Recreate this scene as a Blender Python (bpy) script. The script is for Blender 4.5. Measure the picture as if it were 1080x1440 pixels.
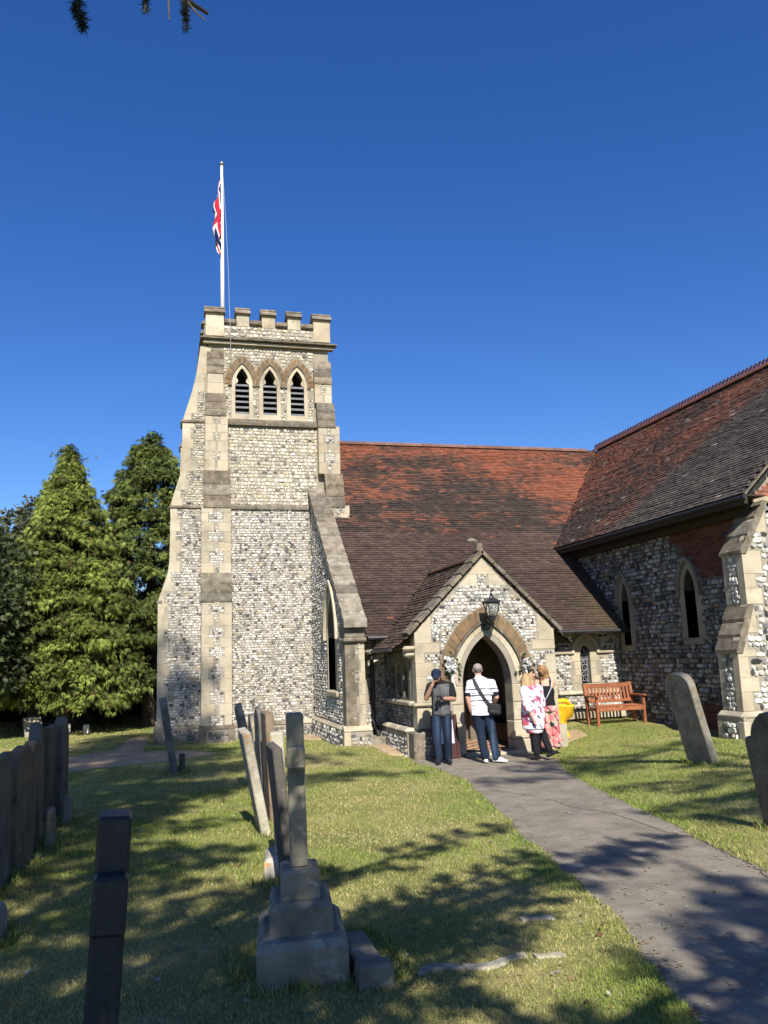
import bpy, math, random
import numpy as np
from mathutils import Vector, Matrix
from mathutils.geometry import tessellate_polygon

random.seed(7)
RNG = np.random.default_rng(11)
SC = bpy.context.scene
COL = SC.collection
for _o in list(bpy.data.objects):
    bpy.data.objects.remove(_o)

# ------------------------------------------------------------------ camera
# world axes: x east (along the nave), y north (away from the viewer), z up, metres
PITCH, ROLL, YAW = math.radians(9.93), math.radians(2.07), math.radians(15.08)
CAM = np.array([0.0, 0.0, 2.0])
_F = np.array([math.sin(YAW) * math.cos(PITCH), math.cos(YAW) * math.cos(PITCH), math.sin(PITCH)])
_R = np.array([math.cos(YAW), -math.sin(YAW), 0.0])
_U = np.cross(_R, _F)
_r = _R * math.cos(ROLL) - _U * math.sin(ROLL)
_u = _U * math.cos(ROLL) + _R * math.sin(ROLL)
cd = bpy.data.cameras.new('camera')
cam = bpy.data.objects.new('camera', cd)
COL.objects.link(cam)
cam.matrix_world = Matrix(((_r[0], _u[0], -_F[0], CAM[0]), (_r[1], _u[1], -_F[1], CAM[1]),
                           (_r[2], _u[2], -_F[2], CAM[2]), (0, 0, 0, 1)))
cd.sensor_fit = 'VERTICAL'
cd.sensor_height = 36.0
cd.lens = 36.0 * 1150 / 1440
cd.clip_start = 0.05
cd.clip_end = 3000
SC.camera = cam

# ------------------------------------------------------------------ light
SUN_EL = math.radians(40.0)
SUN_H = np.array([-0.098, -0.9952])                    # horizontal direction towards the sun
SUN_H = SUN_H / np.linalg.norm(SUN_H)
SUNV = Vector((SUN_H[0] * math.cos(SUN_EL), SUN_H[1] * math.cos(SUN_EL), math.sin(SUN_EL)))
sd = bpy.data.lights.new('sun', 'SUN')
sd.energy = 5.0
sd.angle = math.radians(0.53)
sd.color = (1.0, 0.945, 0.85)
sun = bpy.data.objects.new('sun', sd)
COL.objects.link(sun)
sun.rotation_euler = SUNV.to_track_quat('Z', 'Y').to_euler()
sun.location = (-4, -30, 30)
W = bpy.data.worlds.new('World')
SC.world = W
W.use_nodes = True
_nt = W.node_tree
_bg = next(n for n in _nt.nodes if n.type == 'BACKGROUND')
_sky = _nt.nodes.new('ShaderNodeTexSky')
_sky.sky_type = 'NISHITA'
_sky.sun_disc = False
_sky.sun_elevation = SUN_EL
_sky.sun_rotation = math.atan2(SUN_H[0], SUN_H[1])
_sky.altitude = 0
_sky.air_density = 1.0
_sky.dust_density = 0.3
_sky.ozone_density = 5.0
_hs = _nt.nodes.new('ShaderNodeHueSaturation')         # the camera's vivid blue
_hs.inputs['Saturation'].default_value = 1.25
_hs.inputs['Value'].default_value = 1.0
_hs.inputs['Hue'].default_value = .514
_nt.links.new(_sky.outputs[0], _hs.inputs['Color'])
_nt.links.new(_hs.outputs[0], _bg.inputs[0])
_bg.inputs[1].default_value = 0.087
SC.view_settings.view_transform = 'Standard'
SC.view_settings.look = 'None'
SC.view_settings.exposure = 0.75
SC.view_settings.gamma = 1.0
SC.view_settings.use_curve_mapping = False
SC.cycles.max_bounces = 6
SC.cycles.diffuse_bounces = 3
SC.cycles.use_denoising = True

# ------------------------------------------------------------------ helpers
WL = {}                                                # world location of every parent


def base_of(o):
    return WL.get(o.name, np.zeros(3)) if o is not None else np.zeros(3)


class MB:
    """collects triangles, quads and polygons, links them as one mesh object"""

    def __init__(self):
        self.v, self.n = [], 0
        self.t, self.q = [], []
        self.tc, self.qc = [], []
        self.tm, self.qm = [], []

    def add(self, v, tris=None, quads=None, col=(1, 1, 1), m=0):
        v = np.asarray(v, float).reshape(-1, 3)
        for F, S, SCc, SM in ((tris, self.t, self.tc, self.tm), (quads, self.q, self.qc, self.qm)):
            if F is None or len(F) == 0:
                continue
            F = np.asarray(F, np.int64)
            S.append(F + self.n)
            c = np.asarray(col, float)
            SCc.append(np.tile(c, (len(F), 1)) if c.ndim == 1 else c)
            SM.append(np.full(len(F), m, np.int32))
        self.v.append(v)
        self.n += len(v)

    def build(self, name, mats, parent=None, at=None, smooth=False, kind=None):
        me = bpy.data.meshes.new(name)
        org = base_of(parent) if at is None else np.asarray(at, float)
        V = np.concatenate(self.v) - org if self.v else np.zeros((0, 3))
        T = np.concatenate(self.t) if self.t else np.zeros((0, 3), np.int64)
        Q = np.concatenate(self.q) if self.q else np.zeros((0, 4), np.int64)
        me.vertices.add(len(V))
        me.vertices.foreach_set('co', V.astype(np.float32).ravel())
        loops = np.concatenate([T.ravel(), Q.ravel()]).astype(np.int32)
        me.loops.add(len(loops))
        me.loops.foreach_set('vertex_index', loops)
        tot = np.concatenate([np.full(len(T), 3), np.full(len(Q), 4)]).astype(np.int32)
        st = np.concatenate([[0], np.cumsum(tot)[:-1]]).astype(np.int32) if len(tot) else tot
        me.polygons.add(len(tot))
        me.polygons.foreach_set('loop_start', st)
        me.polygons.foreach_set('loop_total', tot)
        mi = np.concatenate(self.tm + self.qm) if (self.tm or self.qm) else np.zeros(0, np.int32)
        me.polygons.foreach_set('material_index', mi.astype(np.int32))
        me.polygons.foreach_set('use_smooth', np.full(len(tot), bool(smooth)))
        fc = np.concatenate(self.tc + self.qc) if len(tot) else np.zeros((0, 3))
        lc = np.ones((len(loops), 4), np.float32)
        lc[:, :3] = np.repeat(fc, tot, axis=0)
        ca = me.color_attributes.new('col', 'FLOAT_COLOR', 'CORNER')
        ca.data.foreach_set('color', lc.ravel())
        me.update(calc_edges=True)
        for m in (mats if isinstance(mats, (list, tuple)) else [mats]):
            me.materials.append(m)
        o = bpy.data.objects.new(name, me)
        COL.objects.link(o)
        if parent is not None:
            o.parent = parent
            o.location = org - base_of(parent)
        else:
            o.location = org
        WL[o.name] = org
        if kind:
            o['kind'] = kind
        return o


def link_mesh(name, me, mats, parent=None, at=(0, 0, 0), kind=None):
    for m in (mats if isinstance(mats, (list, tuple)) else [mats]):
        me.materials.append(m)
    o = bpy.data.objects.new(name, me)
    COL.objects.link(o)
    if parent is not None:
        o.parent = parent
        o.location = np.asarray(at, float) - base_of(parent)
    else:
        o.location = at
    WL[o.name] = np.asarray(at, float)
    if kind:
        o['kind'] = kind
    return o


def thing(name, label, cat, loc, group=None):
    o = bpy.data.objects.new(name, None)
    o.empty_display_size = 0.2
    COL.objects.link(o)
    o.location = loc
    WL[o.name] = np.asarray(loc, float)
    return tag(o, label, cat, group)


def tag(o, label, cat, group=None):
    o['label'] = label
    o['category'] = cat
    if group:
        o['group'] = group
    return o


def struct(o):
    o['kind'] = 'structure'
    return o


class Frame:
    """wall frame: a along the wall, b up, c out of the wall"""

    def __init__(self, O, A, B, N):
        self.O, self.A, self.B, self.N = (np.asarray(q, float) for q in (O, A, B, N))

    def __call__(self, P):
        P = np.asarray(P, float).reshape(-1, 3)
        return self.O + P[:, :1] * self.A + P[:, 1:2] * self.B + P[:, 2:3] * self.N


def FS(y):            # faces south, a = x, b = z
    return Frame((0, y, 0), (1, 0, 0), (0, 0, 1), (0, -1, 0))


def FW(x):            # faces west, a = y, b = z
    return Frame((x, 0, 0), (0, 1, 0), (0, 0, 1), (-1, 0, 0))


def FE(x):            # faces east
    return Frame((x, 0, 0), (0, 1, 0), (0, 0, 1), (1, 0, 0))


WORLD = Frame((0, 0, 0), (1, 0, 0), (0, 1, 0), (0, 0, 1))

_CH = [(sx, sy, sz) for sx in (0, 1) for sy in (0, 1) for sz in (0, 1)]


def _chamfer_faces():
    vid = lambda c, a: (c[0] * 4 + c[1] * 2 + c[2]) * 3 + a
    q, t = [], []
    for a in range(3):
        o1, o2 = [k for k in range(3) if k != a]
        for s in (0, 1):
            cs = []
            for (p, r) in ((0, 0), (1, 0), (1, 1), (0, 1)):
                c = [0, 0, 0]
                c[a], c[o1], c[o2] = s, p, r
                cs.append(vid(c, a))
            q.append(cs)
    for third in range(3):
        a, b = [k for k in range(3) if k != third]
        for sa in (0, 1):
            for sb in (0, 1):
                c0 = [0, 0, 0]
                c0[a], c0[b] = sa, sb
                c1 = list(c0)
                c1[third] = 1
                q.append([vid(c0, a), vid(c1, a), vid(c1, b), vid(c0, b)])
    for c in _CH:
        t.append([vid(c, 0), vid(c, 1), vid(c, 2)])
    return np.array(q), np.array(t)


_CQ, _CT = _chamfer_faces()
_BQ = np.array([[0, 1, 3, 2], [4, 6, 7, 5], [0, 4, 5, 1], [2, 3, 7, 6], [0, 2, 6, 4], [1, 5, 7, 3]])


def box(mb, a0, a1, b0, b1, c0, c1, frame=WORLD, bev=0.0, col=(1, 1, 1), m=0, jit=0.0):
    lo, hi = np.array([a0, b0, c0], float), np.array([a1, b1, c1], float)
    if bev <= 0:
        P = np.array([[lo[k] if c[k] == 0 else hi[k] for k in range(3)] for c in _CH])
        mb.add(frame(P), quads=_BQ, col=col, m=m)
        return
    bev = min(bev, 0.45 * float(np.min(np.abs(hi - lo))))
    P = []
    for c in _CH:
        base = np.array([lo[k] if c[k] == 0 else hi[k] for k in range(3)])
        j = (RNG.random(3) - 0.5) * jit if jit else 0
        for a in range(3):
            p = base + j
            for k in range(3):
                if k != a:
                    p[k] += bev if c[k] == 0 else -bev
            P.append(p)
    mb.add(frame(np.array(P)), tris=_CT, quads=_CQ, col=col, m=m)


def tess(loops):
    tri = tessellate_polygon([[Vector((p[0], p[1], 0)) for p in L] for L in loops])
    return np.array(tri, np.int64).reshape(-1, 3)


def prism(mb, frame, outer, holes=(), c0=0.0, c1=-0.3, col=(1, 1, 1), m=0, back=True):
    loops = [list(outer)] + [list(h) for h in holes]
    pts = np.array([p for L in loops for p in L], float)
    n = len(pts)
    T = tess(loops)
    top = np.c_[pts, np.full(n, c0)]
    bot = np.c_[pts, np.full(n, c1)]
    tr = [T]
    if back:
        tr.append(T[:, ::-1] + n)
    q, k = [], 0
    for L in loops:
        m_ = len(L)
        for i in range(m_):
            j = (i + 1) % m_
            q.append([k + i, k + j, n + k + j, n + k + i])
        k += m_
    mb.add(frame(np.r_[top, bot]), tris=np.concatenate(tr), quads=np.array(q), col=col, m=m)


def tube(mb, pts, rad, seg=8, col=(1, 1, 1), m=0, cap=True):
    pts = np.asarray(pts, float)
    n = len(pts)
    rad = np.full(n, rad, float) if np.isscalar(rad) else np.asarray(rad, float)
    d = np.gradient(pts, axis=0)
    d /= np.linalg.norm(d, axis=1, keepdims=True) + 1e-9
    ref = np.array([0.0, 0.0, 1.0]) if abs(d[0][2]) < 0.9 else np.array([1.0, 0.0, 0.0])
    V = []
    ang = np.arange(seg) * 2 * math.pi / seg
    for i in range(n):
        s = np.cross(d[i], ref)
        s /= np.linalg.norm(s) + 1e-9
        t = np.cross(s, d[i])
        ref = t if abs(np.dot(t, d[i])) < 0.5 else ref
        V.append(pts[i] + rad[i] * (np.cos(ang)[:, None] * s + np.sin(ang)[:, None] * t))
        ref = t
    V = np.concatenate(V)
    q = [[i * seg + k, i * seg + (k + 1) % seg, (i + 1) * seg + (k + 1) % seg, (i + 1) * seg + k]
         for i in range(n - 1) for k in range(seg)]
    tr = None
    if cap:
        V = np.r_[V, pts[:1], pts[-1:]]
        a, b = n * seg, n * seg + 1
        tr = [[(k + 1) % seg, k, a] for k in range(seg)] + \
             [[(n - 1) * seg + k, (n - 1) * seg + (k + 1) % seg, b] for k in range(seg)]
    mb.add(V, tris=tr, quads=q, col=col, m=m)


def lathe(mb, prof, centre, seg=16, col=(1, 1, 1), m=0, wob=None):
    V = []
    for (r, z) in prof:
        for k in range(seg):
            a = 2 * math.pi * k / seg
            rr = r * (wob(a, z) if wob else 1)
            V.append((centre[0] + rr * math.cos(a), centre[1] + rr * math.sin(a), centre[2] + z))
    q = [[i * seg + k, i * seg + (k + 1) % seg, (i + 1) * seg + (k + 1) % seg, (i + 1) * seg + k]
         for i in range(len(prof) - 1) for k in range(seg)]
    mb.add(V, quads=q, col=col, m=m)


def in_poly(P, poly):
    P = np.asarray(P, float)
    x, y = P[:, 0], P[:, 1]
    res = np.zeros(len(P), bool)
    n = len(poly)
    for i in range(n):
        x0, y0 = poly[i]
        x1, y1 = poly[(i + 1) % n]
        if y0 == y1:
            continue
        c = ((y0 > y) != (y1 > y)) & (x < (x1 - x0) * (y - y0) / (y1 - y0) + x0)
        res ^= c
    return res


def rect(a0, a1, b0, b1):
    return [(a0, b0), (a1, b0), (a1, b1), (a0, b1)]


def arch_c(w, r):
    return (r * r - w * w) / (2 * w)


def arch_pts(cx, zs, w, r, off=0.0, n=10):
    """pointed arch from the right springing over the apex to the left springing"""
    c = arch_c(w, r)
    R = w + c + off
    am = math.acos(min(1, max(-1, c / R)))
    right = [(cx - c + R * math.cos(am * i / n), zs + R * math.sin(am * i / n)) for i in range(n + 1)]
    left = [(2 * cx - x, z) for (x, z) in right[::-1]][1:]
    return right + left


def lancet(cx, z0, zs, w, r, off=0.0, n=10):
    return [(cx - w - off, z0), (cx + w + off, z0)] + arch_pts(cx, zs, w, r, off, n)


def snoise(x, y, k=1.0, seed=0):
    """cheap smooth noise in 0..1 from summed sines"""
    r = np.random.default_rng(seed)
    x, y = np.asarray(x, float) * k, np.asarray(y, float) * k
    s = 0
    tot = 0
    for i in range(7):
        a = r.random() * 6.28
        f = 0.6 * 1.5 ** i
        amp = 1 / (1.35 ** i)
        s = s + amp * np.sin(f * (x * math.cos(a) + y * math.sin(a)) + r.random() * 6.28 +
                             1.3 * np.sin(f * 0.7 * (y * math.cos(a) - x * math.sin(a)) + r.random() * 6.28))
        tot += amp
    return np.clip(0.5 + 0.9 * s / tot, 0, 1)


# ------------------------------------------------------------------ materials
def mat(name, cols, scale=6.0, rough=0.85, bump=0.3, bscale=40.0, attr=False, detail=6.0, spec=0.3,
        metal=0.0, bdist=0.01, patches=()):
    """noise ramp colour; attr multiplies the mesh colour 'col'; patches = (colour, scale, low, high)"""
    m = bpy.data.materials.new(name)
    m.use_nodes = True
    nt = m.node_tree
    N, L = nt.nodes, nt.links
    bs = N['Principled BSDF']
    bs.inputs['Roughness'].default_value = rough
    bs.inputs['Metallic'].default_value = metal
    bs.inputs['Specular IOR Level'].default_value = spec
    tc = N.new('ShaderNodeTexCoord')
    nz = N.new('ShaderNodeTexNoise')
    nz.inputs['Scale'].default_value = scale
    nz.inputs['Detail'].default_value = detail
    nz.inputs['Roughness'].default_value = 0.62
    L.new(tc.outputs['Object'], nz.inputs['Vector'])
    rp = N.new('ShaderNodeValToRGB')
    el = rp.color_ramp.elements
    k = len(cols)
    while len(el) < k:
        el.new(0.5)
    for i, c in enumerate(cols):
        el[i].position = 0.3 + 0.4 * i / max(1, k - 1)
        el[i].color = (*c, 1)
    L.new(nz.outputs['Fac'], rp.inputs['Fac'])
    out = rp.outputs['Color']
    for (pc, ps, lo, hi) in patches:
        n2 = N.new('ShaderNodeTexNoise')
        n2.inputs['Scale'].default_value = ps
        n2.inputs['Detail'].default_value = 5
        n2.inputs['Roughness'].default_value = 0.7
        L.new(tc.outputs['Object'], n2.inputs['Vector'])
        mr = N.new('ShaderNodeMapRange')
        mr.inputs['From Min'].default_value = lo
        mr.inputs['From Max'].default_value = hi
        L.new(n2.outputs['Fac'], mr.inputs['Value'])
        mx = N.new('ShaderNodeMix')
        mx.data_type = 'RGBA'
        L.new(mr.outputs['Result'], mx.inputs[0])
        L.new(out, mx.inputs[6])
        mx.inputs[7].default_value = (*pc, 1)
        out = mx.outputs[2]
    if attr:
        at = N.new('ShaderNodeAttribute')
        at.attribute_name = 'col'
        mx = N.new('ShaderNodeMix')
        mx.data_type = 'RGBA'
        mx.blend_type = 'MULTIPLY'
        mx.inputs[0].default_value = 1.0
        L.new(out, mx.inputs[6])
        L.new(at.outputs['Color'], mx.inputs[7])
        out = mx.outputs[2]
    L.new(out, bs.inputs['Base Color'])
    if bump > 0:
        n3 = N.new('ShaderNodeTexNoise')
        n3.inputs['Scale'].default_value = bscale
        n3.inputs['Detail'].default_value = 5
        L.new(tc.outputs['Object'], n3.inputs['Vector'])
        bp = N.new('ShaderNodeBump')
        bp.inputs['Strength'].default_value = bump
        bp.inputs['Distance'].default_value = bdist
        L.new(n3.outputs['Fac'], bp.inputs['Height'])
        L.new(bp.outputs['Normal'], bs.inputs['Normal'])
    return m


M = {}
M['mortar_dark'] = mat('shade_mortar', [(.075, .065, .052), (.14, .12, .095)], 3, .95, .6, 60)  # mortar darkened so its colour holds the shade of the west walls
M['mortar'] = mat('lime_mortar', [(.21, .185, .145), (.32, .285, .225)], 3, .95, .6, 60)
M['flint'] = mat('flint', [(.85, .85, .85), (1, 1, 1), (1.1, 1.1, 1.1)], 25, .55, .3, 60, attr=True, spec=.4)
M['ashlar'] = mat('cream_limestone', [(.30, .255, .18), (.40, .345, .25), (.47, .415, .315)], 1.3, .9, .35, 45, attr=True,
                  patches=(((.24, .205, .15), 1.5, .52, .74), ((.17, .15, .12), 4.5, .62, .78),))
M['weather'] = mat('weathered_stone', [(.08, .066, .048), (.155, .13, .096), (.23, .20, .155)], 5, .95, .6, 50, attr=True,
                   patches=(((.36, .34, .28), 9, .61, .69), ((.26, .18, .07), 5, .64, .74)))
M['ironstone'] = mat('brown_ironstone', [(.125, .078, .04), (.205, .138, .078)], 8, .95, .6, 50, attr=True)
M['tile'] = mat('clay_tile', [(.75, .75, .75), (1, 1, 1), (1.2, 1.15, 1.1)], 14, .85, .4, 60, attr=True, spec=.25)
M['brick'] = mat('red_brick', [(.20, .06, .035), (.27, .09, .05)], 12, .9, .5, 60, attr=True)
M['deck'] = mat('roof_batten', [(.03, .025, .02), (.05, .04, .03)], 5, .95, .1)
M['lead'] = mat('black_iron', [(.012, .012, .014), (.025, .025, .028)], 8, .45, .15, 40, spec=.5)
M['slate'] = mat('louvre_slate', [(.13, .14, .15), (.23, .24, .25)], 12, .7, .2)
M['oak'] = mat('dark_oak', [(.025, .018, .012), (.05, .035, .022)], 8, .8, .3, 30)
M['dark'] = mat('window_glass', [(.008, .009, .012), (.018, .019, .024)], 6, .12, .1, 12, spec=.6)
M['came'] = mat('lead_came', [(.30, .31, .33), (.42, .43, .45)], 20, .6, .1, metal=.2)
M['plaster'] = mat('porch_plaster', [(.12, .10, .072), (.17, .145, .105)], 3, .95, .2)
M['floortile'] = mat('floor_tile', [(.7, .7, .7), (1, 1, 1)], 10, .7, .1, attr=True)
M['grave'] = mat('grave_stone', [(.12, .105, .08), (.22, .195, .148), (.31, .28, .215)], 4, .95, .6, 35, attr=True,
                 patches=(((.40, .40, .36), 7, .60, .70), ((.07, .075, .06), 2.2, .55, .72)))
M['gravelichen'] = mat('lichen_grave_stone', [(.19, .175, .14), (.34, .32, .27), (.44, .42, .36)], 5, .95, .6, 35, attr=True,
                       patches=(((.42, .20, .05), 7, .58, .66), ((.5, .49, .44), 9, .62, .68)))
M['granite'] = mat('dark_granite', [(.018, .019, .021), (.036, .037, .040)], 60, .5, .15, 40, attr=True)
M['teak'] = mat('teak', [(.20, .065, .028), (.33, .12, .055)], 9, .6, .15, 30, attr=True)
M['tarmac'] = mat('tarmac', [(.150, .131, .102), (.205, .178, .138), (.26, .227, .178)], 3.2, .9, .7, 130, bdist=.006,
                  patches=(((.44, .41, .36), 38, .63, .68), ((.115, .10, .085), 1.4, .55, .75), ((.26, .225, .18), 11, .58, .72)))
M['earth'] = mat('dry_earth', [(.28, .20, .12), (.42, .32, .20)], 5, .95, .7, 40)
M['bark'] = mat('bark', [(.05, .038, .028), (.11, .085, .06)], 9, .95, .8, 25)
M['twig'] = mat('twig', [(.06, .05, .04), (.13, .115, .09)], 12, .95, .3, 40)
M['lawn'] = mat('lawn_turf', [(.14, .165, .04), (.22, .225, .065), (.33, .285, .12)], .9, .95, .9, 90, bdist=.02,
                detail=9, patches=(((.40, .31, .16), .55, .54, .72), ((.11, .15, .03), 2.1, .58, .74)))
M['blade'] = mat('grass_blade', [(.8, .8, .8), (1.1, 1.1, 1.1)], 3, .7, 0, attr=True, spec=.2)
def leafmat(name, rough=.6, trans=.25):
    m = bpy.data.materials.new(name)
    m.use_nodes = True
    nt = m.node_tree
    N, L = nt.nodes, nt.links
    bs = N['Principled BSDF']
    bs.inputs['Roughness'].default_value = rough
    bs.inputs['Specular IOR Level'].default_value = .25
    at = N.new('ShaderNodeAttribute')
    at.attribute_name = 'col'
    L.new(at.outputs['Color'], bs.inputs['Base Color'])
    tr = N.new('ShaderNodeBsdfTranslucent')
    L.new(at.outputs['Color'], tr.inputs['Color'])
    mx = N.new('ShaderNodeMixShader')
    mx.inputs[0].default_value = trans
    out = next(n for n in N if n.type == 'OUTPUT_MATERIAL')
    L.new(bs.outputs[0], mx.inputs[1])
    L.new(tr.outputs[0], mx.inputs[2])
    L.new(mx.outputs[0], out.inputs['Surface'])
    return m


M['leaf'] = leafmat('leaf')
M['grassleaf'] = leafmat('grass_leaf', .65, .3)

# ------------------------------------------------------------------ flintwork
PAL_LOW = [((.56, .53, .48), .42), ((.42, .40, .365), .28), ((.26, .25, .235), .13), ((.09, .09, .095), .10), ((.40, .34, .25), .07)]
PAL_TOP = [((.56, .51, .41), .42), ((.45, .405, .32), .33), ((.33, .30, .25), .14), ((.14, .135, .125), .05), ((.48, .40, .27), .06)]
PAL_BIG = [((.62, .60, .55), .46), ((.43, .42, .39), .24), ((.19, .19, .19), .14), ((.055, .055, .06), .11), ((.42, .36, .27), .05)]

PAL_DK = [((.38, .36, .32), .24), ((.21, .20, .185), .30), ((.11, .105, .097), .26), ((.045, .044, .043), .12), ((.23, .17, .11), .08)]  # dark flints; on the west walls their tone stands in for shade


def flint_layout(outer, excl, h, rng):
    o = np.array(outer)
    a0, b0 = o.min(0)
    a1, b1 = o.max(0)
    S = []
    b = b0 + .004
    while b < b1 - .3 * h:
        rh = h * rng.uniform(.75, 1.2)
        a = a0 + .004 - rng.random() * h * .5
        while a < a1:
            w = rh * rng.choice([.65, .9, 1.2, 1.7, 2.1], p=[.25, .3, .25, .14, .06]) * rng.uniform(.85, 1.15)
            S.append((a + w / 2, b + rh / 2 + rng.normal(0, .06 * h), w / 2, rh / 2))
            a += w
        b += rh
    S = np.array(S)
    ok = np.ones(len(S), bool)
    for (da, db) in ((0, 0), (-.5, -.45), (.5, -.45), (-.5, .45), (.5, .45), (0, .6), (0, -.6), (.7, 0), (-.7, 0)):
        P = np.c_[S[:, 0] + da * S[:, 2], S[:, 1] + db * S[:, 3]]
        ok &= in_poly(P, outer)
        for e in excl:
            ok &= ~in_poly(P, e)
    return S[ok]


def flint_verts(S, rng, prot, K=7):
    n = len(S)
    th = (np.arange(K) * 2 * math.pi / K)[None, :] + rng.uniform(0, 1, (n, 1)) * .9
    p = 3.4
    r = (np.abs(np.cos(th)) ** p + np.abs(np.sin(th)) ** p) ** (-1 / p) * rng.uniform(.88, 1.10, (n, K))
    ra, rb = S[:, 2:3] * .97, S[:, 3:4] * .97
    A0, B0 = S[:, :1] + ra * r * np.cos(th), S[:, 1:2] + rb * r * np.sin(th)
    hh = prot * rng.uniform(.5, 1.3, (n, 1))
    tx, ty = rng.normal(0, .35, (n, 1)), rng.normal(0, .35, (n, 1))
    H = hh * (1 + tx * np.cos(th) + ty * np.sin(th))
    H = np.maximum(H, .002)
    k = rng.uniform(.66, .86, (n, K))
    A1, B1 = S[:, :1] + ra * r * k * np.cos(th), S[:, 1:2] + rb * r * k * np.sin(th)
    ring0 = np.stack([A0, B0, np.full_like(A0, -.004)], -1)
    ring1 = np.stack([A1, B1, H], -1)
    ctr = np.stack([S[:, 0], S[:, 1], hh[:, 0] * rng.uniform(.9, 1.2, n)], -1)[:, None, :]
    V = np.concatenate([ring0, ring1, ctr], 1)      # n, 2K+1, 3
    i = np.arange(K)
    j = (i + 1) % K
    q = np.stack([i, j, j + K, i + K], 1)
    t = np.stack([i + K, j + K, np.full(K, 2 * K)], 1)
    return V, q, t


def flint_cols(S, pal, rng, shade=None):
    cs = np.array([c for c, _ in pal])
    pr = np.array([p for _, p in pal])
    c = cs[rng.choice(len(pal), len(S), p=pr / pr.sum())]
    c = c * rng.uniform(.82, 1.15, (len(S), 1))
    big = snoise(S[:, 0], S[:, 1], 1.4, 5)[:, None]
    c = c * (.86 + .28 * big)
    if shade is not None:
        c = c * shade(S)
    return np.clip(c * .92, .01, .85)


def flints(parent, frame, outer, excl=(), h=.1, pal=PAL_LOW, prot=.02, seed=1, shade=None, name='flint'):
    """fills a wall face with knapped flints, joined as one part"""
    rng = np.random.default_rng(seed)
    S = flint_layout(outer, excl, h, rng)
    if len(S) == 0:
        return None
    V, q, t = flint_verts(S, rng, prot)
    n, k = V.shape[:2]
    c = flint_cols(S, pal, rng, shade)
    off = (np.arange(n) * k)[:, None, None]
    mb = MB()
    mb.add(frame(V.reshape(-1, 3)), tris=(t[None] + off).reshape(-1, 3), quads=(q[None] + off).reshape(-1, 4))
    mb.tc[-1] = np.repeat(c, len(t), 0)
    mb.qc[-1] = np.repeat(c, len(q), 0)
    return mb.build(name, M['flint'], parent, kind='stuff')


def flints_single(parent, frame, outer, excl=(), h=.12, pal=PAL_BIG, prot=.03, seed=1):
    """the same, each flint an object of its own (only where they show large)"""
    rng = np.random.default_rng(seed)
    S = flint_layout(outer, excl, h, rng)
    V, q, t = flint_verts(S, rng, prot)
    c = flint_cols(S, pal, rng)
    for i in range(len(S)):
        mb = MB()
        mb.add(frame(V[i]), tris=t, quads=q, col=c[i])
        mb.build('flint', M['flint'], parent)
    return len(S)


def jc(lo=.92, hi=1.06, warm=.03):
    k = random.uniform(lo, hi)
    w = random.uniform(-warm, warm)
    return (k * (1 + w), k, k * (1 - w))


def block(parent, name, mkey, frame, a0, a1, b0, b1, c0, c1, bev=.008, col=None, jit=.004):
    mb = MB()
    box(mb, a0, a1, b0, b1, c0, c1, frame, bev, jc() if col is None else col, jit=jit)
    return mb.build(name, M[mkey], parent)


def pblock(parent, name, mkey, frame, poly, c0, c1, col=None, holes=()):
    mb = MB()
    prism(mb, frame, poly, holes, c0, c1, jc() if col is None else col)
    return mb.build(name, M[mkey], parent)


def quoins(parent, frame, edge, d, b0, b1, w1=.22, w2=.38, h=.27, proud=.007, depth=.25, side=.006, name='quoin', mkey='ashlar'):
    """alternating long and short dressed stones up a corner; returns their outlines"""
    ex = []
    b = b0
    k = random.randint(0, 1)
    while b < b1 - .02:
        hh = min(h * random.uniform(.85, 1.15), b1 - b)
        if b1 - b - hh < .08:
            hh = b1 - b
        w = (w1, w2)[k % 2] * random.uniform(.9, 1.1)
        e0, e1 = (edge - side, edge + w) if d > 0 else (edge - w, edge + side)
        block(parent, name, mkey, frame, e0, e1, b + .0015, b + hh - .0015, -depth, proud, .005)
        ex.append(rect(e0 - .004, e1 + .004, b, b + hh))
        b += hh
        k += 1
    return ex


def voussoirs(parent, frame, cx, zs, w, r, R0, R1, n, c0, c1, mkey='ironstone', skip=.04, name='voussoir', clo=.8, chi=1.2):
    """wedge stones round a pointed arch between offsets R0 and R1 from the opening"""
    c = arch_c(w, r)
    ra, rb = w + c + R0, w + c + R1
    for sgn in (1, -1):
        ama, amb = math.acos(c / ra), math.acos(c / rb)
        for i in range(n):
            f0, f1 = (i + skip) / n, (i + 1 - skip) / n
            if i == n - 1:
                f1 = 1.0
            P = []
            for f in (f0, (f0 + f1) / 2, f1):
                P.append((cx + sgn * (-c + ra * math.cos(ama * f)), zs + ra * math.sin(ama * f)))
            for f in (f1, (f0 + f1) / 2, f0):
                rr = rb + random.uniform(-.012, .012)
                P.append((cx + sgn * (-c + rr * math.cos(amb * f)), zs + rr * math.sin(amb * f)))
            pblock(parent, name, mkey, frame, P, c0 + random.uniform(-.003, .004), c1, jc(clo, chi, .06))


def arch_ring(cx, zs, w, r, R0, R1, n=14, foot=0.0):
    """outline of a pointed-arch band, its legs going down by foot"""
    o = arch_pts(cx, zs, w, r, R1, n)
    i = arch_pts(cx, zs, w, r, R0, n)
    if foot > 0:
        o = [(cx + w + R1, zs - foot)] + o + [(cx - w - R1, zs - foot)]
        i = [(cx + w + R0, zs - foot)] + i + [(cx - w - R0, zs - foot)]
    return o + i[::-1]


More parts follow.
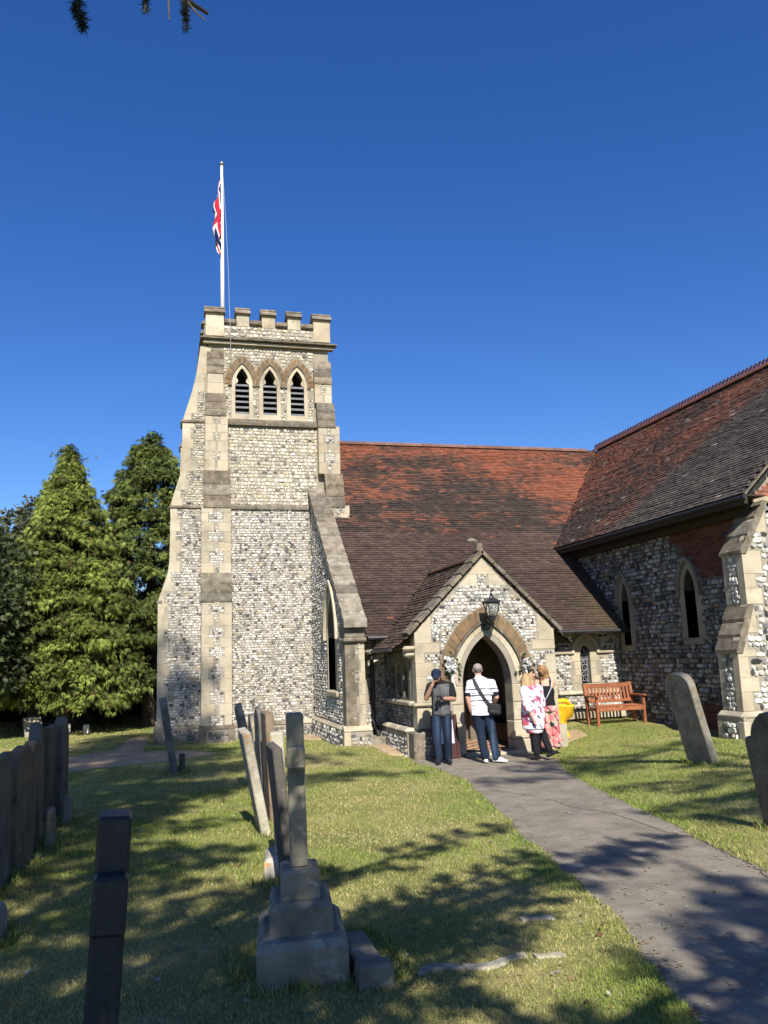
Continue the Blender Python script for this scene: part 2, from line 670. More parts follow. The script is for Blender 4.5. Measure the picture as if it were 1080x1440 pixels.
def weathering(parent, frame, u0, z0, u1, z1, e0, e1, n=3, name='weathering_stone', lip=.05):
    """sloped offset of n stones; frame a = outward, b = up, c = along the face; (u0,z0) low outer, (u1,z1) high inner"""
    L = math.hypot(u1 - u0, z1 - z0)
    for k in range(n):
        f0, f1 = k / n, (k + 1) / n
        ua, za = u0 + (u1 - u0) * f0, z0 + (z1 - z0) * f0
        ub, zb = u0 + (u1 - u0) * f1, z0 + (z1 - z0) * f1
        o = lip * .6
        P = [(ua + o, za - .045), (ua + o, za + .016), (ub + .002, zb + .002), (ub - .12, zb - .01), (ua - .10, za - .045)]
        pblock(parent, name, 'weather', frame, P, e0 - .012 - random.uniform(0, .006), e1 + .012 + random.uniform(0, .006), jc(.75, 1.15, .05))


def grow_tiles(O, es, et, nv, s0, s1, T, gauge, width, keep, colf, rng, thick=.022):
    """rows of plain clay tiles on a slope: returns verts (n,6,3), quads, tris, colours and (s,t)"""
    S = []
    row = 0
    t = 0.0
    while t < T:
        ss_ = np.arange(s0 - (width / 2 if row % 2 else 0), s1, width)
        S.append(np.c_[ss_, np.full(len(ss_), t)])
        t += gauge
        row += 1
    S = np.concatenate(S)
    S[:, 0] += rng.normal(0, .003, len(S))
    S[:, 1] += rng.normal(0, .004, len(S))
    S = S[keep(S[:, 0] + width / 2, S[:, 1] + gauge / 2)]
    n = len(S)
    wv = width * .975
    lift = thick * rng.uniform(.85, 1.4, n) * (1 + .5 * (snoise(S[:, 1] * 9, S[:, 0] * .25, 3, 6) - .5))
    tw = rng.normal(0, .0025, n)
    back = np.full(n, .003)
    a0, a1 = S[:, 0], S[:, 0] + wv
    t0, t1 = S[:, 1], S[:, 1] + gauge * 1.25
    V = np.stack([np.stack([a0, t0, lift + tw], -1), np.stack([a1, t0, lift - tw], -1),
                  np.stack([a0, t0, back * 0], -1), np.stack([a1, t0, back * 0], -1),
                  np.stack([a0, t1, back], -1), np.stack([a1, t1, back], -1)], 1)
    Wd = O + V[..., :1] * es + V[..., 1:2] * et + V[..., 2:3] * nv
    q = np.array([[0, 1, 5, 4], [2, 3, 1, 0]])
    tr = np.array([[2, 0, 4], [3, 5, 1]])
    c = colf(S[:, 0], S[:, 1], rng)
    return Wd, q, tr, c, S


def tiles_part(parent, G, name='roof_tile', single=None):
    Wd, q, tr, c, S = G
    pick = np.zeros(len(S), bool)
    if single is not None:
        pick[single(S)] = True
        for i in np.nonzero(pick)[0]:
            mb = MB()
            mb.add(Wd[i], tris=tr, quads=q, col=c[i])
            mb.build(name, M['tile'], parent)
    Wr, cr = Wd[~pick], c[~pick]
    n = len(Wr)
    off = (np.arange(n) * 6)[:, None, None]
    mb = MB()
    mb.add(Wr.reshape(-1, 3), tris=(tr[None] + off).reshape(-1, 3), quads=(q[None] + off).reshape(-1, 4))
    mb.tc[-1] = np.repeat(cr, len(tr), 0)
    mb.qc[-1] = np.repeat(cr, len(q), 0)
    return mb.build(name, M['tile'], parent, kind='stuff')


def brickwork(parent, frame, outer, excl=(), bl=.218, bh=.07, proud=.006, seed=3, tone=1.0):
    rng = np.random.default_rng(seed)
    o = np.array(outer)
    (a0, b0), (a1, b1) = o.min(0), o.max(0)
    b, row = b0, 0
    while b < b1 - .02:
        a = a0 - (bl / 2 if row % 2 else 0)
        while a < a1:
            c = np.array([[a + bl / 2, b + bh / 2], [a + .05, b + bh / 2], [a + bl - .05, b + bh / 2]])
            if in_poly(c, outer).all() and not any(in_poly(c, e).any() for e in excl):
                block(parent, 'brick', 'brick', frame, a + .005, a + bl - .005, b + .005, b + bh - .005, -.06,
                      proud + rng.uniform(-.002, .004), .004, np.array(jc(.6, 1.25, .1)) * tone, .003)
            a += bl
        b += bh
        row += 1


def gz(x, y):          # placeholder, replaced below
    return 0.0


def ss(a, b, x):
    t = np.clip((np.asarray(x, float) - a) / (b - a), 0, 1)
    return t * t * (3 - 2 * t)
# ------------------------------------------------------------------ ground and path
PATH_L = np.array([(1.3, -9.0), (1.75, 1.0), (2.27, 3.5), (2.79, 5.05), (3.26, 7.15), (3.98, 10.2), (4.62, 12.8), (4.62, 13.9), (4.50, 15.4), (4.8, 15.62)])
PATH_R = np.array([(3.0, -9.0), (3.35, 1.0), (3.95, 4.0), (4.5, 5.75), (5.25, 8.7), (6.0, 11.6), (6.55, 13.3), (6.98, 14.3), (7.05, 15.4), (7.0, 15.62)])


def path_x(P, y):
    return np.interp(y, P[:, 1], P[:, 0])


def gz(x, y):
    x, y = np.asarray(x, float), np.asarray(y, float)
    z = .45 - .034 * np.clip(y, -8, 13.3)
    d = x - path_x(PATH_R, np.minimum(y, 15.6))
    z = z + .30 * ss(.1, 2.6, d) * ss(2, 9, y) * (1 - ss(24, 30, y))
    z = z + .14 * np.exp(-((x - 3.4) ** 2 / 2.5 + (y - 17.2) ** 2 / 1.5))
    z = z + .06 * ss(16, 20, y)
    return z


def G(x, y):
    return float(gz(x, y))


def axis(lo, hi, dlo, dhi, step, grow=1.35):
    mid = list(np.arange(dlo, dhi + 1e-6, step))
    a, s = [dlo], step
    while a[-1] > lo:
        s *= grow
        a.append(a[-1] - s)
    b, s = [dhi], step
    while b[-1] < hi:
        s *= grow
        b.append(b[-1] + s)
    return np.array(sorted(set(a[1:] + mid + b[1:])))


def grid_mesh(xs, ys, zf):
    X, Y = np.meshgrid(xs, ys)
    Z = zf(X, Y)
    V = np.stack([X, Y, Z], -1).reshape(-1, 3)
    nx = len(xs)
    i = np.arange(len(ys) - 1)[:, None] * nx + np.arange(nx - 1)[None]
    q = np.stack([i, i + 1, i + nx + 1, i + nx], -1).reshape(-1, 4)
    return V, q


def path_in(x, y):
    """distance inside the path edge (positive inside)"""
    w = .05 * (snoise(x * 0, y, 5.0, 3) - .5) + .03 * (snoise(x, y, 14.0, 4) - .5)
    d = np.minimum(x - path_x(PATH_L, y), path_x(PATH_R, y) - x) + w
    return np.where(y > 15.66, -1, d)


def lawn_z(x, y):
    d = path_in(x, y)
    z = gz(x, y) + .014 * (snoise(x, y, 1.1, 8) - .5) + .03 * (snoise(x, y, .25, 9) - .5) * ss(24, 30, np.hypot(x, y))
    z = z + .012 * ss(-.25, 0, d) - .06 * ss(-.01, .10, d)
    inside = ((x > 4.8) & (x < 7.7) & (y > 15.6) & (y < 18.2))
    return np.where(inside, z - .12, z)


xs = axis(-420, 420, -2.6, 9.4, .1)
ys = axis(-300, 700, .8, 18.4, .1)
mb = MB()
V, q = grid_mesh(xs, ys, lawn_z)
mb.add(V, quads=q)
lawn = struct(mb.build('lawn', M['lawn'], smooth=True))

mb = MB()
yy = np.concatenate([np.arange(-9, 1, .4), np.arange(1, 15.63, .1)])
tt = np.linspace(-.03, 1.03, 24)
P = []
for y in yy:
    x0, x1 = path_x(PATH_L, y), path_x(PATH_R, y)
    xx = x0 + (x1 - x0) * tt
    P.append(np.c_[xx, np.full(24, y), gz(xx, np.full(24, y)) + .004 + .012 * np.sin(np.clip(tt, 0, 1) * math.pi)])
P = np.array(P)
i = np.arange(len(yy) - 1)[:, None] * 24 + np.arange(23)[None]
mb.add(P.reshape(-1, 3), quads=np.stack([i, i + 1, i + 25, i + 24], -1).reshape(-1, 4))
# the tarmac's hairline crack, a strip just proud of the surface
path = struct(mb.build('path', M['tarmac'], smooth=True))
mb = MB()
CR = [(4.45, 11.3), (4.62, 10.6), (4.72, 9.9), (4.66, 9.3), (4.83, 8.7), (4.80, 8.1), (4.73, 7.5), (4.80, 7.0), (4.62, 6.4), (4.55, 6.0), (4.33, 5.5), (4.35, 5.1)]
for (a, b) in zip(CR, CR[1:]):
    n = 6
    for k in range(n):
        f0, f1 = k / n, (k + 1) / n
        p = [np.array([a[0] + (b[0] - a[0]) * f, a[1] + (b[1] - a[1]) * f]) for f in (f0, f1)]
        p[0][0] += .02 * math.sin(31 * p[0][1]); p[1][0] += .02 * math.sin(31 * p[1][1])
        w = .004
        v = []
        for pt in p:
            x0, x1 = path_x(PATH_L, pt[1]), path_x(PATH_R, pt[1])
            zt = G(pt[0], pt[1]) + .004 + .012 * math.sin((pt[0] - x0) / (x1 - x0) * math.pi) + .004
            v += [(pt[0] - w, pt[1], zt), (pt[0] + w, pt[1], zt)]
        mb.add(v, quads=[[0, 1, 3, 2]])
M['crack'] = mat('tarmac_crack', [(.02, .018, .016), (.035, .03, .026)], 9, 1, 0)
struct(mb.build('path_crack', M['crack']))


def patch(name, pts, mkey, lift=.03, res=26, wob=.12, seed=1):
    """a bare-earth sheet with a ragged outline lying on the lawn"""
    pts = np.array(pts)
    c = pts.mean(0)
    mb = MB()
    n = len(pts) * 10
    ring = []
    for k in range(n):
        f = k / 10
        i = int(f) % len(pts)
        j = (i + 1) % len(pts)
        p = pts[i] + (pts[j] - pts[i]) * (f - int(f))
        ring.append(p)
    ring = np.array(ring)
    ring = c + (ring - c) * (1 + wob * (snoise(ring[:, 0], ring[:, 1], 4, seed) - .5))[:, None] 
    rows = [c + (ring - c) * f for f in (0.02, .3, .55, .75, .88, .96, 1.0)]
    V = []
    for k, r_ in enumerate(rows):
        e = (lift, lift, lift, lift, lift * .9, lift * .5, -.02)[k]
        V.append(np.c_[r_, lawn_z(r_[:, 0], r_[:, 1]) + e])
    V = np.concatenate(V)
    q = [[a * n + k, a * n + (k + 1) % n, (a + 1) * n + (k + 1) % n, (a + 1) * n + k] for a in range(6) for k in range(n)]
    mb.add(V, quads=q)
    return struct(mb.build(name, M[mkey], smooth=True))


patch('dirt_path', [(-4.2, 17.2), (-1.9, 17.3), (-.4, 17.7), (1.2, 18.6), (.8, 19.3), (-.45, 19.3), (-.42, 21.5), (-.3, 24), (-.8, 24), (-1.1, 20.6), (-2.2, 19.6), (-4.2, 19.4)], 'earth', .02, seed=2, wob=.1)
patch('bare_earth', [(4.15, 17.5), (4.3, 16.2), (4.75, 15.9), (4.78, 17.8), (4.3, 17.9)], 'earth', .03, seed=3)
patch('bare_earth', [(2.9, 21.2), (3.3, 20.1), (3.72, 20.0), (3.78, 21.5)], 'earth', .03, seed=4)
patch('bare_earth', [(7.75, 15.7), (8.6, 16.1), (8.8, 17.0), (8.1, 17.3), (7.75, 17.0)], 'earth', .02, seed=5)
patch('dirt_path', [(8.2, 14.9), (9.5, 14.6), (9.6, 14.95), (8.5, 15.15)], 'earth', -.002, seed=6)
# ------------------------------------------------------------------ the church
CH = thing('church', 'flint parish church with square battlemented tower, red tiled roofs and gabled porch', 'church', (4.0, 18.0, 0.0))
SUB = lambda mb, name, mkey, kind=None: mb.build(name, M[mkey], CH, kind=kind)

# ---- tower ---------------------------------------------------------------
YT = 21.6
mb = MB()
box(mb, .95, 4.45, YT, 25.1, -.3, 6.0)
box(mb, 1.0, 4.4, YT + .07, 25.0, 6.0, 8.35)
box(mb, 1.05, 1.35, YT + .5, 24.9, 8.35, 10.6)
box(mb, 4.05, 4.35, YT + .5, 24.9, 8.35, 10.6)
box(mb, 1.35, 4.05, 24.5, 24.9, 8.35, 10.6)
box(mb, 1.06, 4.36, YT + .16, 24.95, 10.6, 11.0)
YB = YT + .14
WINS = [(1.955, 9.46), (2.715, 9.46), (3.475, 9.46)]
WW, WR, WSILL = .190, .47, 8.62
FB = FS(YB)
holes = [lancet(cx, WSILL, zs, WW, WR) for cx, zs in WINS]
prism(mb, FB, rect(1.05, 4.37, 8.3, 10.6), holes, 0, -.35)
tower = SUB(mb, 'tower_wall', 'mortar')
FT = FS(YT)
pal_shade = None
flints(tower, FT, rect(1.56, 3.76, .44, 5.95), h=.066, pal=PAL_LOW, seed=21)
flints(tower, FS(YT + .07), rect(1.5, 4.0, 6.08, 8.26), h=.098, pal=PAL_TOP, seed=22)
exb = []
for cx, zs in WINS:
    exb.append(lancet(cx, WSILL - .14, zs, WW + .1, WR + .17))
    exb.append(arch_ring(cx, zs, WW, WR, .08, .30, 8))
    exb.append(lancet(cx, zs - .02, zs, WW + .30, WR + .38))
flints(tower, FB, rect(1.44, 3.95, 8.46, 10.55), exb, h=.088, pal=PAL_TOP, seed=23)
# west wall glimpse
flints(tower, FW(.95), rect(22.35, 25.0, .4, 5.95), h=.1, seed=24)
flints(tower, FW(1.0), rect(22.35, 25.0, 6.1, 8.2), h=.1, pal=PAL_TOP, seed=25)
flints(tower, FW(1.05), rect(22.3, 24.9, 8.5, 10.5), h=.1, pal=PAL_TOP, seed=26)


def course(parent, name, frame, a0, a1, b0, b1, proj, mkey='weather', n=None, slope=.05):
    """a moulded string course in lengths, its top sloping back to the wall"""
    n = n or max(1, int(round((a1 - a0) / .75)))
    for k in range(n):
        x0, x1 = a0 + (a1 - a0) * k / n + .002, a0 + (a1 - a0) * (k + 1) / n - .002
        P = np.array([[0, b0 + .03], [proj * .6, b0], [proj, b0 + .015], [proj, b1 - slope], [0, b1], [-.1, b1], [-.1, b0 + .03]])
        q = []
        V = np.array([(x0, b, c) for c, b in P] + [(x1, b, c) for c, b in P])
        m_ = len(P)
        q = [[i, (i + 1) % m_, m_ + (i + 1) % m_, m_ + i] for i in range(m_)]
        mb = MB()
        mb.add(frame(V), tris=np.r_[tess([[tuple(p) for p in P]]), tess([[tuple(p) for p in P]])[:, ::-1] + m_], quads=q, col=jc(.75, 1.15))
        mb.build(name, M[mkey], parent)


course(tower, 'string_course', FT, 1.58, 3.74, 5.93, 6.07, .06)
course(tower, 'string_course', FS(YT + .07), 1.54, 4.0, 8.25, 8.46, .10, slope=.12)
course(tower, 'string_course', FW(.95), 22.3, 25.1, 5.93, 6.07, .06)
course(tower, 'cornice', FS(YT + .14), .90, 4.52, 10.56, 10.66, .13, 'ashlar', slope=.02)
course(tower, 'cornice', FS(YT + .14), .82, 4.60, 10.66, 10.78, .23, 'weather', slope=.07)
course(tower, 'cornice', FW(1.05), 21.72, 25.0, 10.56, 10.66, .10, 'ashlar', slope=.02)
course(tower, 'cornice', FW(1.05), 21.60, 25.0, 10.66, 10.78, .23, 'weather', slope=.07)
# plinth
mb = MB()
box(mb, 1.45, 3.80, YT - .09, YT + .2, -.3, .36)
plinth = SUB(mb, 'tower_plinth', 'mortar')
flints(plinth, FS(YT - .09), rect(1.5, 3.76, 0.0, .34), h=.07, pal=PAL_DK, seed=27)
course(plinth, 'plinth_stone', FT, 1.55, 3.0, .34, .46, .11, 'weather', slope=.09)
course(plinth, 'plinth_stone', FT, 3.0, 3.78, .34, .46, .11, 'ashlar', slope=.09)

# ---- belfry windows
for wi, (cx, zs) in enumerate(WINS):
    mb = MB()
    lo, hi = WW + .1, WW + .14
    prism(mb, FB, lancet(cx, WSILL - .13, zs, WW, WR, .1), [lancet(cx, WSILL, zs, WW, WR)], .012, -.2, jc())
    bw = SUB(mb, 'belfry_window', 'ashlar')
    for sg in (-1, 1):                              # cusps of the trefoiled head
        P = [(cx + sg * (WW + .02), zs - .02), (cx + sg * (WW - .075), zs + .075), (cx + sg * (WW - .085), zs + .10), (cx + sg * (WW - .03), zs + .22), (cx + sg * (WW + .02), zs + .2)]
        pblock(bw, 'cusp', 'ashlar', FB, P, -.01, -.10)
    for k in range(6):
        z = WSILL + .015 + k * .158
        V = [(cx - WW + .005, z, -.035), (cx + WW - .005, z, -.035), (cx + WW - .005, z + .05, -.028), (cx - WW + .005, z + .05, -.028),
             (cx - WW + .005, z + .045, -.17), (cx + WW - .005, z + .045, -.17), (cx + WW - .005, z + .095, -.16), (cx - WW + .005, z + .095, -.16)]
        mb = MB()
        mb.add(FB(V), quads=[[0, 1, 2, 3], [3, 2, 6, 7], [0, 4, 5, 1], [4, 7, 6, 5], [0, 3, 7, 4], [1, 5, 6, 2]])
        mb.build('louvre', M['slate'], bw)
    pblock(bw, 'hood_mould', 'weather', FB, arch_ring(cx, zs, WW, WR, .10, .135, 10, .02), .055, -.02)
    lim = (cx - .378, cx + .378)
    c = arch_c(WW, WR)
    ra, rb = WW + c + .14, WW + c + .285
    for sgn in (1, -1):
        for i in range(6):
            f0, f1 = i / 6 + .01, (i + 1) / 6 - .02
            P = [(cx + sgn * (-c + ra * math.cos(math.acos(c / ra) * f)), zs + ra * math.sin(math.acos(c / ra) * f)) for f in (f0, f1)] + \
                [(cx + sgn * (-c + rb * math.cos(math.acos(c / rb) * f)), zs + rb * math.sin(math.acos(c / rb) * f)) for f in (f1, f0)]
            inner = (wi, sgn) in ((0, 1), (1, -1), (1, 1), (2, -1))
            if inner:
                P = [(min(max(x, lim[0]), lim[1]), z) for x, z in P]
            if abs(P[0][0] - P[2][0]) + abs(P[0][0] - P[3][0]) < .01:
                continue
            pblock(bw, 'voussoir', 'ironstone', FB, P, random.uniform(.012, .022), -.05, jc(.8, 1.25, .06))
    for sg in (-1, 1):
        block(bw, 'hood_stop', 'weather', FB, cx + sg * (WW + .14) - .05, cx + sg * (WW + .14) + .05, zs - .05, zs - .01, -.02, .06)
# sill band under the three lights
for k in range(4):
    block(tower, 'sill_stone', 'ashlar', FB, 1.5 + k * .6, 2.09 + k * .6, 8.465, 8.49 + .02 * (k % 2), -.1, .02)

# ---- parapet and merlons
mb = MB()
box(mb, .98, 4.42, YT + .04, YT + .34, 10.78, 11.13)
box(mb, .98, 1.28, YT + .34, 25.0, 10.78, 11.13)
box(mb, 4.12, 4.42, YT + .34, 25.0, 10.78, 11.13)
box(mb, 1.28, 4.12, 24.7, 25.0, 10.78, 11.13)
par = SUB(mb, 'parapet', 'mortar')
FP = FS(YT + .04)
flints(par, FP, rect(1.46, 3.95, 10.79, 11.12), h=.09, pal=PAL_TOP, seed=31)
flints(par, FW(.98), rect(22.1, 24.9, 10.79, 11.12), h=.09, pal=PAL_TOP, seed=32)


def merlon(frame, a0, a1, z0=11.10, z1=11.47, t=.30):
    mb = MB()
    box(mb, a0, a1, z0, z1, -t, .012, frame, .008, jc())
    m_ = SUB(mb, 'merlon', 'ashlar')
    e = .035
    P = np.array([[.095, z1 - .005], [.095, z1 + .035], [-.07, z1 + .155], [-.05, z1 + .165], [-.05, z1 + .205], [-.24, z1 + .205], [-.38, z1 + .035], [-.38, z1 - .005]])
    k = len(P)
    V = np.array([(a0 - e, b, c) for c, b in P] + [(a1 + e, b, c) for c, b in P])
    T = tess([[tuple(p) for p in P]])
    mb = MB()
    mb.add(frame(V), tris=np.r_[T, T[:, ::-1] + k], quads=[[i, (i + 1) % k, k + (i + 1) % k, k + i] for i in range(k)], col=jc(.9, 1.3))
    mb.build('merlon_cap', M['weather'], m_)
    return m_


for a0, a1 in ((1.80, 2.15), (2.50, 2.87), (3.22, 3.59)):
    merlon(FP, a0, a1)
for a0, a1 in ((.965, 1.46), (3.95, 4.43)):
    merlon(FP, a0, a1, 10.785, 11.45, .42)
for a0, a1 in ((22.5, 22.85), (23.2, 23.55), (23.9, 24.25), (24.6, 25.0)):
    merlon(FW(.98), a0, a1)
    merlon(FE(4.42), a0, a1)
for a0, a1 in ((1.46, 1.80), (2.15, 2.50), (2.87, 3.22), (3.59, 3.95)):
    block(par, 'parapet_coping', 'weather', FP, a0 + .002, a1 - .002, 11.14, 11.28, -.36, .095, .03)

# ---- south buttresses of the tower
def south_buttress(stages, z_base, name, quoin_left=True, flint=True, ground=-.2):
    """stages: list of (x0, x1, front_y, z_bottom_of_shaft, z_top_of_shaft); weathering joins each to the next"""
    mb = MB()
    for (x0, x1, fy, zb, zt) in stages:
        box(mb, x0, x1, fy, YT + .2, zb, zt)
    for (s, n) in zip(stages, stages[1:]):
        prism(mb, Frame((0, 0, 0), (0, -1, 0), (0, 0, 1), (1, 0, 0)), [(-YT - .2, s[4]), (-s[2], s[4]), (-n[2], n[3]), (-YT - .2, n[3])], (), max(s[0], n[0]), min(s[1], n[1]))
    bt = SUB(mb, name, 'mortar')
    prof = Frame((0, 0, 0), (0, -1, 0), (0, 0, 1), (1, 0, 0))
    for i, (x0, x1, fy, zb, zt) in enumerate(stages):
        f = FS(fy)
        ex = []
        w = x1 - x0
        wide, nar = w * .40, w * .24
        if flint and i < 3:
            b, k = max(zb, ground), i
            while b < zt - .02:
                hh = min(.26 * random.uniform(.85, 1.2), zt - b)
                if zt - b - hh < .1:
                    hh = zt - b
                ww = (nar, wide)[k % 2] if i < 2 else (wide * 1.12, w * .33)[k % 2]
                for (e0, e1) in ((x0 - .006, x0 + ww * random.uniform(.95, 1.05)), (x1 - ww * random.uniform(.95, 1.05), x1 + .006)):
                    block(bt, 'quoin', 'ashlar', f, e0, e1, b + .0015, b + hh - .0015, -.22, .007, .005)
                    ex.append(rect(e0 - .004, e1 + .004, b, b + hh))
                b += hh
                k += 1
            flints(bt, f, rect(x0, x1, max(zb, ground), zt), ex, h=.062, pal=PAL_LOW if i < 2 else PAL_TOP, prot=.012, seed=40 + i)
        else:
            n_ = max(1, int(round((zt - zb) / .3)))
            for k in range(n_):
                block(bt, 'shaft_stone', 'ashlar', f, x0 - .006, x1 + .006, zb + (zt - zb) * k / n_ + .002, zb + (zt - zb) * (k + 1) / n_ - .002, -.1, .007)
        if i + 1 < len(stages):
            nx = stages[i + 1]
            weathering(bt, prof, -fy, zt, -nx[2], nx[3], max(x0, nx[0] - .05), min(x1, nx[1] + .05), 3)
    x0, x1, fy, zb, zt = stages[-1]
    weathering(bt, prof, -fy, zt, -(YT + .14), zt + .68, x0, x1, 3)
    return bt


SWB = south_buttress([(.86, 1.60, 21.08, -.2, 3.52), (.86, 1.60, 21.26, 4.22, 5.97), (.96, 1.54, 21.45, 6.95, 8.50), (1.02, 1.44, 21.60, 9.12, 9.74)], 0, 'tower_buttress')
SEB = south_buttress([(4.16, 4.76, 21.26, 4.2, 6.02), (4.0, 4.58, 21.45, 6.93, 8.28), (3.95, 4.42, 21.60, 8.98, 9.58)], 0, 'tower_buttress')
mb = MB()
box(mb, .80, 1.66, 20.98, YT + .1, -.3, .36)
sp = SUB(mb, 'buttress_plinth', 'mortar')
flints(sp, FS(20.98), rect(.98, 1.5, -.02, .34), h=.07, pal=PAL_DK, seed=47)
for (a, b) in ((.795, .98), (1.5, 1.665)):
    block(sp, 'quoin', 'weather', FS(20.98), a, b, -.2, .34, -.2, .008)
course(sp, 'plinth_stone', FS(21.08), .80, 1.66, .34, .46, .11, 'weather', slope=.09)

# ---- west buttresses of the tower
XO = [(-.3, -.20), (3.50, -.20), (3.52, -.215), (4.38, .07), (5.95, .10), (6.02, .07), (7.0, .36), (8.28, .38), (8.34, .37), (9.1, .60), (9.6, .72), (10.5, .84)]
xo = lambda z: float(np.interp(z, [a for a, _ in XO], [b for _, b in XO]))
for (y0, y1, seen) in ((21.72, 22.34, True), (24.36, 24.98, False)):
    f = FS(y0)
    prof_p = [(1.0, -.3)] + [(1.02, 10.5)] + [(x, z) for z, x in XO[::-1]]
    mb = MB()
    prism(mb, f, prof_p, (), 0, -(y1 - y0))
    wb = SUB(mb, 'tower_buttress', 'mortar')
    ex, b, k = [], -.2, 0
    while b < 10.45:
        hh = min(.27 * random.uniform(.85, 1.2), 10.46 - b)
        for lim in (3.51, 6.0, 8.31):
            if b < lim < b + hh + .09:
                hh = lim - b + .001
        w = ((.15, .26)[k % 2] if b < 6 else (.2, .3)[k % 2]) * random.uniform(.9, 1.1)
        if b > 8.3:
            w = (.22, .3)[k % 2]
        z0, z1 = b + .0015, b + hh - .0015
        P = [(xo(z0 + .004) - .006, z0), (xo(z0) + w, z0), (xo(z0) + w, z1), (xo(z1) - .006, z1)]
        if P[3][0] < P[2][0] - .02:
            pblock(wb, 'quoin', 'ashlar', f, P, .007, -(y1 - y0) - .007, jc())
            ex.append([(P[0][0] - .01, z0 - .003), (P[1][0] + .004, z0 - .003), (P[2][0] + .004, z1 + .003), (P[3][0] - .01, z1 + .003)])
        b += hh
        k += 1
    if seen:
        for (za, zb, pal) in ((.44, 5.95, PAL_LOW), (6.08, 8.3, PAL_TOP), (8.42, 10.5, PAL_TOP)):
            o = [(.98, za), (.98, zb)] + [(xo(z), z) for z in np.linspace(zb, za, 8)]
            flints(wb, f, o, ex, h=.068, pal=pal, seed=int(50 + za))
    for (z, px_) in ((3.52, -.20), (6.0, .10), (8.33, .38)):
        block(wb, 'drip_stone', 'weather', f, px_ - .05, .95 if z > 4 else px_ + .1, z - .02, z + .055, -(y1 - y0) - .03, .045 if z > 4 else .02, .012)
    mb = MB()
    box(mb, -.27, 1.0, y0 - .08, y1 + .08, -.3, .36)
    pl = SUB(mb, 'buttress_plinth', 'mortar')
    if seen:
        flints(pl, FS(y0 - .08), rect(-.06, .8, 0.0, .34), h=.07, pal=PAL_DK, seed=49)
        block(pl, 'quoin', 'weather', FS(y0 - .08), -.275, -.06, -.1, .34, -.3, .008)
        course(pl, 'plinth_stone', FS(y0), -.275, .86, .34, .46, .09, 'weather', slope=.08)

# ---- west wall of the aisle with its coping ------------------------------
XA = 3.75
SL = .89
copz = lambda y: 2.80 + SL * (y - 17.42)
roofz = lambda y: 2.47 + SL * (y - 17.6)
AW = (18.96, 1.22, 2.45, .52, 1.06)                # window: centre y, sill, springing, half width, rise
mb = MB()
fw = FW(XA)
prism(mb, fw, [(17.6, -.3), (21.62, -.3), (21.62, copz(21.62) - .1), (17.6, copz(17.6) - .1)],
      [lancet(AW[0], AW[1], AW[2], AW[3], AW[4])], 0, -.42)
aw = SUB(mb, 'aisle_wall', 'mortar')
flints(aw, fw, [(17.95, .55), (21.5, .55), (21.5, copz(21.5) - .14), (17.95, copz(17.95) - .14)],
       [lancet(AW[0], AW[1] - .12, AW[2], AW[3] + .2, AW[4] + .3)], h=.07, seed=61)
mb = MB()
prism(mb, fw, lancet(AW[0], AW[1] - .1, AW[2], AW[3], AW[4], .15), [lancet(AW[0], AW[1], AW[2], AW[3], AW[4])], .012, -.2, jc())
win = SUB(mb, 'aisle_window', 'ashlar')
pblock(win, 'hood_mould', 'ashlar', fw, arch_ring(*AW[:1], AW[2], AW[3], AW[4], .155, .235, 12, .05), .09, -.02)
block(win, 'sill', 'ashlar', fw, AW[0] - .62, AW[0] + .62, AW[1] - .12, AW[1] + .02, -.25, .06, .03)
for dy in (-.17, .17):
    block(win, 'mullion', 'ashlar', fw, AW[0] + dy - .045, AW[0] + dy + .045, AW[1] + .02, AW[2] + .45, -.22, -.10, .02)
pblock(win, 'glass', 'dark', fw, lancet(AW[0], AW[1] + .02, AW[2], AW[3], AW[4]), -.24, -.25)
# coping stones up the slope
n = 17
for k in range(n):
    y0, y1 = 17.36 + (21.66 - 17.36) * k / n, 17.36 + (21.66 - 17.36) * (k + 1) / n - .018
    lift = .022 + random.uniform(0, .01)
    P = [(y0 - .02, copz(y0) - .13), (y0 - .02, copz(y0) + lift), (y1, copz(y1) - .004), (y1, copz(y1) - .13)]
    pblock(aw, 'coping_stone', 'weather', Frame((0, 0, 0), (0, 1, 0), (0, 0, 1), (1, 0, 0)), P, 3.695 + random.uniform(-.008, .004), 4.20 + random.uniform(-.006, .006), jc(.75, 1.5, .06))
# corner buttress and kneeler
FK = FS(17.55)
mb = MB()
box(mb, 3.745, 4.17, 17.55, 18.1, -.3, 2.35)
cb = SUB(mb, 'aisle_buttress', 'mortar')
ex = quoins(cb, FK, 3.745, 1, .5, 2.30, .22, .30, .3, mkey='weather')
ex += quoins(cb, FK, 4.17, -1, .5, 2.30, .08, .13, .24)
flints(cb, FK, rect(3.75, 4.165, .5, 2.3), ex, h=.065, seed=62, prot=.015)
block(cb, 'kneeler', 'weather', FK, 3.73, 4.19, 2.40, 2.70, -.5, .06, .012)
block(cb, 'kneeler', 'weather', FK, 3.70, 4.22, 2.30, 2.40, -.5, .10, .03)
mb = MB()
box(mb, 3.66, 4.27, 17.44, 18.0, -.3, .42)
box(mb, 3.66, 3.76, 18.0, 21.5, -.3, .42)
ap = SUB(mb, 'aisle_plinth', 'mortar')
block(ap, 'quoin', 'ashlar', FS(17.44), 3.655, 3.80, -.1, .42, -.12, .008)
flints(ap, FS(17.44), rect(3.8, 4.26, .05, .42), h=.09, seed=63)
flints(ap, FW(3.66), rect(17.6, 21.4, .05, .42), h=.09, seed=64)
course(ap, 'plinth_stone', FK, 3.66, 4.27, .42, .54, .11, 'ashlar', slope=.09)
course(ap, 'plinth_stone', FW(3.75), 17.46, 21.5, .42, .54, .09, 'ashlar', slope=.08)

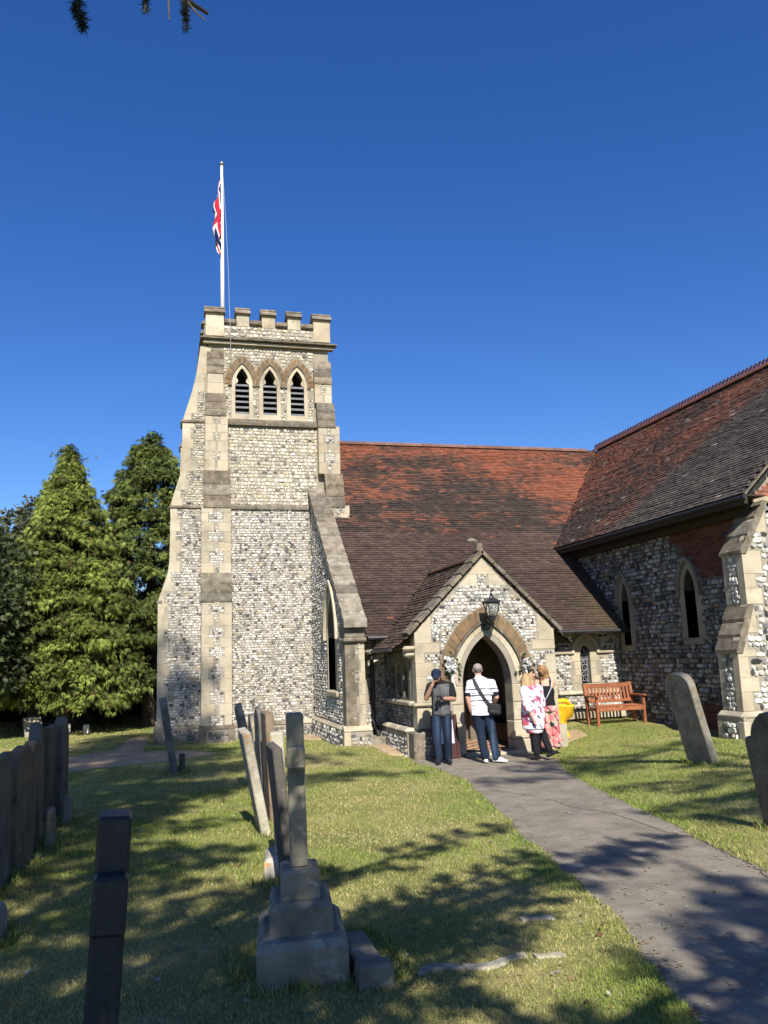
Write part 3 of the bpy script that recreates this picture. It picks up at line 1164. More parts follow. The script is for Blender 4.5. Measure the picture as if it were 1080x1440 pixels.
# ---- nave south wall ------------------------------------------------------
YN = 18.0
FN = FS(YN)
NW = (9.70, 1.17, 1.86, .128, .21)                 # lancet: centre x, sill, springing, half width, rise
mb = MB()
prism(mb, FN, rect(4.1, 10.7, -.3, 2.46), [lancet(NW[0], NW[1], NW[2], NW[3], NW[4])], 0, -.4)
nw = SUB(mb, 'nave_wall', 'mortar')
exn = [rect(9.32, 10.08, 1.02, 1.92), arch_ring(NW[0], NW[2], NW[3], NW[4], .0, .33, 8), rect(9.45, 9.95, 1.8, 2.2)]
exn += quoins(nw, FN, 7.76, 1, 1.0, 1.88, .12, .24, .22)
for z0, h_ in ((1.02, .16), (1.18, .17), (1.35, .16), (1.51, .17), (1.68, .2)):
    k = .36 if int(z0 * 100) % 2 == 0 else .29
    for sg in (-1, 1):
        a, b = sorted((NW[0] + sg * (NW[3] + .002), NW[0] + sg * k))
        if z0 > 1.1:
            block(nw, 'jamb_stone', 'ashlar', FN, a, b, z0 + .002, z0 + h_ - .002, -.22, .010, .01)
pblock(nw, 'sill', 'ashlar', FN, [(9.34, 1.02), (10.06, 1.02), (10.06, 1.17), (9.34, 1.17)], .014, -.25)
pblock(nw, 'window_head', 'ashlar', FN, arch_ring(NW[0], NW[2], NW[3], NW[4], 0, .16, 10), .010, -.22)
pblock(nw, 'hood_mould', 'ashlar', FN, arch_ring(NW[0], NW[2] + .02, NW[3], NW[4], .17, .25, 10, .0), .065, -.02)
pblock(nw, 'glass', 'dark', FN, lancet(NW[0], NW[1], NW[2], NW[3], NW[4]), -.12, -.13)
mb = MB()                                           # lead cames
cz = lambda P, r=.0055: tube(mb, FN([(a, b, -.112) for a, b in P]), r, 4)
for a in (-.115, -.085, .085, .115):
    cz([(NW[0] + a, NW[1] + .01), (NW[0] + a, NW[2] + .06)])
for k in range(6):
    b = NW[1] + .06 + k * .125
    cz([(NW[0] - .12, b), (NW[0] + .12, b)])
    s_ = 1 if k % 2 else -1
    cz([(NW[0] - .085 * s_, b), (NW[0] + .03 * s_, b + .125)])
    cz([(NW[0] + .03 * s_, b), (NW[0] + .03 * s_, b + .125)])
cz([(NW[0] + .07 * math.cos(t), NW[2] + .06 + .07 * math.sin(t)) for t in np.linspace(0, 6.283, 13)])
cz([(NW[0] + .035 * math.cos(t), NW[2] - .14 + .05 * math.sin(t)) for t in np.linspace(0, 6.283, 11)])
mb.build('lead_came', M['came'], nw)
course(nw, 'string_course', FN, 7.76, 9.36, 1.86, 1.955, .06, 'ashlar', slope=.04)
course(nw, 'string_course', FN, 10.03, 10.64, 1.86, 1.955, .06, 'ashlar', slope=.04)
course(nw, 'string_course', FN, 7.76, 10.64, .92, 1.02, .075, 'ashlar', slope=.06)
course(nw, 'plinth_stone', FN, 7.76, 10.64, .36, .56, .10, 'ashlar', slope=.06)
flints(nw, FN, rect(7.77, 10.64, 1.03, 1.85), exn, h=.06, pal=PAL_BIG, seed=71, prot=.016)
flints(nw, FN, rect(7.77, 10.64, 1.96, 2.44), exn, h=.06, pal=PAL_BIG, seed=72, prot=.016)
flints(nw, FN, rect(7.77, 10.64, .57, .91), h=.065, pal=PAL_BIG, seed=73, prot=.016)
flints(nw, FN, rect(7.77, 10.64, .1, .36), h=.065, pal=PAL_BIG, seed=74, prot=.016)
flints(nw, FN, rect(4.28, 4.74, .3, 2.4), h=.08, pal=PAL_LOW, seed=75, prot=.016)
flints(nw, FN, rect(4.2, 4.74, .3, 1.2), h=.08, pal=PAL_LOW, seed=76, prot=.016) if False else None

# ---- roofs ----------------------------------------------------------------
RY, RZ = 24.5, roofz(24.5)
VX = lambda z: 10.2 + (z - 4.71) / .966             # where the transept's west slope is at height z
ridge_x = 14.3
rz_t = 4.71 + .966 * (ridge_x - 10.2)
mb = MB()
e = .03
mb.add([(4.15, 17.55, roofz(17.55) - e), (10.64, 17.55, roofz(17.55) - e), (10.64, 20.12, roofz(20.12) - e), (VX(RZ) + .3, RY, RZ - e), (4.15, RY, RZ - e),
        (4.15, 31.4, roofz(17.55) - e), (18, 31.4, roofz(17.55) - e)],
       tris=[[0, 1, 2], [0, 2, 4], [2, 3, 4]], quads=[[4, 3, 6, 5]])
box(mb, 4.2, 10.6, 17.62, 18.0, 2.36, 2.40)
box(mb, 4.15, 4.30, 18.5, 24.4, 2.3, 3.2)
nave_roof = SUB(mb, 'nave_roof', 'deck')
ln = math.hypot(1, SL)
etn, nvn = np.array([0, 1 / ln, SL / ln]), np.array([0, -SL / ln, 1 / ln])


def keep_nave(s, t):
    y = 17.52 + t / ln
    z = roofz(y)
    k = np.where(z < 4.6, s < 10.64, s < VX(z) + .02)
    k &= (s > 4.19) & ((y < 21.55) | (s > 4.42))
    k &= ~((s > 4.10) & (s < 4.8) & (y > 21.2) & (y < 21.7))
    # porch roof joins here
    zp = 3.93 - np.abs(s - 6.25) * .985
    k &= ~(zp > z + .04)
    return k


def col_nave(s, t, rng):
    n = len(s)
    big = snoise(s, t, .9, 12)
    sm = snoise(s, t * 2.2, 3.2, 13)
    edge = 4.35 + .35 * (snoise(s, s * 0, 1.5, 14) - .5)
    up = ss(-.12, .12, t - edge + .5 * (sm - .5))
    br = np.array([.060, .039, .032]) * rng.uniform(.75, 1.25, (n, 1)) * (.8 + .4 * big[:, None])
    pick = .62 * rng.random(n) + .19 + 1.0 * (big - .5) + .6 * (sm - .5)
    K_ = np.array([[.195, .068, .037], [.150, .058, .035], [.105, .050, .034], [.066, .040, .030], [.042, .031, .026]])
    org = np.stack([np.interp(pick, [.1, .35, .55, .75, .95], K_[:, j]) for j in range(3)], 1) * rng.uniform(.75, 1.25, (n, 1))
    c = br * (1 - up[:, None]) + org * up[:, None]
    odd = rng.random(n) < .006
    c[odd] = np.array([.15, .065, .04])
    moss = ss(9, 10.4, s) * ss(2.5, 0, t) * .5
    c = c * (1 - moss[:, None]) + np.array([.07, .058, .024]) * moss[:, None]
    return c


TG = grow_tiles(np.array([0, 17.52, roofz(17.52)]), np.array([1.0, 0, 0]), etn, nvn, 4.15, 14.4, (RY - 17.52) * ln, .098, .165, keep_nave, col_nave, np.random.default_rng(81))
tiles_part(nave_roof, TG)
x = 4.5
while x < 13.6:
    mb = MB()
    a = np.linspace(-.2, math.pi + .2, 7)
    P = np.array([(0, -.12 * math.cos(t), .10 * math.sin(t)) for t in a])
    V = np.r_[P + (x, RY, RZ), P + (x + .305, RY, RZ)]
    mb.add(V, quads=[[i, i + 1, i + 8, i + 7] for i in range(6)], col=jc(.5, .85, .1) * np.array([.24, .13, .10]))
    mb.build('ridge_tile', M['tile'], nave_roof)
    x += .31
mb = MB()
pts = [(7.95, 17.50, 2.38), (10.66, 17.50, 2.38)]
tube(mb, pts, .05, 8)
mb.build('gutter', M['lead'], CH)
mb = MB()
tube(mb, [(4.25, 17.50, 2.38), (4.85, 17.50, 2.38)], .05, 8)
mb.build('gutter', M['lead'], CH)

# ---- transept -------------------------------------------------------------
XT = 10.65
FTW = FW(XT)
TW = [(17.58, 2.02, 3.08, .155, .44), (15.03, 2.12, 3.12, .19, .46)]
mb = MB()
out = [(12.95, -.3), (18.02, -.3), (18.02, 2.3), (20.3, 4.45), (20.3, 4.72), (12.95, 4.72)]
prism(mb, FTW, out, [lancet(*w_[:3], w_[3], w_[4]) for w_ in TW], 0, -.45)
tw = SUB(mb, 'transept_wall', 'mortar_dark')  # dark mortar: this wall's shade is in its colour
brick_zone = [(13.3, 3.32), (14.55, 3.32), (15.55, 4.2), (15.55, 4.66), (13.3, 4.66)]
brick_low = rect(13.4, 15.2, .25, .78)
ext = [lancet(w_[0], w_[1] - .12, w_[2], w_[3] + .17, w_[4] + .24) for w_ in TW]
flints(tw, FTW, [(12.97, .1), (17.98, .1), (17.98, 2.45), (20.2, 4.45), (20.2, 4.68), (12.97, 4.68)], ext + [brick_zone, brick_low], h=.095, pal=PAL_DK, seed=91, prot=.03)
brickwork(tw, FTW, brick_zone, ext, seed=92, tone=.5)  # brick patches toned down in colour for the shade on this wall
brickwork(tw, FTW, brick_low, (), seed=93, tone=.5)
course(tw, 'string_course', FTW, 13.3, 15.3, 1.46, 1.53, .04)
for w_ in TW:  # window stones darkened in colour to stand for the wall's shade
    mb = MB()
    cy, z0, zs, hw, r_ = w_
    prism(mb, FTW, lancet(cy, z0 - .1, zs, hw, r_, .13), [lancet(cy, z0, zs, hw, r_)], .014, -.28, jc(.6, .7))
    wn = SUB(mb, 'transept_window', 'ashlar')
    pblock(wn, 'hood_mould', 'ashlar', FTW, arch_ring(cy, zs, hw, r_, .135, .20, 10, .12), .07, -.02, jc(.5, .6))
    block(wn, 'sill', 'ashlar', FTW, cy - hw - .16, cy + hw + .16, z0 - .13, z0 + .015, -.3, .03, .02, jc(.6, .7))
    for sg in (-1, 1):
        for k in range(3):
            wd = .24 if k % 2 else .16
            a, b = sorted((cy + sg * (hw + .12), cy + sg * (hw + wd + .04)))
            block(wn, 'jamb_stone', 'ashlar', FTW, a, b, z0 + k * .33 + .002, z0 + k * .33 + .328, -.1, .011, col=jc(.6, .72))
    pblock(wn, 'glass', 'dark', FTW, lancet(cy, z0, zs, hw, r_), -.26, -.27)
# gable wall, mostly outside the picture
FTS = FS(12.95)
mb = MB()
prism(mb, FTS, [(XT, -.3), (17.95, -.3), (17.95, 4.7), (14.3, 8.3), (XT, 4.75)], (), 0, -.45)
tg = SUB(mb, 'transept_gable', 'mortar')
flints(tg, FTS, rect(10.66, 12.6, .2, 4.55), h=.13, pal=PAL_BIG, seed=94, prot=.03)
brickwork(tg, FTS, [(10.75, 4.72), (13.0, 4.72), (13.0, 6.9)], (), seed=95)
for k in range(3):
    block(tg, 'corbel_stone', 'ashlar', FTS, 10.72 + k * .5, 11.2 + k * .5, 4.6, 4.72, -.1, .05)
# angle buttress at the corner
XB = [(.76, 9.86), (1.86, 9.87), (1.861, 9.85), (2.68, 10.18), (3.65, 10.18), (3.651, 10.15), (4.60, 10.74)]
xb = lambda z: float(np.interp(z, [a for a, _ in XB], [b for _, b in XB]))
FBS = FS(12.72)
mb = MB()
prism(mb, FBS, [(10.86, -.3), (10.80, 4.6)] + [(x_, z_) for z_, x_ in XB[::-1]] + [(9.86, -.3)], (), 0, -.56)
tb = SUB(mb, 'transept_buttress', 'mortar')
ex, b, k = [], .80, 0
while b < 4.5:
    hh = min(.30 * random.uniform(.85, 1.2), 4.56 - b)
    for lim in (1.86, 2.68, 3.65):
        if b < lim < b + hh + .1:
            hh = lim - b + .001
    w = (.20, .36)[k % 2] * random.uniform(.9, 1.1)
    z0, z1 = b + .003, b + hh - .003
    P = [(xb(z0) - .007, z0), (min(xb(z0) + w, 10.8), z0), (min(xb(z0) + w, 10.8), z1), (xb(z1 - .002) - .007, z1)]
    pblock(tb, 'quoin', 'ashlar', FBS, P, .008, -.16, jc(.95, 1.15))
    ex.append([(P[0][0] - .01, z0 - .003), (P[1][0] + .004, z0 - .003), (P[2][0] + .004, z1 + .003), (P[3][0] - .01, z1 + .003)])
    b += hh
    k += 1
o = [(10.8, .80), (10.8, 4.3)] + [(xb(z), z) for z in np.linspace(4.3, .80, 10)]
flints_single(tb, FBS, o, ex, h=.10, seed=96)
for (xx, za, zb) in ((9.87, .80, 1.84), (10.18, 2.70, 3.62)):
    f = FW(xx)
    exq = quoins(tb, f, 13.28, -1, za, zb, .10, .15, .26, side=.004, depth=.15)
    exq += [rect(12.70, 12.88, za, zb)]
    b = za
    while b < zb - .05:
        hh = min(.3, zb - b)
        block(tb, 'quoin', 'ashlar', f, 12.885 - .17, 12.885 + random.uniform(-.03, .03), b + .003, b + hh - .003, -.05, .006)
        b += hh
    flints(tb, f, rect(12.86, 13.2, za, zb), exq, h=.085, pal=PAL_BIG, seed=97, prot=.018)
profw = Frame((0, 0, 0), (-1, 0, 0), (0, 0, 1), (0, 1, 0))
weathering(tb, profw, -9.86, 1.86, -10.18, 2.68, 12.70, 13.28, 3)
weathering(tb, profw, -10.16, 3.65, -10.74, 4.60, 12.70, 13.28, 3)
mb = MB()
box(mb, 9.78, 10.86, 12.64, 13.36, -.3, .72)
tp = SUB(mb, 'buttress_plinth', 'mortar')
for (f, a0, a1, nm) in ((FS(12.64), 9.772, 10.86, 's'), (FW(9.78), 12.632, 13.368, 'w')):
    block(tp, 'quoin', 'ashlar', f, a0, a0 + .15, 0, .62, -.1, .008)
    block(tp, 'quoin', 'ashlar', f, a1 - .13, a1, 0, .62, -.1, .006)
    flints(tp, f, rect(a0 + .15, a1 - .13, .1, .62), h=.1, pal=PAL_BIG, seed=98, prot=.02)
for (x0, x1) in ((9.765, 10.3), (10.302, 10.87)):
    block(tp, 'plinth_stone', 'ashlar', WORLD, x0, x1, 12.62, 13.38, .63, .79, .07)

# roof of the transept
mb = MB()
V = [(10.2, 12.5, 4.71 - e), (10.2, 20.15, 4.71 - e), (ridge_x, 12.5, rz_t - e), (ridge_x, 24.9, rz_t - e), (18.4, 12.5, 4.71 - e), (18.4, 24.9, 4.71 - e), (14.3, 31, rz_t - e)]
mb.add(V, tris=[[0, 1, 3], [0, 3, 2]], quads=[[2, 3, 5, 4]])
box(mb, 10.18, 10.66, 12.5, 20.1, 4.64, 4.665)
tr_roof = SUB(mb, 'transept_roof', 'deck')
lt = math.hypot(1, .966)
ett, nvt = np.array([1 / lt, 0, .966 / lt]), np.array([-.966 / lt, 0, 1 / lt])


def keep_tr(s, t):
    x_ = 10.17 + t / lt
    z = 4.71 + .966 * (x_ - 10.2)
    return (s > 12.5) & (s < 17.6 + (z - 2.47) / .89 + .03)


def col_tr(s, t, rng):
    n = len(s)
    big = snoise(s * .6 + t * .5, t * .5 - s * .3, 1.0, 15)
    sm = snoise(s, t * 2.4, 3.0, 16)
    south = ss(16.6, 15.2, s + .55 * (t - 2.5) + 1.2 * (big - .5))
    pick = rng.random(n) * .8 + .9 * (big - .4) + .5 * (sm - .5)
    org = np.stack([np.interp(pick, [0, .3, .6, .9], [.175, .120, .082, .055]), np.interp(pick, [0, .3, .6, .9], [.072, .056, .046, .040]), np.interp(pick, [0, .3, .6, .9], [.045, .039, .036, .034])], 1) * rng.uniform(.75, 1.25, (n, 1))
    dk = np.array([.072, .060, .053]) * rng.uniform(.7, 1.3, (n, 1)) * (.85 + .3 * sm[:, None])
    c = org * (1 - south[:, None]) + dk * south[:, None]
    odd = rng.random(n) < .010
    c[odd] = np.array([.22, .20, .18])
    return c


TG = grow_tiles(np.array([10.17, 0, 4.71 - .03]), np.array([0, 1.0, 0]), ett, nvt, 12.48, 25.0, (ridge_x - 10.17) * lt, .098, .165, keep_tr, col_tr, np.random.default_rng(82), .023)
# the nearest rows singly
cand = TG[4]
order = np.argsort(np.hypot(cand[:, 0] - 12.5, cand[:, 1] * 1.3))[:300]
tiles_part(tr_roof, TG, single=lambda S: order)
y = 12.52
k = 0
while y < 24.6:
    mb = MB()
    a = np.linspace(-.1, math.pi + .1, 7)
    P = np.array([(-.13 * math.cos(t), 0, .11 * math.sin(t)) for t in a])
    cc = np.array([.19, .075, .046]) * random.uniform(.75, 1.15)
    mb.add(np.r_[P + (ridge_x, y, rz_t), P + (ridge_x, y + .30, rz_t)], quads=[[i, i + 1, i + 8, i + 7] for i in range(6)], col=cc)
    rt = mb.build('ridge_tile', M['tile'], tr_roof)
    mb = MB()
    for j in range(2):                              # the looped cresting on each ridge tile
        yc = y + .075 + .15 * j
        zc = rz_t + .165
        ring = [(ridge_x, yc + .055 * math.cos(t), zc + .06 * math.sin(t)) for t in np.linspace(0, 6.283, 9)]
        tube(mb, ring, .021, 5, col=np.array([.11, .04, .032]), cap=False)
    mb.build('ridge_crest', M['tile'], tr_roof)
    y += .305
    k += 1
mb = MB()
tube(mb, [(10.17, 12.45, 4.62), (10.17, 20.1, 4.62)], .04, 8)
mb.build('gutter', M['lead'], CH)
mb = MB()
box(mb, 10.50, 10.63, 12.9, 20.0, 4.36, 4.635)  # dark band put in for the shadow under the eaves
box(mb, 10.19, 10.26, 12.5, 20.1, 4.5, 4.70)
mb.build('eaves_shade_board', M['oak'], CH, kind='stuff')
mb = MB()
for k in range(14):                                 # verge tiles bedded on the gable
    f0, f1 = k / 14, (k + 1) / 14 - .004
    xa, xb_ = 10.2 + 4.1 * f0, 10.2 + 4.1 * f1
    za, zb = 4.70 + .966 * (xa - 10.2), 4.70 + .966 * (xb_ - 10.2)
    prism(mb, FS(12.5), [(xa, za - .06), (xb_, zb - .06), (xb_, zb - .015), (xa, za - .015)], (), .03, -.35, jc())
mb.build('verge', M['weather'], tr_roof)

# ---- porch ----------------------------------------------------------------
YP = 15.65
FPO = FS(YP)
PC, PW, PZ, PR_ = 6.235, .525, 1.38, .95
px0, px1, pe, pa = 4.75, 7.75, 2.42, 3.93
gable = [(px0, -.3), (px1, -.3), (px1, pe), (6.25, pa), (px0, pe)]
mb = MB()
prism(mb, FPO, gable, [lancet(PC, -.31 + .02, PZ, PW, PR_)], 0, -.38)
pw = SUB(mb, 'porch_wall', 'mortar')
exp_ = [lancet(PC, 0, PZ, PW + .24, PR_ + .3), arch_ring(PC, PZ, PW, PR_, .2, .53, 10)]
exp_ += quoins(pw, FPO, px0, 1, 1.06, 2.02, .20, .34, .24)
exp_ += quoins(pw, FPO, px1, -1, .5, 1.9, .20, .34, .27)
for sg in (1, -1):
    X = lambda d: px0 + d if sg > 0 else px1 - d
    for P in ([(0, 2.02), (.5, 2.02), (.5, 2.20), (0, 2.20)], [(0, 2.205), (.34, 2.205), (.34, 2.72), (.28, 2.70), (0, 2.42)]):
        Q = [(X(a) - (.006 * sg if a == 0 else 0), b) for a, b in P]
        pblock(pw, 'kneeler', 'ashlar', FPO, Q, .008, -.2)
        exp_.append([(X(a + (.004 if a > 0 else 0)), b) for a, b in P])
for P in ([(5.73, 3.33), (6.12, 3.33), (6.12, 3.56), (5.95, 3.56)], [(6.77, 3.33), (6.38, 3.33), (6.38, 3.56), (6.55, 3.56)], [(5.95, 3.565), (6.55, 3.565), (6.25, 3.87)]):
    pblock(pw, 'apex_stone', 'ashlar', FPO, P, .008, -.2)
    exp_.append(P)
inner = [(px0 + .01, .72), (px1 - .01, .72), (px1 - .01, pe - .02), (6.25, pa - .1), (px0 + .01, pe - .02)]
flints(pw, FPO, inner, exp_ + [rect(4.7, 5.0, .5, 1.06), rect(4.7, 5.5, .96, 1.07), rect(5.40, 5.75, 0, .75)], h=.064, pal=PAL_BIG, seed=101, prot=.018)
# arch: jambs, inner ring, hood mould, brown voussoirs
for sg in (-1, 1):
    z = -.1
    k = 0
    while z < PZ - .01:
        hh = min(.36, PZ - z)
        a, b = sorted((PC + sg * PW, PC + sg * (PW + .24 + (.02 if k % 2 else 0))))
        if z < .55:
            a, b = sorted((PC + sg * (PW - .012), PC + sg * (PW + (.34 if z < .2 else .30))))
        block(pw, 'jamb_stone', 'ashlar', FPO, a, b, z + .002, z + hh - .002, -.36, .014 if z > .55 else .035, .022, jc(.95, 1.12))
        z += hh
        k += 1
voussoirs(pw, FPO, PC, PZ, PW, PR_, 0, .105, 5, -.035, -.36, 'ashlar', name='arch_stone', clo=.97, chi=1.05, skip=.008)
voussoirs(pw, FPO, PC, PZ, PW, PR_, .11, .235, 5, .014, -.3, 'ashlar', name='arch_stone', clo=.97, chi=1.06, skip=.008)
for sg in (1, -1):
    ring = arch_ring(PC, PZ, PW, PR_, .24, .285, 12)
pblock(pw, 'hood_mould', 'weather', FPO, arch_ring(PC, PZ, PW, PR_, .24, .285, 12, .02), .065, -.02, jc(.7, .8))
voussoirs(pw, FPO, PC, PZ + .0, PW, PR_, .29, .515, 14, .014, -.1, 'ironstone', skip=.06)
for sg in (-1, 1):
    a, b = sorted((PC + sg * .80, PC + sg * 1.0))
    block(pw, 'springer', 'ironstone', FPO, a, b, 1.20, 1.385, -.1, .012, .006, (1.5, 1.4, 1.2))
# ledge and pedestal at the left corner
block(pw, 'ledge', 'ashlar', WORLD, 4.66, 5.30, 15.56, 15.8, .98, 1.06, .03, jc(.8, .9))
block(pw, 'pedestal', 'ashlar', FPO, 4.735, 5.02, .56, .975, -.25, .03, .01, jc(1.0, 1.1))
flints(pw, FPO, rect(5.02, 5.42, .56, .97), (), h=.07, pal=PAL_BIG, seed=102, prot=.015)
mb = MB()
box(mb, 4.60, 5.10, 15.46, 15.85, -.3, .52, bev=.03)
pp = mb.build('porch_plinth', M['weather'], CH)
flints(pp, FS(15.46), rect(4.80, 5.08, .0, .5), h=.08, seed=103)
mb = MB()
box(mb, 4.58, 4.76, 15.85, 18.0, -.3, .46)
wp = mb.build('porch_plinth', M['mortar'], CH)
flints(wp, FW(4.58), rect(15.87, 17.95, .0, .44), h=.08, seed=104)
for k in range(3):
    block(wp, 'plinth_stone', 'ashlar', WORLD, 4.55, 4.78, 15.86 + k * .72, 16.57 + k * .72, .46, .57, .05)
mb = MB()
box(mb, 7.3, 7.86, 15.57, 16.0, -.3, .5, bev=.05)
rb_ = mb.build('porch_plinth', M['weather'], CH)
block(rb_, 'quoin', 'ashlar', FS(15.57), 7.5, 7.868, -.1, .5, -.3, .008)
# coping with its stepped stones and the broken finial
for sg in (1, -1):
    n = 7
    for k in range(n):
        f0, f1 = k / n, (k + 1) / n - .012
        L0, L1 = np.array([6.25 - sg * 1.66, pe - .02]), np.array([6.25, pa + .11])
        p0, p1 = L0 + (L1 - L0) * f0, L0 + (L1 - L0) * f1
        if k == n - 1:
            p1 = L1
        d = (L1 - L0) / np.linalg.norm(L1 - L0)
        nv = np.array([-d[1] * sg, d[0] * sg])
        if nv[1] < 0:
            nv = -nv
        P = [p0 - nv * .045, p1 - nv * .045, p1 + nv * .018, p0 + nv * .034]
        pblock(pw, 'coping_stone', 'weather', FPO, [tuple(p) for p in P], .085, -.36, jc(.75, 1.1, .04))
mb = MB()
box(mb, 6.18, 6.32, pa + .10, pa + .28, -.2, -.02, FPO, .03, jc(1.1, 1.3))
ring = [(6.17 - .06 + .07 * math.cos(t), pa + .31 + .035 * math.sin(t)) for t in np.linspace(-.2, 3.0, 9)]
tube(mb, FPO([(a, b, -.11) for a, b in ring]), .048, 8, jc(1.1, 1.3))
mb.build('finial', M['weather'], pw)
# west wall with its traceried window, eaves shade put into its dark colours
FPW = FW(px0)
mb = MB()
prism(mb, FPW, rect(16.03, 18.0, -.3, 2.30), [rect(16.15, 17.55, 1.1, 1.98)], 0, -.3)
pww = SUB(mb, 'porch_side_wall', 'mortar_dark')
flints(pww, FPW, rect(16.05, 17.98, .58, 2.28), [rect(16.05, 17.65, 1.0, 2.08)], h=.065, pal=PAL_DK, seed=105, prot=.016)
hs = [lancet(16.15 + .7 / 3 * .5 * 2 * (k + .5) * 1.0 + .0, 1.12, 1.62, .165, .27) for k in range(3)]
hs = [lancet(16.15 + 1.4 * (k + .5) / 3, 1.14, 1.60, .17, .28) for k in range(3)]
pblock(pww, 'window_tracery', 'weather', FPW, rect(16.06, 17.64, 1.09, 2.04), .012, -.14, jc(.9, 1.0), holes=hs)  # darker stone stands in for shade here
block(pww, 'sill', 'ashlar', WORLD, 4.64, 4.80, 15.83, 17.7, .985, 1.085, .03)
block(pww, 'corbel_stone', 'ashlar', WORLD, 4.50, 4.78, 15.62, 15.74, 2.06, 2.16, .04)
block(pww, 'corbel_stone', 'ashlar', WORLD, 4.55, 4.78, 15.70, 15.90, 1.94, 2.08, .04)
mb = MB()
box(mb, 7.45, 7.75, 16.03, 18.0, -.3, 2.35)
SUB(mb, 'porch_side_wall', 'mortar')
# inside
mb = MB()
box(mb, 5.051, 5.07, 16.03, 17.9, .06, 1.0)
box(mb, 7.42, 7.449, 16.04, 17.98, .06, 2.4)
prism(mb, FS(17.98), [(5.06, -.1), (7.44, -.1), (7.44, 2.4), (6.25, 3.6), (5.06, 2.4)], [lancet(5.95, .05, 1.35, .42, .62)], 0, -.012)
box(mb, 6.62, 6.9, 17.8, 17.979, .06, 2.6)
SUB(mb, 'porch_lining', 'plaster')
mb = MB()
prism(mb, FS(17.97), lancet(5.95, .05, 1.35, .41, .61), (), -.012, -.025)
for k in range(6):
    box(mb, 5.56 + k * .13, 5.68 + k * .13, .07, 1.5, -.011, .008, FS(17.97))
SUB(mb, 'church_door', 'oak')
mb = MB()
box(mb, 6.98, 7.418, 16.1, 17.9, .06, .44, bev=.01)
box(mb, 6.94, 7.418, 16.1, 17.9, .441, .49, bev=.01)
SUB(mb, 'porch_bench', 'oak')
mb = MB()
for i in range(12):
    for j in range(12):
        xa, ya = 5.08 + i * .195, 15.78 + j * .185
        c = (.34, .12, .07) if (i + j) % 2 else (.42, .34, .23)
        box(mb, xa + .004, xa + .191, ya + .004, ya + .181, .02, .062 + random.uniform(0, .002), col=np.array(c) * random.uniform(.8, 1.1))
mb.build('floor_tile', M['floortile'], CH, kind='stuff')
for k in range(2):
    block(CH, 'threshold', 'ashlar', WORLD, 5.62 + k * .62, 6.235 + k * .62, 15.38, 15.775, -.1, .055, .015)
# roof slopes of the porch
mb = MB()
for sg in (1, -1):
    X = lambda d: 6.25 - sg * d
    yb = lambda z: 17.6 + (z - 2.47) / .89
    pr = [(0, pa - .03), (1.5, pe - .02), (1.94, 2.13)]
    for (d0, z0), (d1, z1) in zip(pr, pr[1:]):
        V = [(X(d0), YP + .1, z0 - .02), (X(d1), YP + .1, z1 - .02), (X(d1), max(yb(z1), 17.6), z1 - .02), (X(d0), yb(z0), z0 - .02)]
        mb.add(V, quads=[[0, 1, 2, 3]])
prf = SUB(mb, 'porch_roof', 'deck')


def col_p(s, t, rng):
    return np.array([.068, .045, .037]) * rng.uniform(.65, 1.35, (len(s), 1)) * (.8 + .4 * snoise(s, t, 1.2, 17))[:, None]


for sg in (1, -1):
    for (d0, z0, d1, z1, sd_) in ((1.94, 2.13, 1.46, 2.455, 83), (1.5, pe - .005, 0, pa - .01, 84)):
        L = math.hypot(d0 - d1, z1 - z0)
        et_ = np.array([sg * (d0 - d1) / L, 0, (z1 - z0) / L])
        nv_ = np.array([-sg * (z1 - z0) / L, 0, (d0 - d1) / L])
        kp = lambda s, t, z0=z0, z1=z1, L=L: s < 17.6 + (z0 + (z1 - z0) * t / L - 2.47) / .89 + .05
        TG = grow_tiles(np.array([6.25 - sg * d0, 0, z0]), np.array([0, 1.0, 0]), et_, nv_, YP + .06, 19.6, L, .098, .165, kp, col_p, np.random.default_rng(sd_))
        tiles_part(prf, TG)
y = YP + .3
while y < 19.0:
    mb = MB()
    a = np.linspace(-.1, math.pi + .1, 7)
    P = np.array([(-.11 * math.cos(t), 0, .09 * math.sin(t)) for t in a])
    mb.add(np.r_[P + (6.25, y, pa - .02), P + (6.25, y + .3, pa - .02)], quads=[[i, i + 1, i + 8, i + 7] for i in range(6)], col=np.array([.12, .06, .045]) * random.uniform(.7, 1.2))
    mb.build('ridge_tile', M['tile'], prf)
    y += .305
mb = MB()
tube(mb, [(4.27, 15.72, 2.10), (4.27, 17.3, 2.085)], .035, 8, (1, 1, 1))
mb.build('gutter', M['lead'], CH)
mb = MB()
tube(mb, [(4.27, 17.3, 2.085), (4.27, 18.0, 2.07)], .05, 8, (1, 1, 1))
mb.build('gutter_end', M['ashlar'], CH)
mb = MB()                                           # downpipe with its shoe
tube(mb, [(4.40, 17.55, 2.35), (4.42, 17.75, 2.15), (4.42, 17.90, 2.0), (4.42, 17.90, .62), (4.44, 17.84, .52), (4.46, 17.72, .42), (4.47, 17.70, .3)], .042, 9)
for z in (1.75, 1.1, .75):
    tube(mb, [(4.42, 17.90, z), (4.42, 17.90, z + .06)], .055, 9)
dp = mb.build('downpipe', M['lead'], CH)
mb = MB()
for (a0, a1, b0, b1) in ((4.22, 4.62, 17.42, 17.47), (4.22, 4.62, 17.75, 17.80), (4.22, 4.27, 17.471, 17.749), (4.57, 4.62, 17.471, 17.749), (4.271, 4.569, 17.471, 17.749)):
    box(mb, a0, a1, b0, b1, 0, .30 if a1 - a0 < .4 and b1 - b0 > .2 and a1 - a0 < .1 or b1 - b0 < .1 else .2)
mb.build('drain_trough', M['grave'], CH)
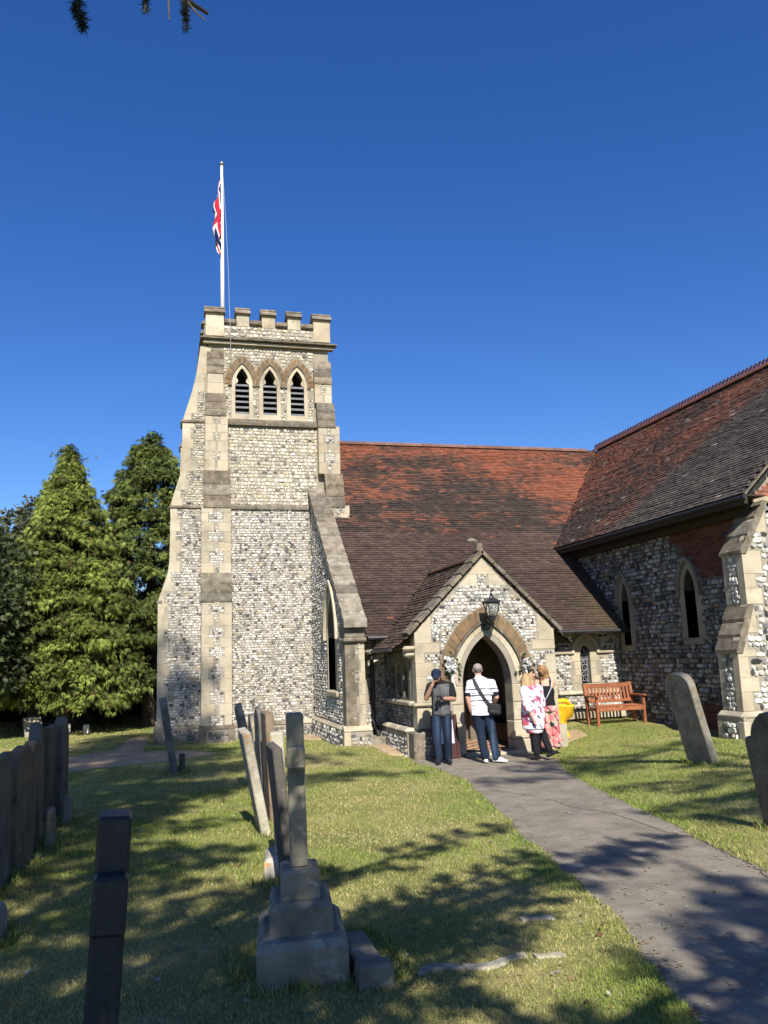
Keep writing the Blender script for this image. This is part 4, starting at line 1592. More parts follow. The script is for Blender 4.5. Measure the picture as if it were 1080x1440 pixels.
# ------------------------------------------------------------------ gravestones
# the stones face east and west, so their broad faces run north-south (y) and they are thin in x
def stone_profile(kind, w, h):
    n = 9
    if kind == 'flat':
        return [(-w / 2, 0), (w / 2, 0), (w / 2, h), (-w / 2, h)]
    if kind == 'round':
        r = w / 2
        return [(-r, 0), (r, 0)] + [(r * math.cos(t), h - r * .62 + r * .62 * math.sin(t)) for t in np.linspace(0, math.pi, n + 2)]
    if kind == 'shoulder':
        r = w * .36
        return [(-w / 2, 0), (w / 2, 0), (w / 2, h - r * .9 - .04), (w / 2 - .03, h - r * .9), (r, h - r * .9)] + \
               [(r * math.cos(t), h - r * .9 + r * .9 * math.sin(t)) for t in np.linspace(.15, math.pi - .15, n)] + \
               [(-r, h - r * .9), (-w / 2 + .03, h - r * .9), (-w / 2, h - r * .9 - .04)]
    if kind == 'ogee':
        return [(-w / 2, 0), (w / 2, 0), (w / 2, h * .84), (w * .40, h * .90), (w * .30, h * .905), (w * .20, h * .94), (w * .09, h), (-w * .09, h), (-w * .20, h * .94), (-w * .30, h * .905), (-w * .40, h * .90), (-w / 2, h * .84)]
    if kind == 'broken':
        return [(-w / 2, 0), (w / 2, 0), (w / 2, h * .9), (w * .3, h * .97), (w * .12, h * .93), (-w * .1, h), (-w * .3, h * .95), (-w / 2, h * .82)]


def lean_frame(x, y, z, lean, twist=0.0, tip=0.0):
    """a = along the stone's width (north), b = up the stone, c = towards east; lean > 0 tips the head west"""
    A = np.array([math.sin(twist), math.cos(twist), 0.0])
    E = np.array([math.cos(twist), -math.sin(twist), 0.0])
    B = np.array([0, 0, 1.0]) * math.cos(lean) - E * math.sin(lean) + A * math.sin(tip)
    B /= np.linalg.norm(B)
    N = np.cross(B, A)
    N /= -np.linalg.norm(N) if np.dot(N, E) < 0 else np.linalg.norm(N)
    A = A - B * np.dot(A, B)
    A /= np.linalg.norm(A)
    return Frame((x, y, z), A, B, N)


def headstone(x, y, kind, w, h, t, lean, label, mkey='grave', twist=0.0, tip=0.0, name='gravestone', col=None, sink=.15, group='gravestones in the churchyard', cat='gravestone'):
    z = G(x, y)
    f = lean_frame(x, y, z, lean, twist, tip)
    P = stone_profile(kind, w, h)
    P = [(a + random.uniform(-.006, .006), b + random.uniform(-.008, .008) if b > .1 else -sink) for a, b in P]
    e = min(.012, t * .15)
    c = np.mean(P, 0)
    Pi = [(a + (c[0] - a) * e * 2.2 / w, b + (c[1] - b) * e * 2.2 / h) for a, b in P]
    n = len(P)
    V = np.concatenate([np.c_[Pi, np.full(n, t / 2)], np.c_[P, np.full(n, t / 2 - e)], np.c_[P, np.full(n, -t / 2 + e)], np.c_[Pi, np.full(n, -t / 2)]])
    T = tess([[tuple(p) for p in Pi]])
    q = [[k * n + i, k * n + (i + 1) % n, (k + 1) * n + (i + 1) % n, (k + 1) * n + i] for k in range(3) for i in range(n)]
    mb = MB()
    mb.add(f(V), tris=np.r_[T, T[:, ::-1] + 3 * n], quads=q, col=col or jc(.85, 1.15, .05))
    o = mb.build(name, M[mkey], at=(x, y, z))
    return tag(o, label, cat, group)


# the row of slabs on the left, seen from their eastern side
GL = 'gravestones in the left row'
rowl = [
    (-1.37, 7.15, 'shoulder', .62, 1.13, .09, .02, 'nearest dark slab of the crowded left row, cut by the photo edge'),
    (-1.36, 7.95, 'flat', .70, 1.08, .09, .015, 'dark flat topped slab second from the front of the left row'),
    (-1.30, 8.70, 'round', .66, 1.12, .10, .02, 'round topped dark slab in the left row beside the brownish one'),
    (-1.33, 9.45, 'shoulder', .66, 1.12, .11, .015, 'brownish shouldered slab midway along the left row'),
    (-1.38, 10.2, 'ogee', .64, 1.20, .11, .02, 'tall slab with curved shoulders in the left row'),
    (-1.50, 11.1, 'broken', .60, 1.28, .10, .025, 'slab with ragged pale lichened top near the far end of the left row'),
    (-1.44, 11.75, 'flat', .56, 1.20, .10, .005, 'mossy brown flat slab second from the far end of the left row'),
    (-1.36, 12.3, 'shoulder', .60, 1.30, .12, .01, 'tallest grey slab closing the far end of the left row'),
]
for (x, y, k, w, h, t, ln_, lab) in rowl:
    headstone(x, y, k, w, h, t, ln_, lab, twist=random.uniform(-.10, .10), group=GL, col=(.55, .46, .37) if ('brown' in lab) else jc(.42, .62, .05))  # slab tones lowered to put the row's shade into their colour
headstone(-1.18, 11.45, 'round', .30, .34, .09, -.05, 'low dark footstone at the far end of the left row', name='footstone', group=GL, cat='footstone')
headstone(-1.17, 9.75, 'round', .30, .42, .08, .0, 'small footstone against the brownish slab of the left row', name='footstone', group=GL, cat='footstone')
headstone(-1.08, 6.3, 'round', .34, .22, .10, .0, 'low rounded footstone at the left edge of the grass', name='footstone', group=GL, cat='footstone')

# near dark cross seen end-on
def end_cross(name, label, x, y, shaft, h, arm_z, arm_h, arm_l, lean, mkey, steps=(), col=None, group=None, twist=0.0):
    z = G(x, y)
    root = thing(name, label, 'gravestone', (x, y, z), group)
    f = lean_frame(x, y, z, lean, twist)
    b = -.12
    for (w, d, hh, ch) in steps:
        P = np.array([(-d / 2, -w / 2), (d / 2, -w / 2), (d / 2, w / 2), (-d / 2, w / 2)])
        k = ch
        Pt = P * np.array([1 - 2 * k / d, 1 - 2 * k / w])
        V = [(p[0], b, p[1]) for p in P] + [(p[0], b + hh - k, p[1]) for p in P] + [(p[0], b + hh, p[1]) for p in Pt]
        mb = MB()
        mb.add(f(V), quads=[[8, 9, 10, 11]] + [[r_ * 4 + i, r_ * 4 + (i + 1) % 4, r_ * 4 + 4 + (i + 1) % 4, r_ * 4 + 4 + i] for r_ in (0, 1) for i in range(4)], col=jc(.9, 1.1))
        mb.build('step', M[mkey], root)
        b += hh
    tw = shaft
    mb = MB()
    box(mb, -tw * .75, tw * .75, b, h, -tw / 2, tw / 2, f, .012, col or (1, 1, 1))
    mb.build('shaft', M[mkey], root)
    for (a0, a1) in ((tw * .75, arm_l), (-arm_l, -tw * .75)):
        mb = MB()
        box(mb, a0, a1, arm_z, arm_z + arm_h, -tw / 2, tw / 2, f, .012, col or (1, 1, 1))
        mb.build('cross_arm', M[mkey], root)
    return root


end_cross('memorial_cross', 'nearest dark stone cross seen end on, alone at the lower left', -.235, 3.45, .122, 1.11, .72, .20, .20, -.05, 'granite', ((.34, .5, .25, .03),), (1, 1, 1.05), twist=-.045)
end_cross('memorial_cross', 'grey cross on three stepped blocks beside the low kerb', .768, 5.0, .102, 1.40, 1.10, .12, .22, .015, 'grave',
          ((.49, .70, .345, .035), (.35, .44, .165, .03), (.22, .28, .15, .015)), (1.0, 1.0, .95), twist=.13)

# the middle row behind the stepped cross, leaning west
GM = 'leaning gravestones behind the stepped cross'
mid = [
    (.93, 6.60, 'flat', .46, 1.12, .075, .10, 'grave', 'dark narrow slab standing just behind the stepped cross', (.42, .42, .45)),
    (1.07, 9.60, 'flat', .60, 1.12, .10, .19, 'gravelichen', 'pale sunlit slab leaning furthest to the west in the middle row', (1.1, 1.05, .95)),
    (1.31, 12.2, 'shoulder', .60, 1.22, .10, .08, 'gravelichen', 'tan shouldered slab between the leaning pale one and the blue grey one', (.75, .68, .55)),
    (1.25, 11.2, 'round', .56, 1.30, .07, .045, 'grave', 'thin blue grey slab in the middle of the leaning row', (.5, .52, .6)),
    (1.24, 10.2, 'flat', .5, 1.27, .10, .04, 'gravelichen', 'slab with brown lichened head in the leaning row', (.60, .46, .36)),
    (1.36, 13.2, 'broken', .6, 1.38, .10, .20, 'grave', 'farthest dark topped slab tilting west behind the pale one', (.7, .72, .8)),
]
for (x, y, k, w, h, t, ln_, mk, lab, c) in mid:
    headstone(x, y, k, w, h, t, ln_, lab, mk, group=GM, col=c)
end_cross('memorial_cross', 'orange lichened cross seen end on behind the stepped cross', 1.0, 7.50, .12, 1.17, .83, .10, .22, .035, 'gravelichen', ((.3, .5, .28, .03),), (1.0, .95, .85), GM, twist=.14)

# by the tower, on the right bank and far off
headstone(.18, 16.1, 'shoulder', .62, 1.40, .13, .165, 'dark slab leaning west in front of the tower buttress', 'grave', col=(.55, .58, .66))
headstone(.32, 16.28, 'round', .30, .33, .10, .02, 'small dark stump at the foot of the leaning slab by the tower', 'grave', name='footstone', col=(.5, .5, .5), cat='footstone')
headstone(7.54, 10.72, 'round', .60, 1.33, .115, .235, 'tall round topped slab leaning west on the sunny bank beside the path', 'gravelichen', col=(.62, .60, .56))
headstone(5.58, 6.62, 'shoulder', .80, 1.10, .11, .15, 'dark shouldered slab at the right edge of the photo', 'grave', col=(.62, .61, .60))
headstone(-3.62, 26.0, 'flat', .5, .62, .12, .62, 'pale slab toppled half over beyond the left row', 'gravelichen', twist=1.2)
headstone(-2.78, 26.3, 'round', .20, .30, .10, .0, 'left one of two tiny pale stones below the cypresses', 'gravelichen', twist=1.57, col=(1.7, 1.7, 1.7))
headstone(-2.23, 26.2, 'flat', .17, .24, .10, .0, 'right one of two tiny pale stones below the cypresses', 'gravelichen', twist=1.57, col=(1.7, 1.7, 1.7))
mb = MB()
box(mb, -.75, -.30, 30.4, 31.8, .0, .22, bev=.03)
tag(mb.build('ledger_slab', M['ashlar'], at=(-.5, 31, 0)), 'low pale ledger slab behind the left corner of the tower', 'grave slab')
# kerb stones in the grass by the stepped cross
mb = MB()
box(mb, 1.0, 1.15, 4.60, 5.10, -.1, G(1.2, 5) + .12, bev=.012)
kb = tag(mb.build('grave_kerb', M['grave'], at=(1.19, 5.0, .28)), 'dark kerb block lying beside the stepped cross', 'grave kerb')
mb = MB()
box(mb, .985, 1.17, 4.47, 4.598, -.1, G(1.2, 4.5) + .115, bev=.012)
mb.build('corner_block', M['grave'], kb)


def sunk_kerb(pts, label, w=.07):
    pts = np.array(pts)
    mb = MB()
    V, n = [], len(pts)
    for (x, y) in pts:
        z = G(x, y)
        k = random.uniform(.8, 1.2)
        V += [(x - .0, y - w / 2 * k, z - .02), (x, y - w / 2 * k * .8, z + .016 * k), (x, y + w / 2 * k * .8, z + .016 * k), (x, y + w / 2 * k, z - .02)]
    q = [[i * 4 + j, i * 4 + j + 1, i * 4 + 5 + j, i * 4 + 4 + j] for i in range(n - 1) for j in range(3)]
    mb.add(V, quads=q + [[0, 1, 2, 3], [4 * n - 4, 4 * n - 3, 4 * n - 2, 4 * n - 1]], col=(1.5, 1.5, 1.45))
    o = mb.build('sunken_kerb', M['grave'], at=(pts[0][0], pts[0][1], G(*pts[0])))
    return tag(o, label, 'grave kerb', 'sunken kerbs in the lawn')


sunk_kerb([(1.33 + .66 * k / 8, 4.60 + .05 * math.sin(k)) for k in range(9)], 'long thin stone kerb sunk in the grass right of the stepped cross')
sunk_kerb([(2.02, 4.60), (2.10, 4.58), (2.18, 4.56)], 'short pale kerb piece in the grass next to the path edge')
sunk_kerb([(2.24, 5.28), (2.30, 5.30), (2.38, 5.27), (2.45, 5.24)], 'pale stone fragment in the sunny grass above the kerb line')
# ------------------------------------------------------------------ foliage
def sprays(mb, P, D, size, cols, rng, K=4, spread=.5, wide=.20, droop=.25):
    """flat fans of K slender leaves at points P along directions D"""
    n = len(P)
    D = D / (np.linalg.norm(D, axis=1, keepdims=True) + 1e-9)
    up = rng.normal(0, 1, (n, 3))
    S = np.cross(D, up)
    S /= np.linalg.norm(S, axis=1, keepdims=True) + 1e-9
    Vs, Cs = [], []
    for k in range(K):
        a = (k / (K - 1) - .5) * 2 * spread if K > 1 else 0
        d = D * math.cos(a) + S * math.sin(a)
        L = (size * rng.uniform(.7, 1.2, n) * (1 - .25 * abs(a) / max(spread, .01)))[:, None]
        Nn = np.cross(d, S)
        Wd = np.cross(d, Nn)
        Wd = Wd / (np.linalg.norm(Wd, axis=1, keepdims=True) + 1e-9)
        mid = P + d * L * .55
        tip = P + d * L + np.array([0, 0, -1]) * L * droop
        w = L * wide
        Vs.append(np.stack([P, mid + Wd * w, tip, mid - Wd * w], 1))
        Cs.append(cols * rng.uniform(.85, 1.15, (n, 1)))
    V = np.stack(Vs, 1).reshape(-1, 3)
    C = np.stack(Cs, 1).reshape(-1, 3)
    q = np.arange(len(V)).reshape(-1, 4)
    mb.add(V, quads=q)
    mb.qc[-1] = C


def cypress(x, y, H, prof, label, seed, dark, light, zbase=.95, nb=900, per=64):
    rng = np.random.default_rng(seed)
    z0 = G(x, y)
    root = thing('cypress_tree', label, 'tree', (x, y, z0), 'tall conifers behind the churchyard')
    mb = MB()
    tube(mb, [(x, y, z0 - .2), (x + .05, y, z0 + H * .4), (x, y + .05, z0 + H * .8), (x, y, z0 + H * .97)], [.22, .16, .08, .02], 8)
    mb.build('trunk', M['bark'], root)
    zs, rs = np.array([p[0] for p in prof]), np.array([p[1] for p in prof])
    u = rng.random(nb)
    zz = zbase + (H - zbase) * (1 - (1 - u) ** 1.0 * 1.0)
    w = np.interp(zz / H, zs, rs)
    keep = rng.random(nb) < np.clip(w / rs.max() + .25, 0, 1)
    zz, w = zz[keep], w[keep]
    az = rng.random(len(zz)) * 6.283
    mb = MB()
    for z, r, a in zip(zz, w, az):
        rr = r * rng.uniform(.70, 1.13)
        o = np.array([math.cos(a), math.sin(a), 0])
        lift = rng.uniform(.05, .40)
        n = per
        s = np.sqrt(rng.uniform(.12, 1, n))
        blen = .75 + .3 * r
        start = max(0, rr - blen)
        R = start + (rr - start) * s
        side = np.cross(o, [0, 0, 1.0])
        wd = rng.normal(0, .125, n) * (.5 + s)
        P = np.array([x, y, z0 + z]) + o * R[:, None] + side * wd[:, None] + \
            np.array([0, 0, 1.0]) * (lift * s * .8 - .35 * s ** 2 + rng.normal(0, .07, n))[:, None]
        D = o * 1.0 + side * rng.normal(0, .5, (n, 1)) + np.array([0, 0, 1]) * rng.normal(-.12, .35, (n, 1))
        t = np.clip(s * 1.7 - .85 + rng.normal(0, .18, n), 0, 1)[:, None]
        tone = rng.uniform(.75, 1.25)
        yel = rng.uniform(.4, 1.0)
        c = (np.array(dark) * (1 - t) + (np.array(light) * yel + np.array(dark) * (1 - yel)) * t) * tone  # crown shade and sunlit tips painted in: dark inside, pale outside
        brown = rng.random(n) < .03
        c[brown] = np.array([.12, .075, .03])
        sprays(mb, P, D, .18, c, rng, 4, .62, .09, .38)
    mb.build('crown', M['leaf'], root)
    return root


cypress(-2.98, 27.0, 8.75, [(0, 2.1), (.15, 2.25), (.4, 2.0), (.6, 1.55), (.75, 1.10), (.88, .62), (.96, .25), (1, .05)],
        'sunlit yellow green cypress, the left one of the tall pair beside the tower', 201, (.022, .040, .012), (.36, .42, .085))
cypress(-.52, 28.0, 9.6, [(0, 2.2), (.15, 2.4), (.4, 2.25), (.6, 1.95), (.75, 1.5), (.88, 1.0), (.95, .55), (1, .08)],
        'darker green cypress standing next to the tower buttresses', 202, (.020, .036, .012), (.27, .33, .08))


def bushy(x, y, H, R, zc, label, seed, dark, light, n=3800, name='yew_tree', group=None, size=.26, lobes=26, cat='tree', trunk=.25):
    rng = np.random.default_rng(seed)
    z0 = G(x, y)
    root = thing(name, label, cat, (x, y, z0), group)
    mb = MB()
    tube(mb, [(x, y, z0 - .2), (x + .1, y, z0 + H * .3), (x, y, z0 + H * .75)], [trunk, trunk * .7, trunk * .2], 8)
    for k in range(5):
        a = k * 1.3
        tube(mb, [(x, y, z0 + H * .25), (x + math.cos(a) * R * .4, y + math.sin(a) * R * .4, z0 + H * .5), (x + math.cos(a) * R * .7, y + math.sin(a) * R * .7, z0 + H * .62)], [trunk * .5, trunk * .3, trunk * .1], 6)
    mb.build('trunk', M['bark'], root)
    mb = MB()
    for k in range(lobes):
        th, ph = rng.uniform(0, 6.283), math.acos(rng.uniform(-.75, 1))
        c = np.array([x + R * .66 * math.sin(ph) * math.cos(th), y + R * .66 * math.sin(ph) * math.sin(th), z0 + zc + (H - zc) * .68 * math.cos(ph)])
        lr = R * rng.uniform(.30, .46)
        m_ = n // lobes
        d = rng.normal(0, 1, (m_, 3))
        d /= np.linalg.norm(d, axis=1, keepdims=True)
        s = rng.uniform(.55, 1.05, m_) 
        P = c + d * lr * s[:, None]
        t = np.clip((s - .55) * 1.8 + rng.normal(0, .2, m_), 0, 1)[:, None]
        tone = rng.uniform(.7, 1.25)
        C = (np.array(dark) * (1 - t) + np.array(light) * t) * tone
        D = d + rng.normal(0, .5, (m_, 3))
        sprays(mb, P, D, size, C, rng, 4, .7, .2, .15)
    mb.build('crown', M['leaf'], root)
    return root


GB = 'dark trees along the far side of the churchyard'
bushy(-5.3, 25.6, 6.6, 2.3, 3.2, 'dark drooping yew at the left edge of the photo', 211, (.012, .02, .010), (.085, .105, .040), 16000, group=GB, size=.16, lobes=40)
bushy(-4.3, 30.5, 8.4, 2.2, 4.6, 'olive broadleaf tree rising behind the yew', 212, (.022, .03, .014), (.15, .15, .07), 11000, size=.16, lobes=36, name='broadleaf_tree', group=GB)
bushy(-6.6, 32.0, 7.6, 2.6, 4.0, 'dull green tree at the far left behind the yew', 213, (.02, .028, .014), (.12, .13, .055), 11000, size=.16, lobes=36, name='broadleaf_tree', group=GB)
bushy(-9.0, 29.0, 7.5, 3.0, 3.6, 'dark tree outside the left edge behind the gravestones', 214, (.015, .022, .011), (.045, .06, .025), 7000, group=GB)
bushy(-1.92, 29.3, 1.05, .62, .5, 'small round sunlit bush between the cypress trunks', 215, (.02, .035, .012), (.09, .13, .035), 900, name='round_bush', size=.14, lobes=9, cat='bush', trunk=.06)
# the undergrowth that closes the view below the trees
rng = np.random.default_rng(216)
mb = MB()
n = 16000
xx = rng.uniform(-16, 3.5, n)
yy_ = 33.5 + rng.uniform(-1.4, 1.4, n)
hz = 4.6 + 1.2 * snoise(xx, yy_ * 0, .8, 31)
zz = rng.uniform(0, 1, n) * hz
P = np.c_[xx, yy_, zz + .06]
sprays(mb, P, rng.normal(0, 1, (n, 3)) + np.array([0, -.4, .3]), .42, np.array([.016, .022, .010]) * rng.uniform(.6, 1.6, (n, 1)), rng, 4, .8, .25, .1)
mb.build('undergrowth', M['leaf'], kind='stuff')
# rough dry tussocks along the edge of the mown grass
mb = MB()
n = 2600
xx = rng.uniform(-7, -.2, n)
yy_ = 30.2 + rng.normal(0, .5, n) - .2 * (xx + 3)
P = np.c_[xx, yy_, gz(xx, yy_)]
sprays(mb, P, rng.normal(0, .35, (n, 3)) + np.array([0, 0, 1]), .26, np.array([.20, .17, .08]) * rng.uniform(.6, 1.2, (n, 1)), rng, 3, .5, .05, .3)
mb.build('rough_grass', M['grassleaf'], kind='stuff')

# ------------------------------------------------------------------ the cedars behind the viewer
def cedar(label, x, y, H, limbs, seed, trunk_r=.35, size=.20, dens=20.0, twigs=None):
    rng = np.random.default_rng(seed)
    z0 = G(x, y)
    root = thing('cedar_tree', label, 'tree', (x, y, z0), 'cedars shading the churchyard')
    mb = MB()
    tube(mb, [(x, y, z0 - .3), (x + .05, y, z0 + H * .5), (x, y, z0 + H)], [trunk_r, trunk_r * .6, .03], 10)
    mb.build('trunk', M['bark'], root)
    wood, leaf = MB(), MB()
    for lim_ in limbs:
        z, az, L, rise, dn = lim_[:5]
        feather = len(lim_) > 5
        o = np.array([math.cos(az), math.sin(az), 0])
        side = np.array([-o[1], o[0], 0])
        s = np.linspace(0, 1, 7)
        bend = rng.normal(0, .12) * L
        pts = np.array([x, y, z]) + o * (L * s)[:, None] + side * (bend * s ** 2)[:, None] + np.array([0, 0, 1.0]) * (rise * L * (s - .75 * s ** 2))[:, None]
        tube(wood, pts, np.linspace(.035 + .012 * L, .01, 7), 5)
        m_ = max(4, int(L / (.36 if feather else .24)))
        for k in range(m_):
            f = (k + .6) / m_
            if f < .16:
                continue
            b = np.array([np.interp(f, s, pts[:, j]) for j in range(3)])
            for sg in (-1, 1):
                if rng.random() > dn:
                    continue
                tl = (1.35 * (1 - f) ** .8 + .30) * rng.uniform(.6, 1.15) * min(1, .45 + L * .14)
                if feather:
                    tl *= .8
                ang = rng.uniform(.45, .8) if feather else rng.uniform(.75, 1.15)
                d = o * math.cos(ang) + side * sg * math.sin(ang) + np.array([0, 0, rng.uniform(-.12, .1)])
                e = b + d * tl + np.array([0, 0, -.08 * tl])
                tube(wood, [b, (b + e) / 2 + (0, 0, .02), e], [.012, .009, .004], 4, cap=False)
                q = int(tl * dens) + 2
                ff = rng.random(q) ** .8
                P = b + (e - b) * ff[:, None] + rng.normal(0, .028, (q, 3))
                D = d + side * rng.normal(0, .8, (q, 1)) + np.array([0, 0, 1]) * rng.normal(.1, .25, (q, 1)) + o * rng.normal(0, .5, (q, 1))
                sprays(leaf, P, D, size, np.array([.03, .045, .022]) * rng.uniform(.6, 1.5, (q, 1)), rng, 4, 1.0, .13, .05)
    wood.build('limbs', M['twig'], root)
    leaf.build('crown', M['leaf'], root)
    return root


def auto_limbs(rng, z0, z1, step, lenf, rise=.12, dn=.95, az0=0.0, per=2):
    out, z, a = [], z0, az0
    while z < z1:
        for k in range(per):
            out.append((z + rng.uniform(-.15, .15), a, max(.5, lenf(z, a) * rng.uniform(.72, 1.1)), rise * rng.uniform(.4, 1.5), dn))
            a += 2.39996
        z += step * rng.uniform(.8, 1.2)
    return out


rg = np.random.default_rng(301)


def len_left(z, a):
    """the left cedar: broad low down, narrowing to the top, thinner to the east"""
    base = float(np.interp(z, [4.5, 8, 11, 14, 18, 22, 25], [4.5, 4.9, 4.3, 3.5, 3.1, 2.4, 1.0]))
    east = math.cos(a)
    return base * (1 - (.42 if 10.8 < z < 14.6 else .14) * max(0, east))


LL = auto_limbs(rg, 4.8, 24.5, .42, len_left, dn=.97, per=3)
LL += [(4.4, .70, 7.6, .02, .85, 1), (4.7, .82, 7.2, .02, .85, 1), (5.0, .62, 7.6, .02, .85, 1), (4.6, 1.0, 7.3, .02, .72, 1), (5.2, 1.15, 7.0, .02, .68, 1),
       (5.4, .95, 7.8, .02, .80, 1), (5.6, 1.3, 7.4, .02, .65, 1), (6.3, .75, 8.2, .02, .85, 1), (6.6, .55, 7.6, .02, .85, 1), (7.0, .9, 7.4, .02, .72, 1),
       (15.6, .12, 5.4, .06, .9, 1), (16.3, -.1, 4.8, .06, .9, 1), (17.2, .25, 4.6, .05, .9, 1), (18.0, 0, 4.2, .05, .9, 1), (19.2, .3, 3.6, .05, .9, 1)]
rk = np.random.default_rng(306)
LL = [l_ for l_ in LL if len(l_) > 5 or rk.random() < (.16 if l_[0] < 9.4 else .55 if l_[0] < 13 else .92) *
      (.30 if (math.sin(l_[1]) < -.25 and l_[0] < 13.5) or (math.sin(l_[1]) > .2 and l_[0] < 7) else 1)]
cedar('tall dark cedar behind the viewer shading the left graves', -3.1, -4.6, 25.2, LL, 302, .45)
rg = np.random.default_rng(303)
LR = auto_limbs(rg, 7.2, 10.2, .42, lambda z, a: float(np.interp(z, [7, 9, 10.4], [2.6, 1.9, .7])), dn=.9)
LR += [(8.6, 3.3, 3.0, .05, .9), (8.2, 2.9, 3.2, .05, .9), (7.9, 3.1, 3.6, .05, .9)]
cedar('smaller cedar behind the viewer shading the near path', 2.75, -7.0, 10.8, LR, 304, .25)
LT = [(11.8, 3.0, 2.3, .05, .9), (12.4, 3.4, 2.6, .05, .9), (13.1, 2.8, 2.2, .05, .9), (15.9, 3.2, 3.6, .03, .8), (16.1, 2.9, 2.6, .03, .8), (12.0, .2, 2, .05, .9), (12.9, -.4, 2, .05, .9), (14.2, 3.3, .8, .05, .9), (16.0, .4, .8, .0, .9)]
cedar('thin cedar right of the viewer over the sunny bank', 6.4, -6.0, 16.8, LT, 305, .2)

# the bough tips hanging into the top of the photo
def hanging_twig(pts, label, seed, dens=170, ln=.05, bare=False):
    rng = np.random.default_rng(seed)
    pts = np.array(pts, float)
    root = thing('cedar_twig', label, 'twig', tuple(pts[0]), 'cedar twigs hanging into the sky')
    wood, leaf = MB(), MB()
    s = np.linspace(0, 1, len(pts))
    tube(wood, pts, np.linspace(.012, .004, len(pts)), 6)
    L = np.linalg.norm(np.diff(pts, axis=0), axis=1).sum()
    n = int(dens * L)
    f = rng.random(n)
    P = np.array([[np.interp(t, s, pts[:, j]) for j in range(3)] for t in f])
    ax = (pts[-1] - pts[0]) / np.linalg.norm(pts[-1] - pts[0])
    if not bare:
        for k in range(int(L * 16)):
            b = P[k]
            d = rng.normal(0, 1, 3) + ax * .8
            d /= np.linalg.norm(d)
            e = b + d * rng.uniform(.03, .08) * (1.2 - f[k])
            tube(wood, [b, e], [.004, .002], 4, cap=False)
            m_ = 14
            Q = b + (e - b) * rng.random((m_, 1))
            sprays(leaf, Q, rng.normal(0, 1, (m_, 3)) + d, ln * .8, np.array([.018, .026, .016]) * rng.uniform(.6, 1.5, (m_, 1)), rng, 4, .9, .05, 0)
    D = rng.normal(0, 1, (n, 3)) + ax * .5
    sprays(leaf, P, D, ln if not bare else ln * .35, np.array([.018, .026, .016]) * rng.uniform(.6, 1.5, (n, 1)), rng, 3, .8, .05, 0)
    wood.build('stem', M['twig'], root)
    leaf.build('needles', M['leaf'], root)


hanging_twig([(-.66, 5.0, 6.62), (-.62, 5.0, 6.40), (-.60, 5.0, 6.24), (-.555, 5.0, 6.085)], 'bushy dark cedar sprig hanging at the top left of the sky', 311, 420, .07)
hanging_twig([(-.16, 5.0, 6.6), (-.165, 5.0, 6.40), (-.18, 5.0, 6.27)], 'short cedar tip between the two longer sprigs at the top of the sky', 312, 420, .05)
hanging_twig([(.03, 5.0, 6.62), (.07, 5.0, 6.42), (.09, 5.0, 6.30), (.085, 5.0, 6.19)], 'cedar sprig with bare tip hanging beside the forked dry twig', 313, 400, .05)
hanging_twig([(.05, 5.0, 6.55), (.10, 5.0, 6.40), (.16, 5.0, 6.33), (.215, 5.0, 6.285)], 'bare pale cedar twig slanting right at the top of the sky', 314, 120, .05, True)
hanging_twig([(-.02, 5.0, 6.6), (-.025, 5.0, 6.4), (-.02, 5.0, 6.245)], 'thin bare cedar twig hanging straight at the top of the sky', 315, 100, .05, True)

# the bough those tips hang from, just above the picture
cb_ = thing('cedar_bough', 'cedar bough above the top of the photo carrying the hanging tips', 'branch', (-1.6, 3.2, 7.6))
mb = MB()
tube(mb, [(-3.1, -4.5, 7.2), (-2.4, .5, 7.7), (-1.2, 4.0, 7.1), (-.3, 5.1, 6.72), (.25, 5.3, 6.60)], [.12, .09, .05, .03, .012], 8)
mb.build('branch', M['bark'], cb_)

# ------------------------------------------------------------------ grass blades
rng = np.random.default_rng(401)


def blades(n, d0, d1, hmin, hmax, seed, edge=False):
    rng = np.random.default_rng(seed)
    d = d0 * (d1 / d0) ** rng.random(n)
    u = rng.uniform(-.72, .72, n)
    F2 = np.array([math.sin(YAW), math.cos(YAW)])
    R2 = np.array([math.cos(YAW), -math.sin(YAW)])
    x = d * F2[0] + u * d * R2[0]
    y = d * F2[1] + u * d * R2[1]
    k = path_in(x, y) < .015
    k &= ~((y > 17.4) & (x > 3.5)) & ~((y > 15.5) & (x > 4.5) & (x < 7.9)) & ~((y > 20.9) & (x > -.4)) & ~((y > 12.55) & (x > 9.7))
    k &= ~((np.abs(x - .8) < .3) & (np.abs(y - 5.02) < .4))
    k &= ~((x > -4.2) & (x < 1.0) & (y > 17.3) & (y < 19.4))
    x, y, d = x[k], y[k], d[k]
    n = len(x)
    green = snoise(x, y, 1.1, 41) * .55 + .45 * snoise(x, y, 3.3, 42)
    dp = path_in(x, y)
    lush = np.clip(green + .35 * ss(-.9, -.05, dp) + .22 * ss(5.2, 7.0, x) + .1 * ss(6, 11, y) - .20 * ss(6.5, 4.0, y), 0, 1)
    t = np.clip((lush - .30) * 1.9 + rng.normal(0, .22, n), 0, 1)[:, None]
    c = np.array([.42, .36, .155]) * (1 - t) + np.array([.205, .275, .05]) * t
    c = c * rng.uniform(.7, 1.25, (n, 1))
    h = rng.uniform(hmin, hmax, n) * (1 + .35 * (lush - .5)) * (1 + .25 * ss(-.25, -.02, dp))
    w = .0011 + .00052 * d
    a = rng.random(n) * 6.283
    lean = rng.normal(0, .55, (n, 2)) * h[:, None]
    z = lawn_z(x, y) - .004
    B = np.c_[x, y, z]
    sx = np.c_[np.cos(a) * w, np.sin(a) * w, np.zeros(n)]
    V = np.stack([B - sx, B + sx, B + np.c_[lean * .45, h * .6] + sx * .7, B + np.c_[lean * .45, h * .6] - sx * .7, B + np.c_[lean, h]], 1)
    return V, c


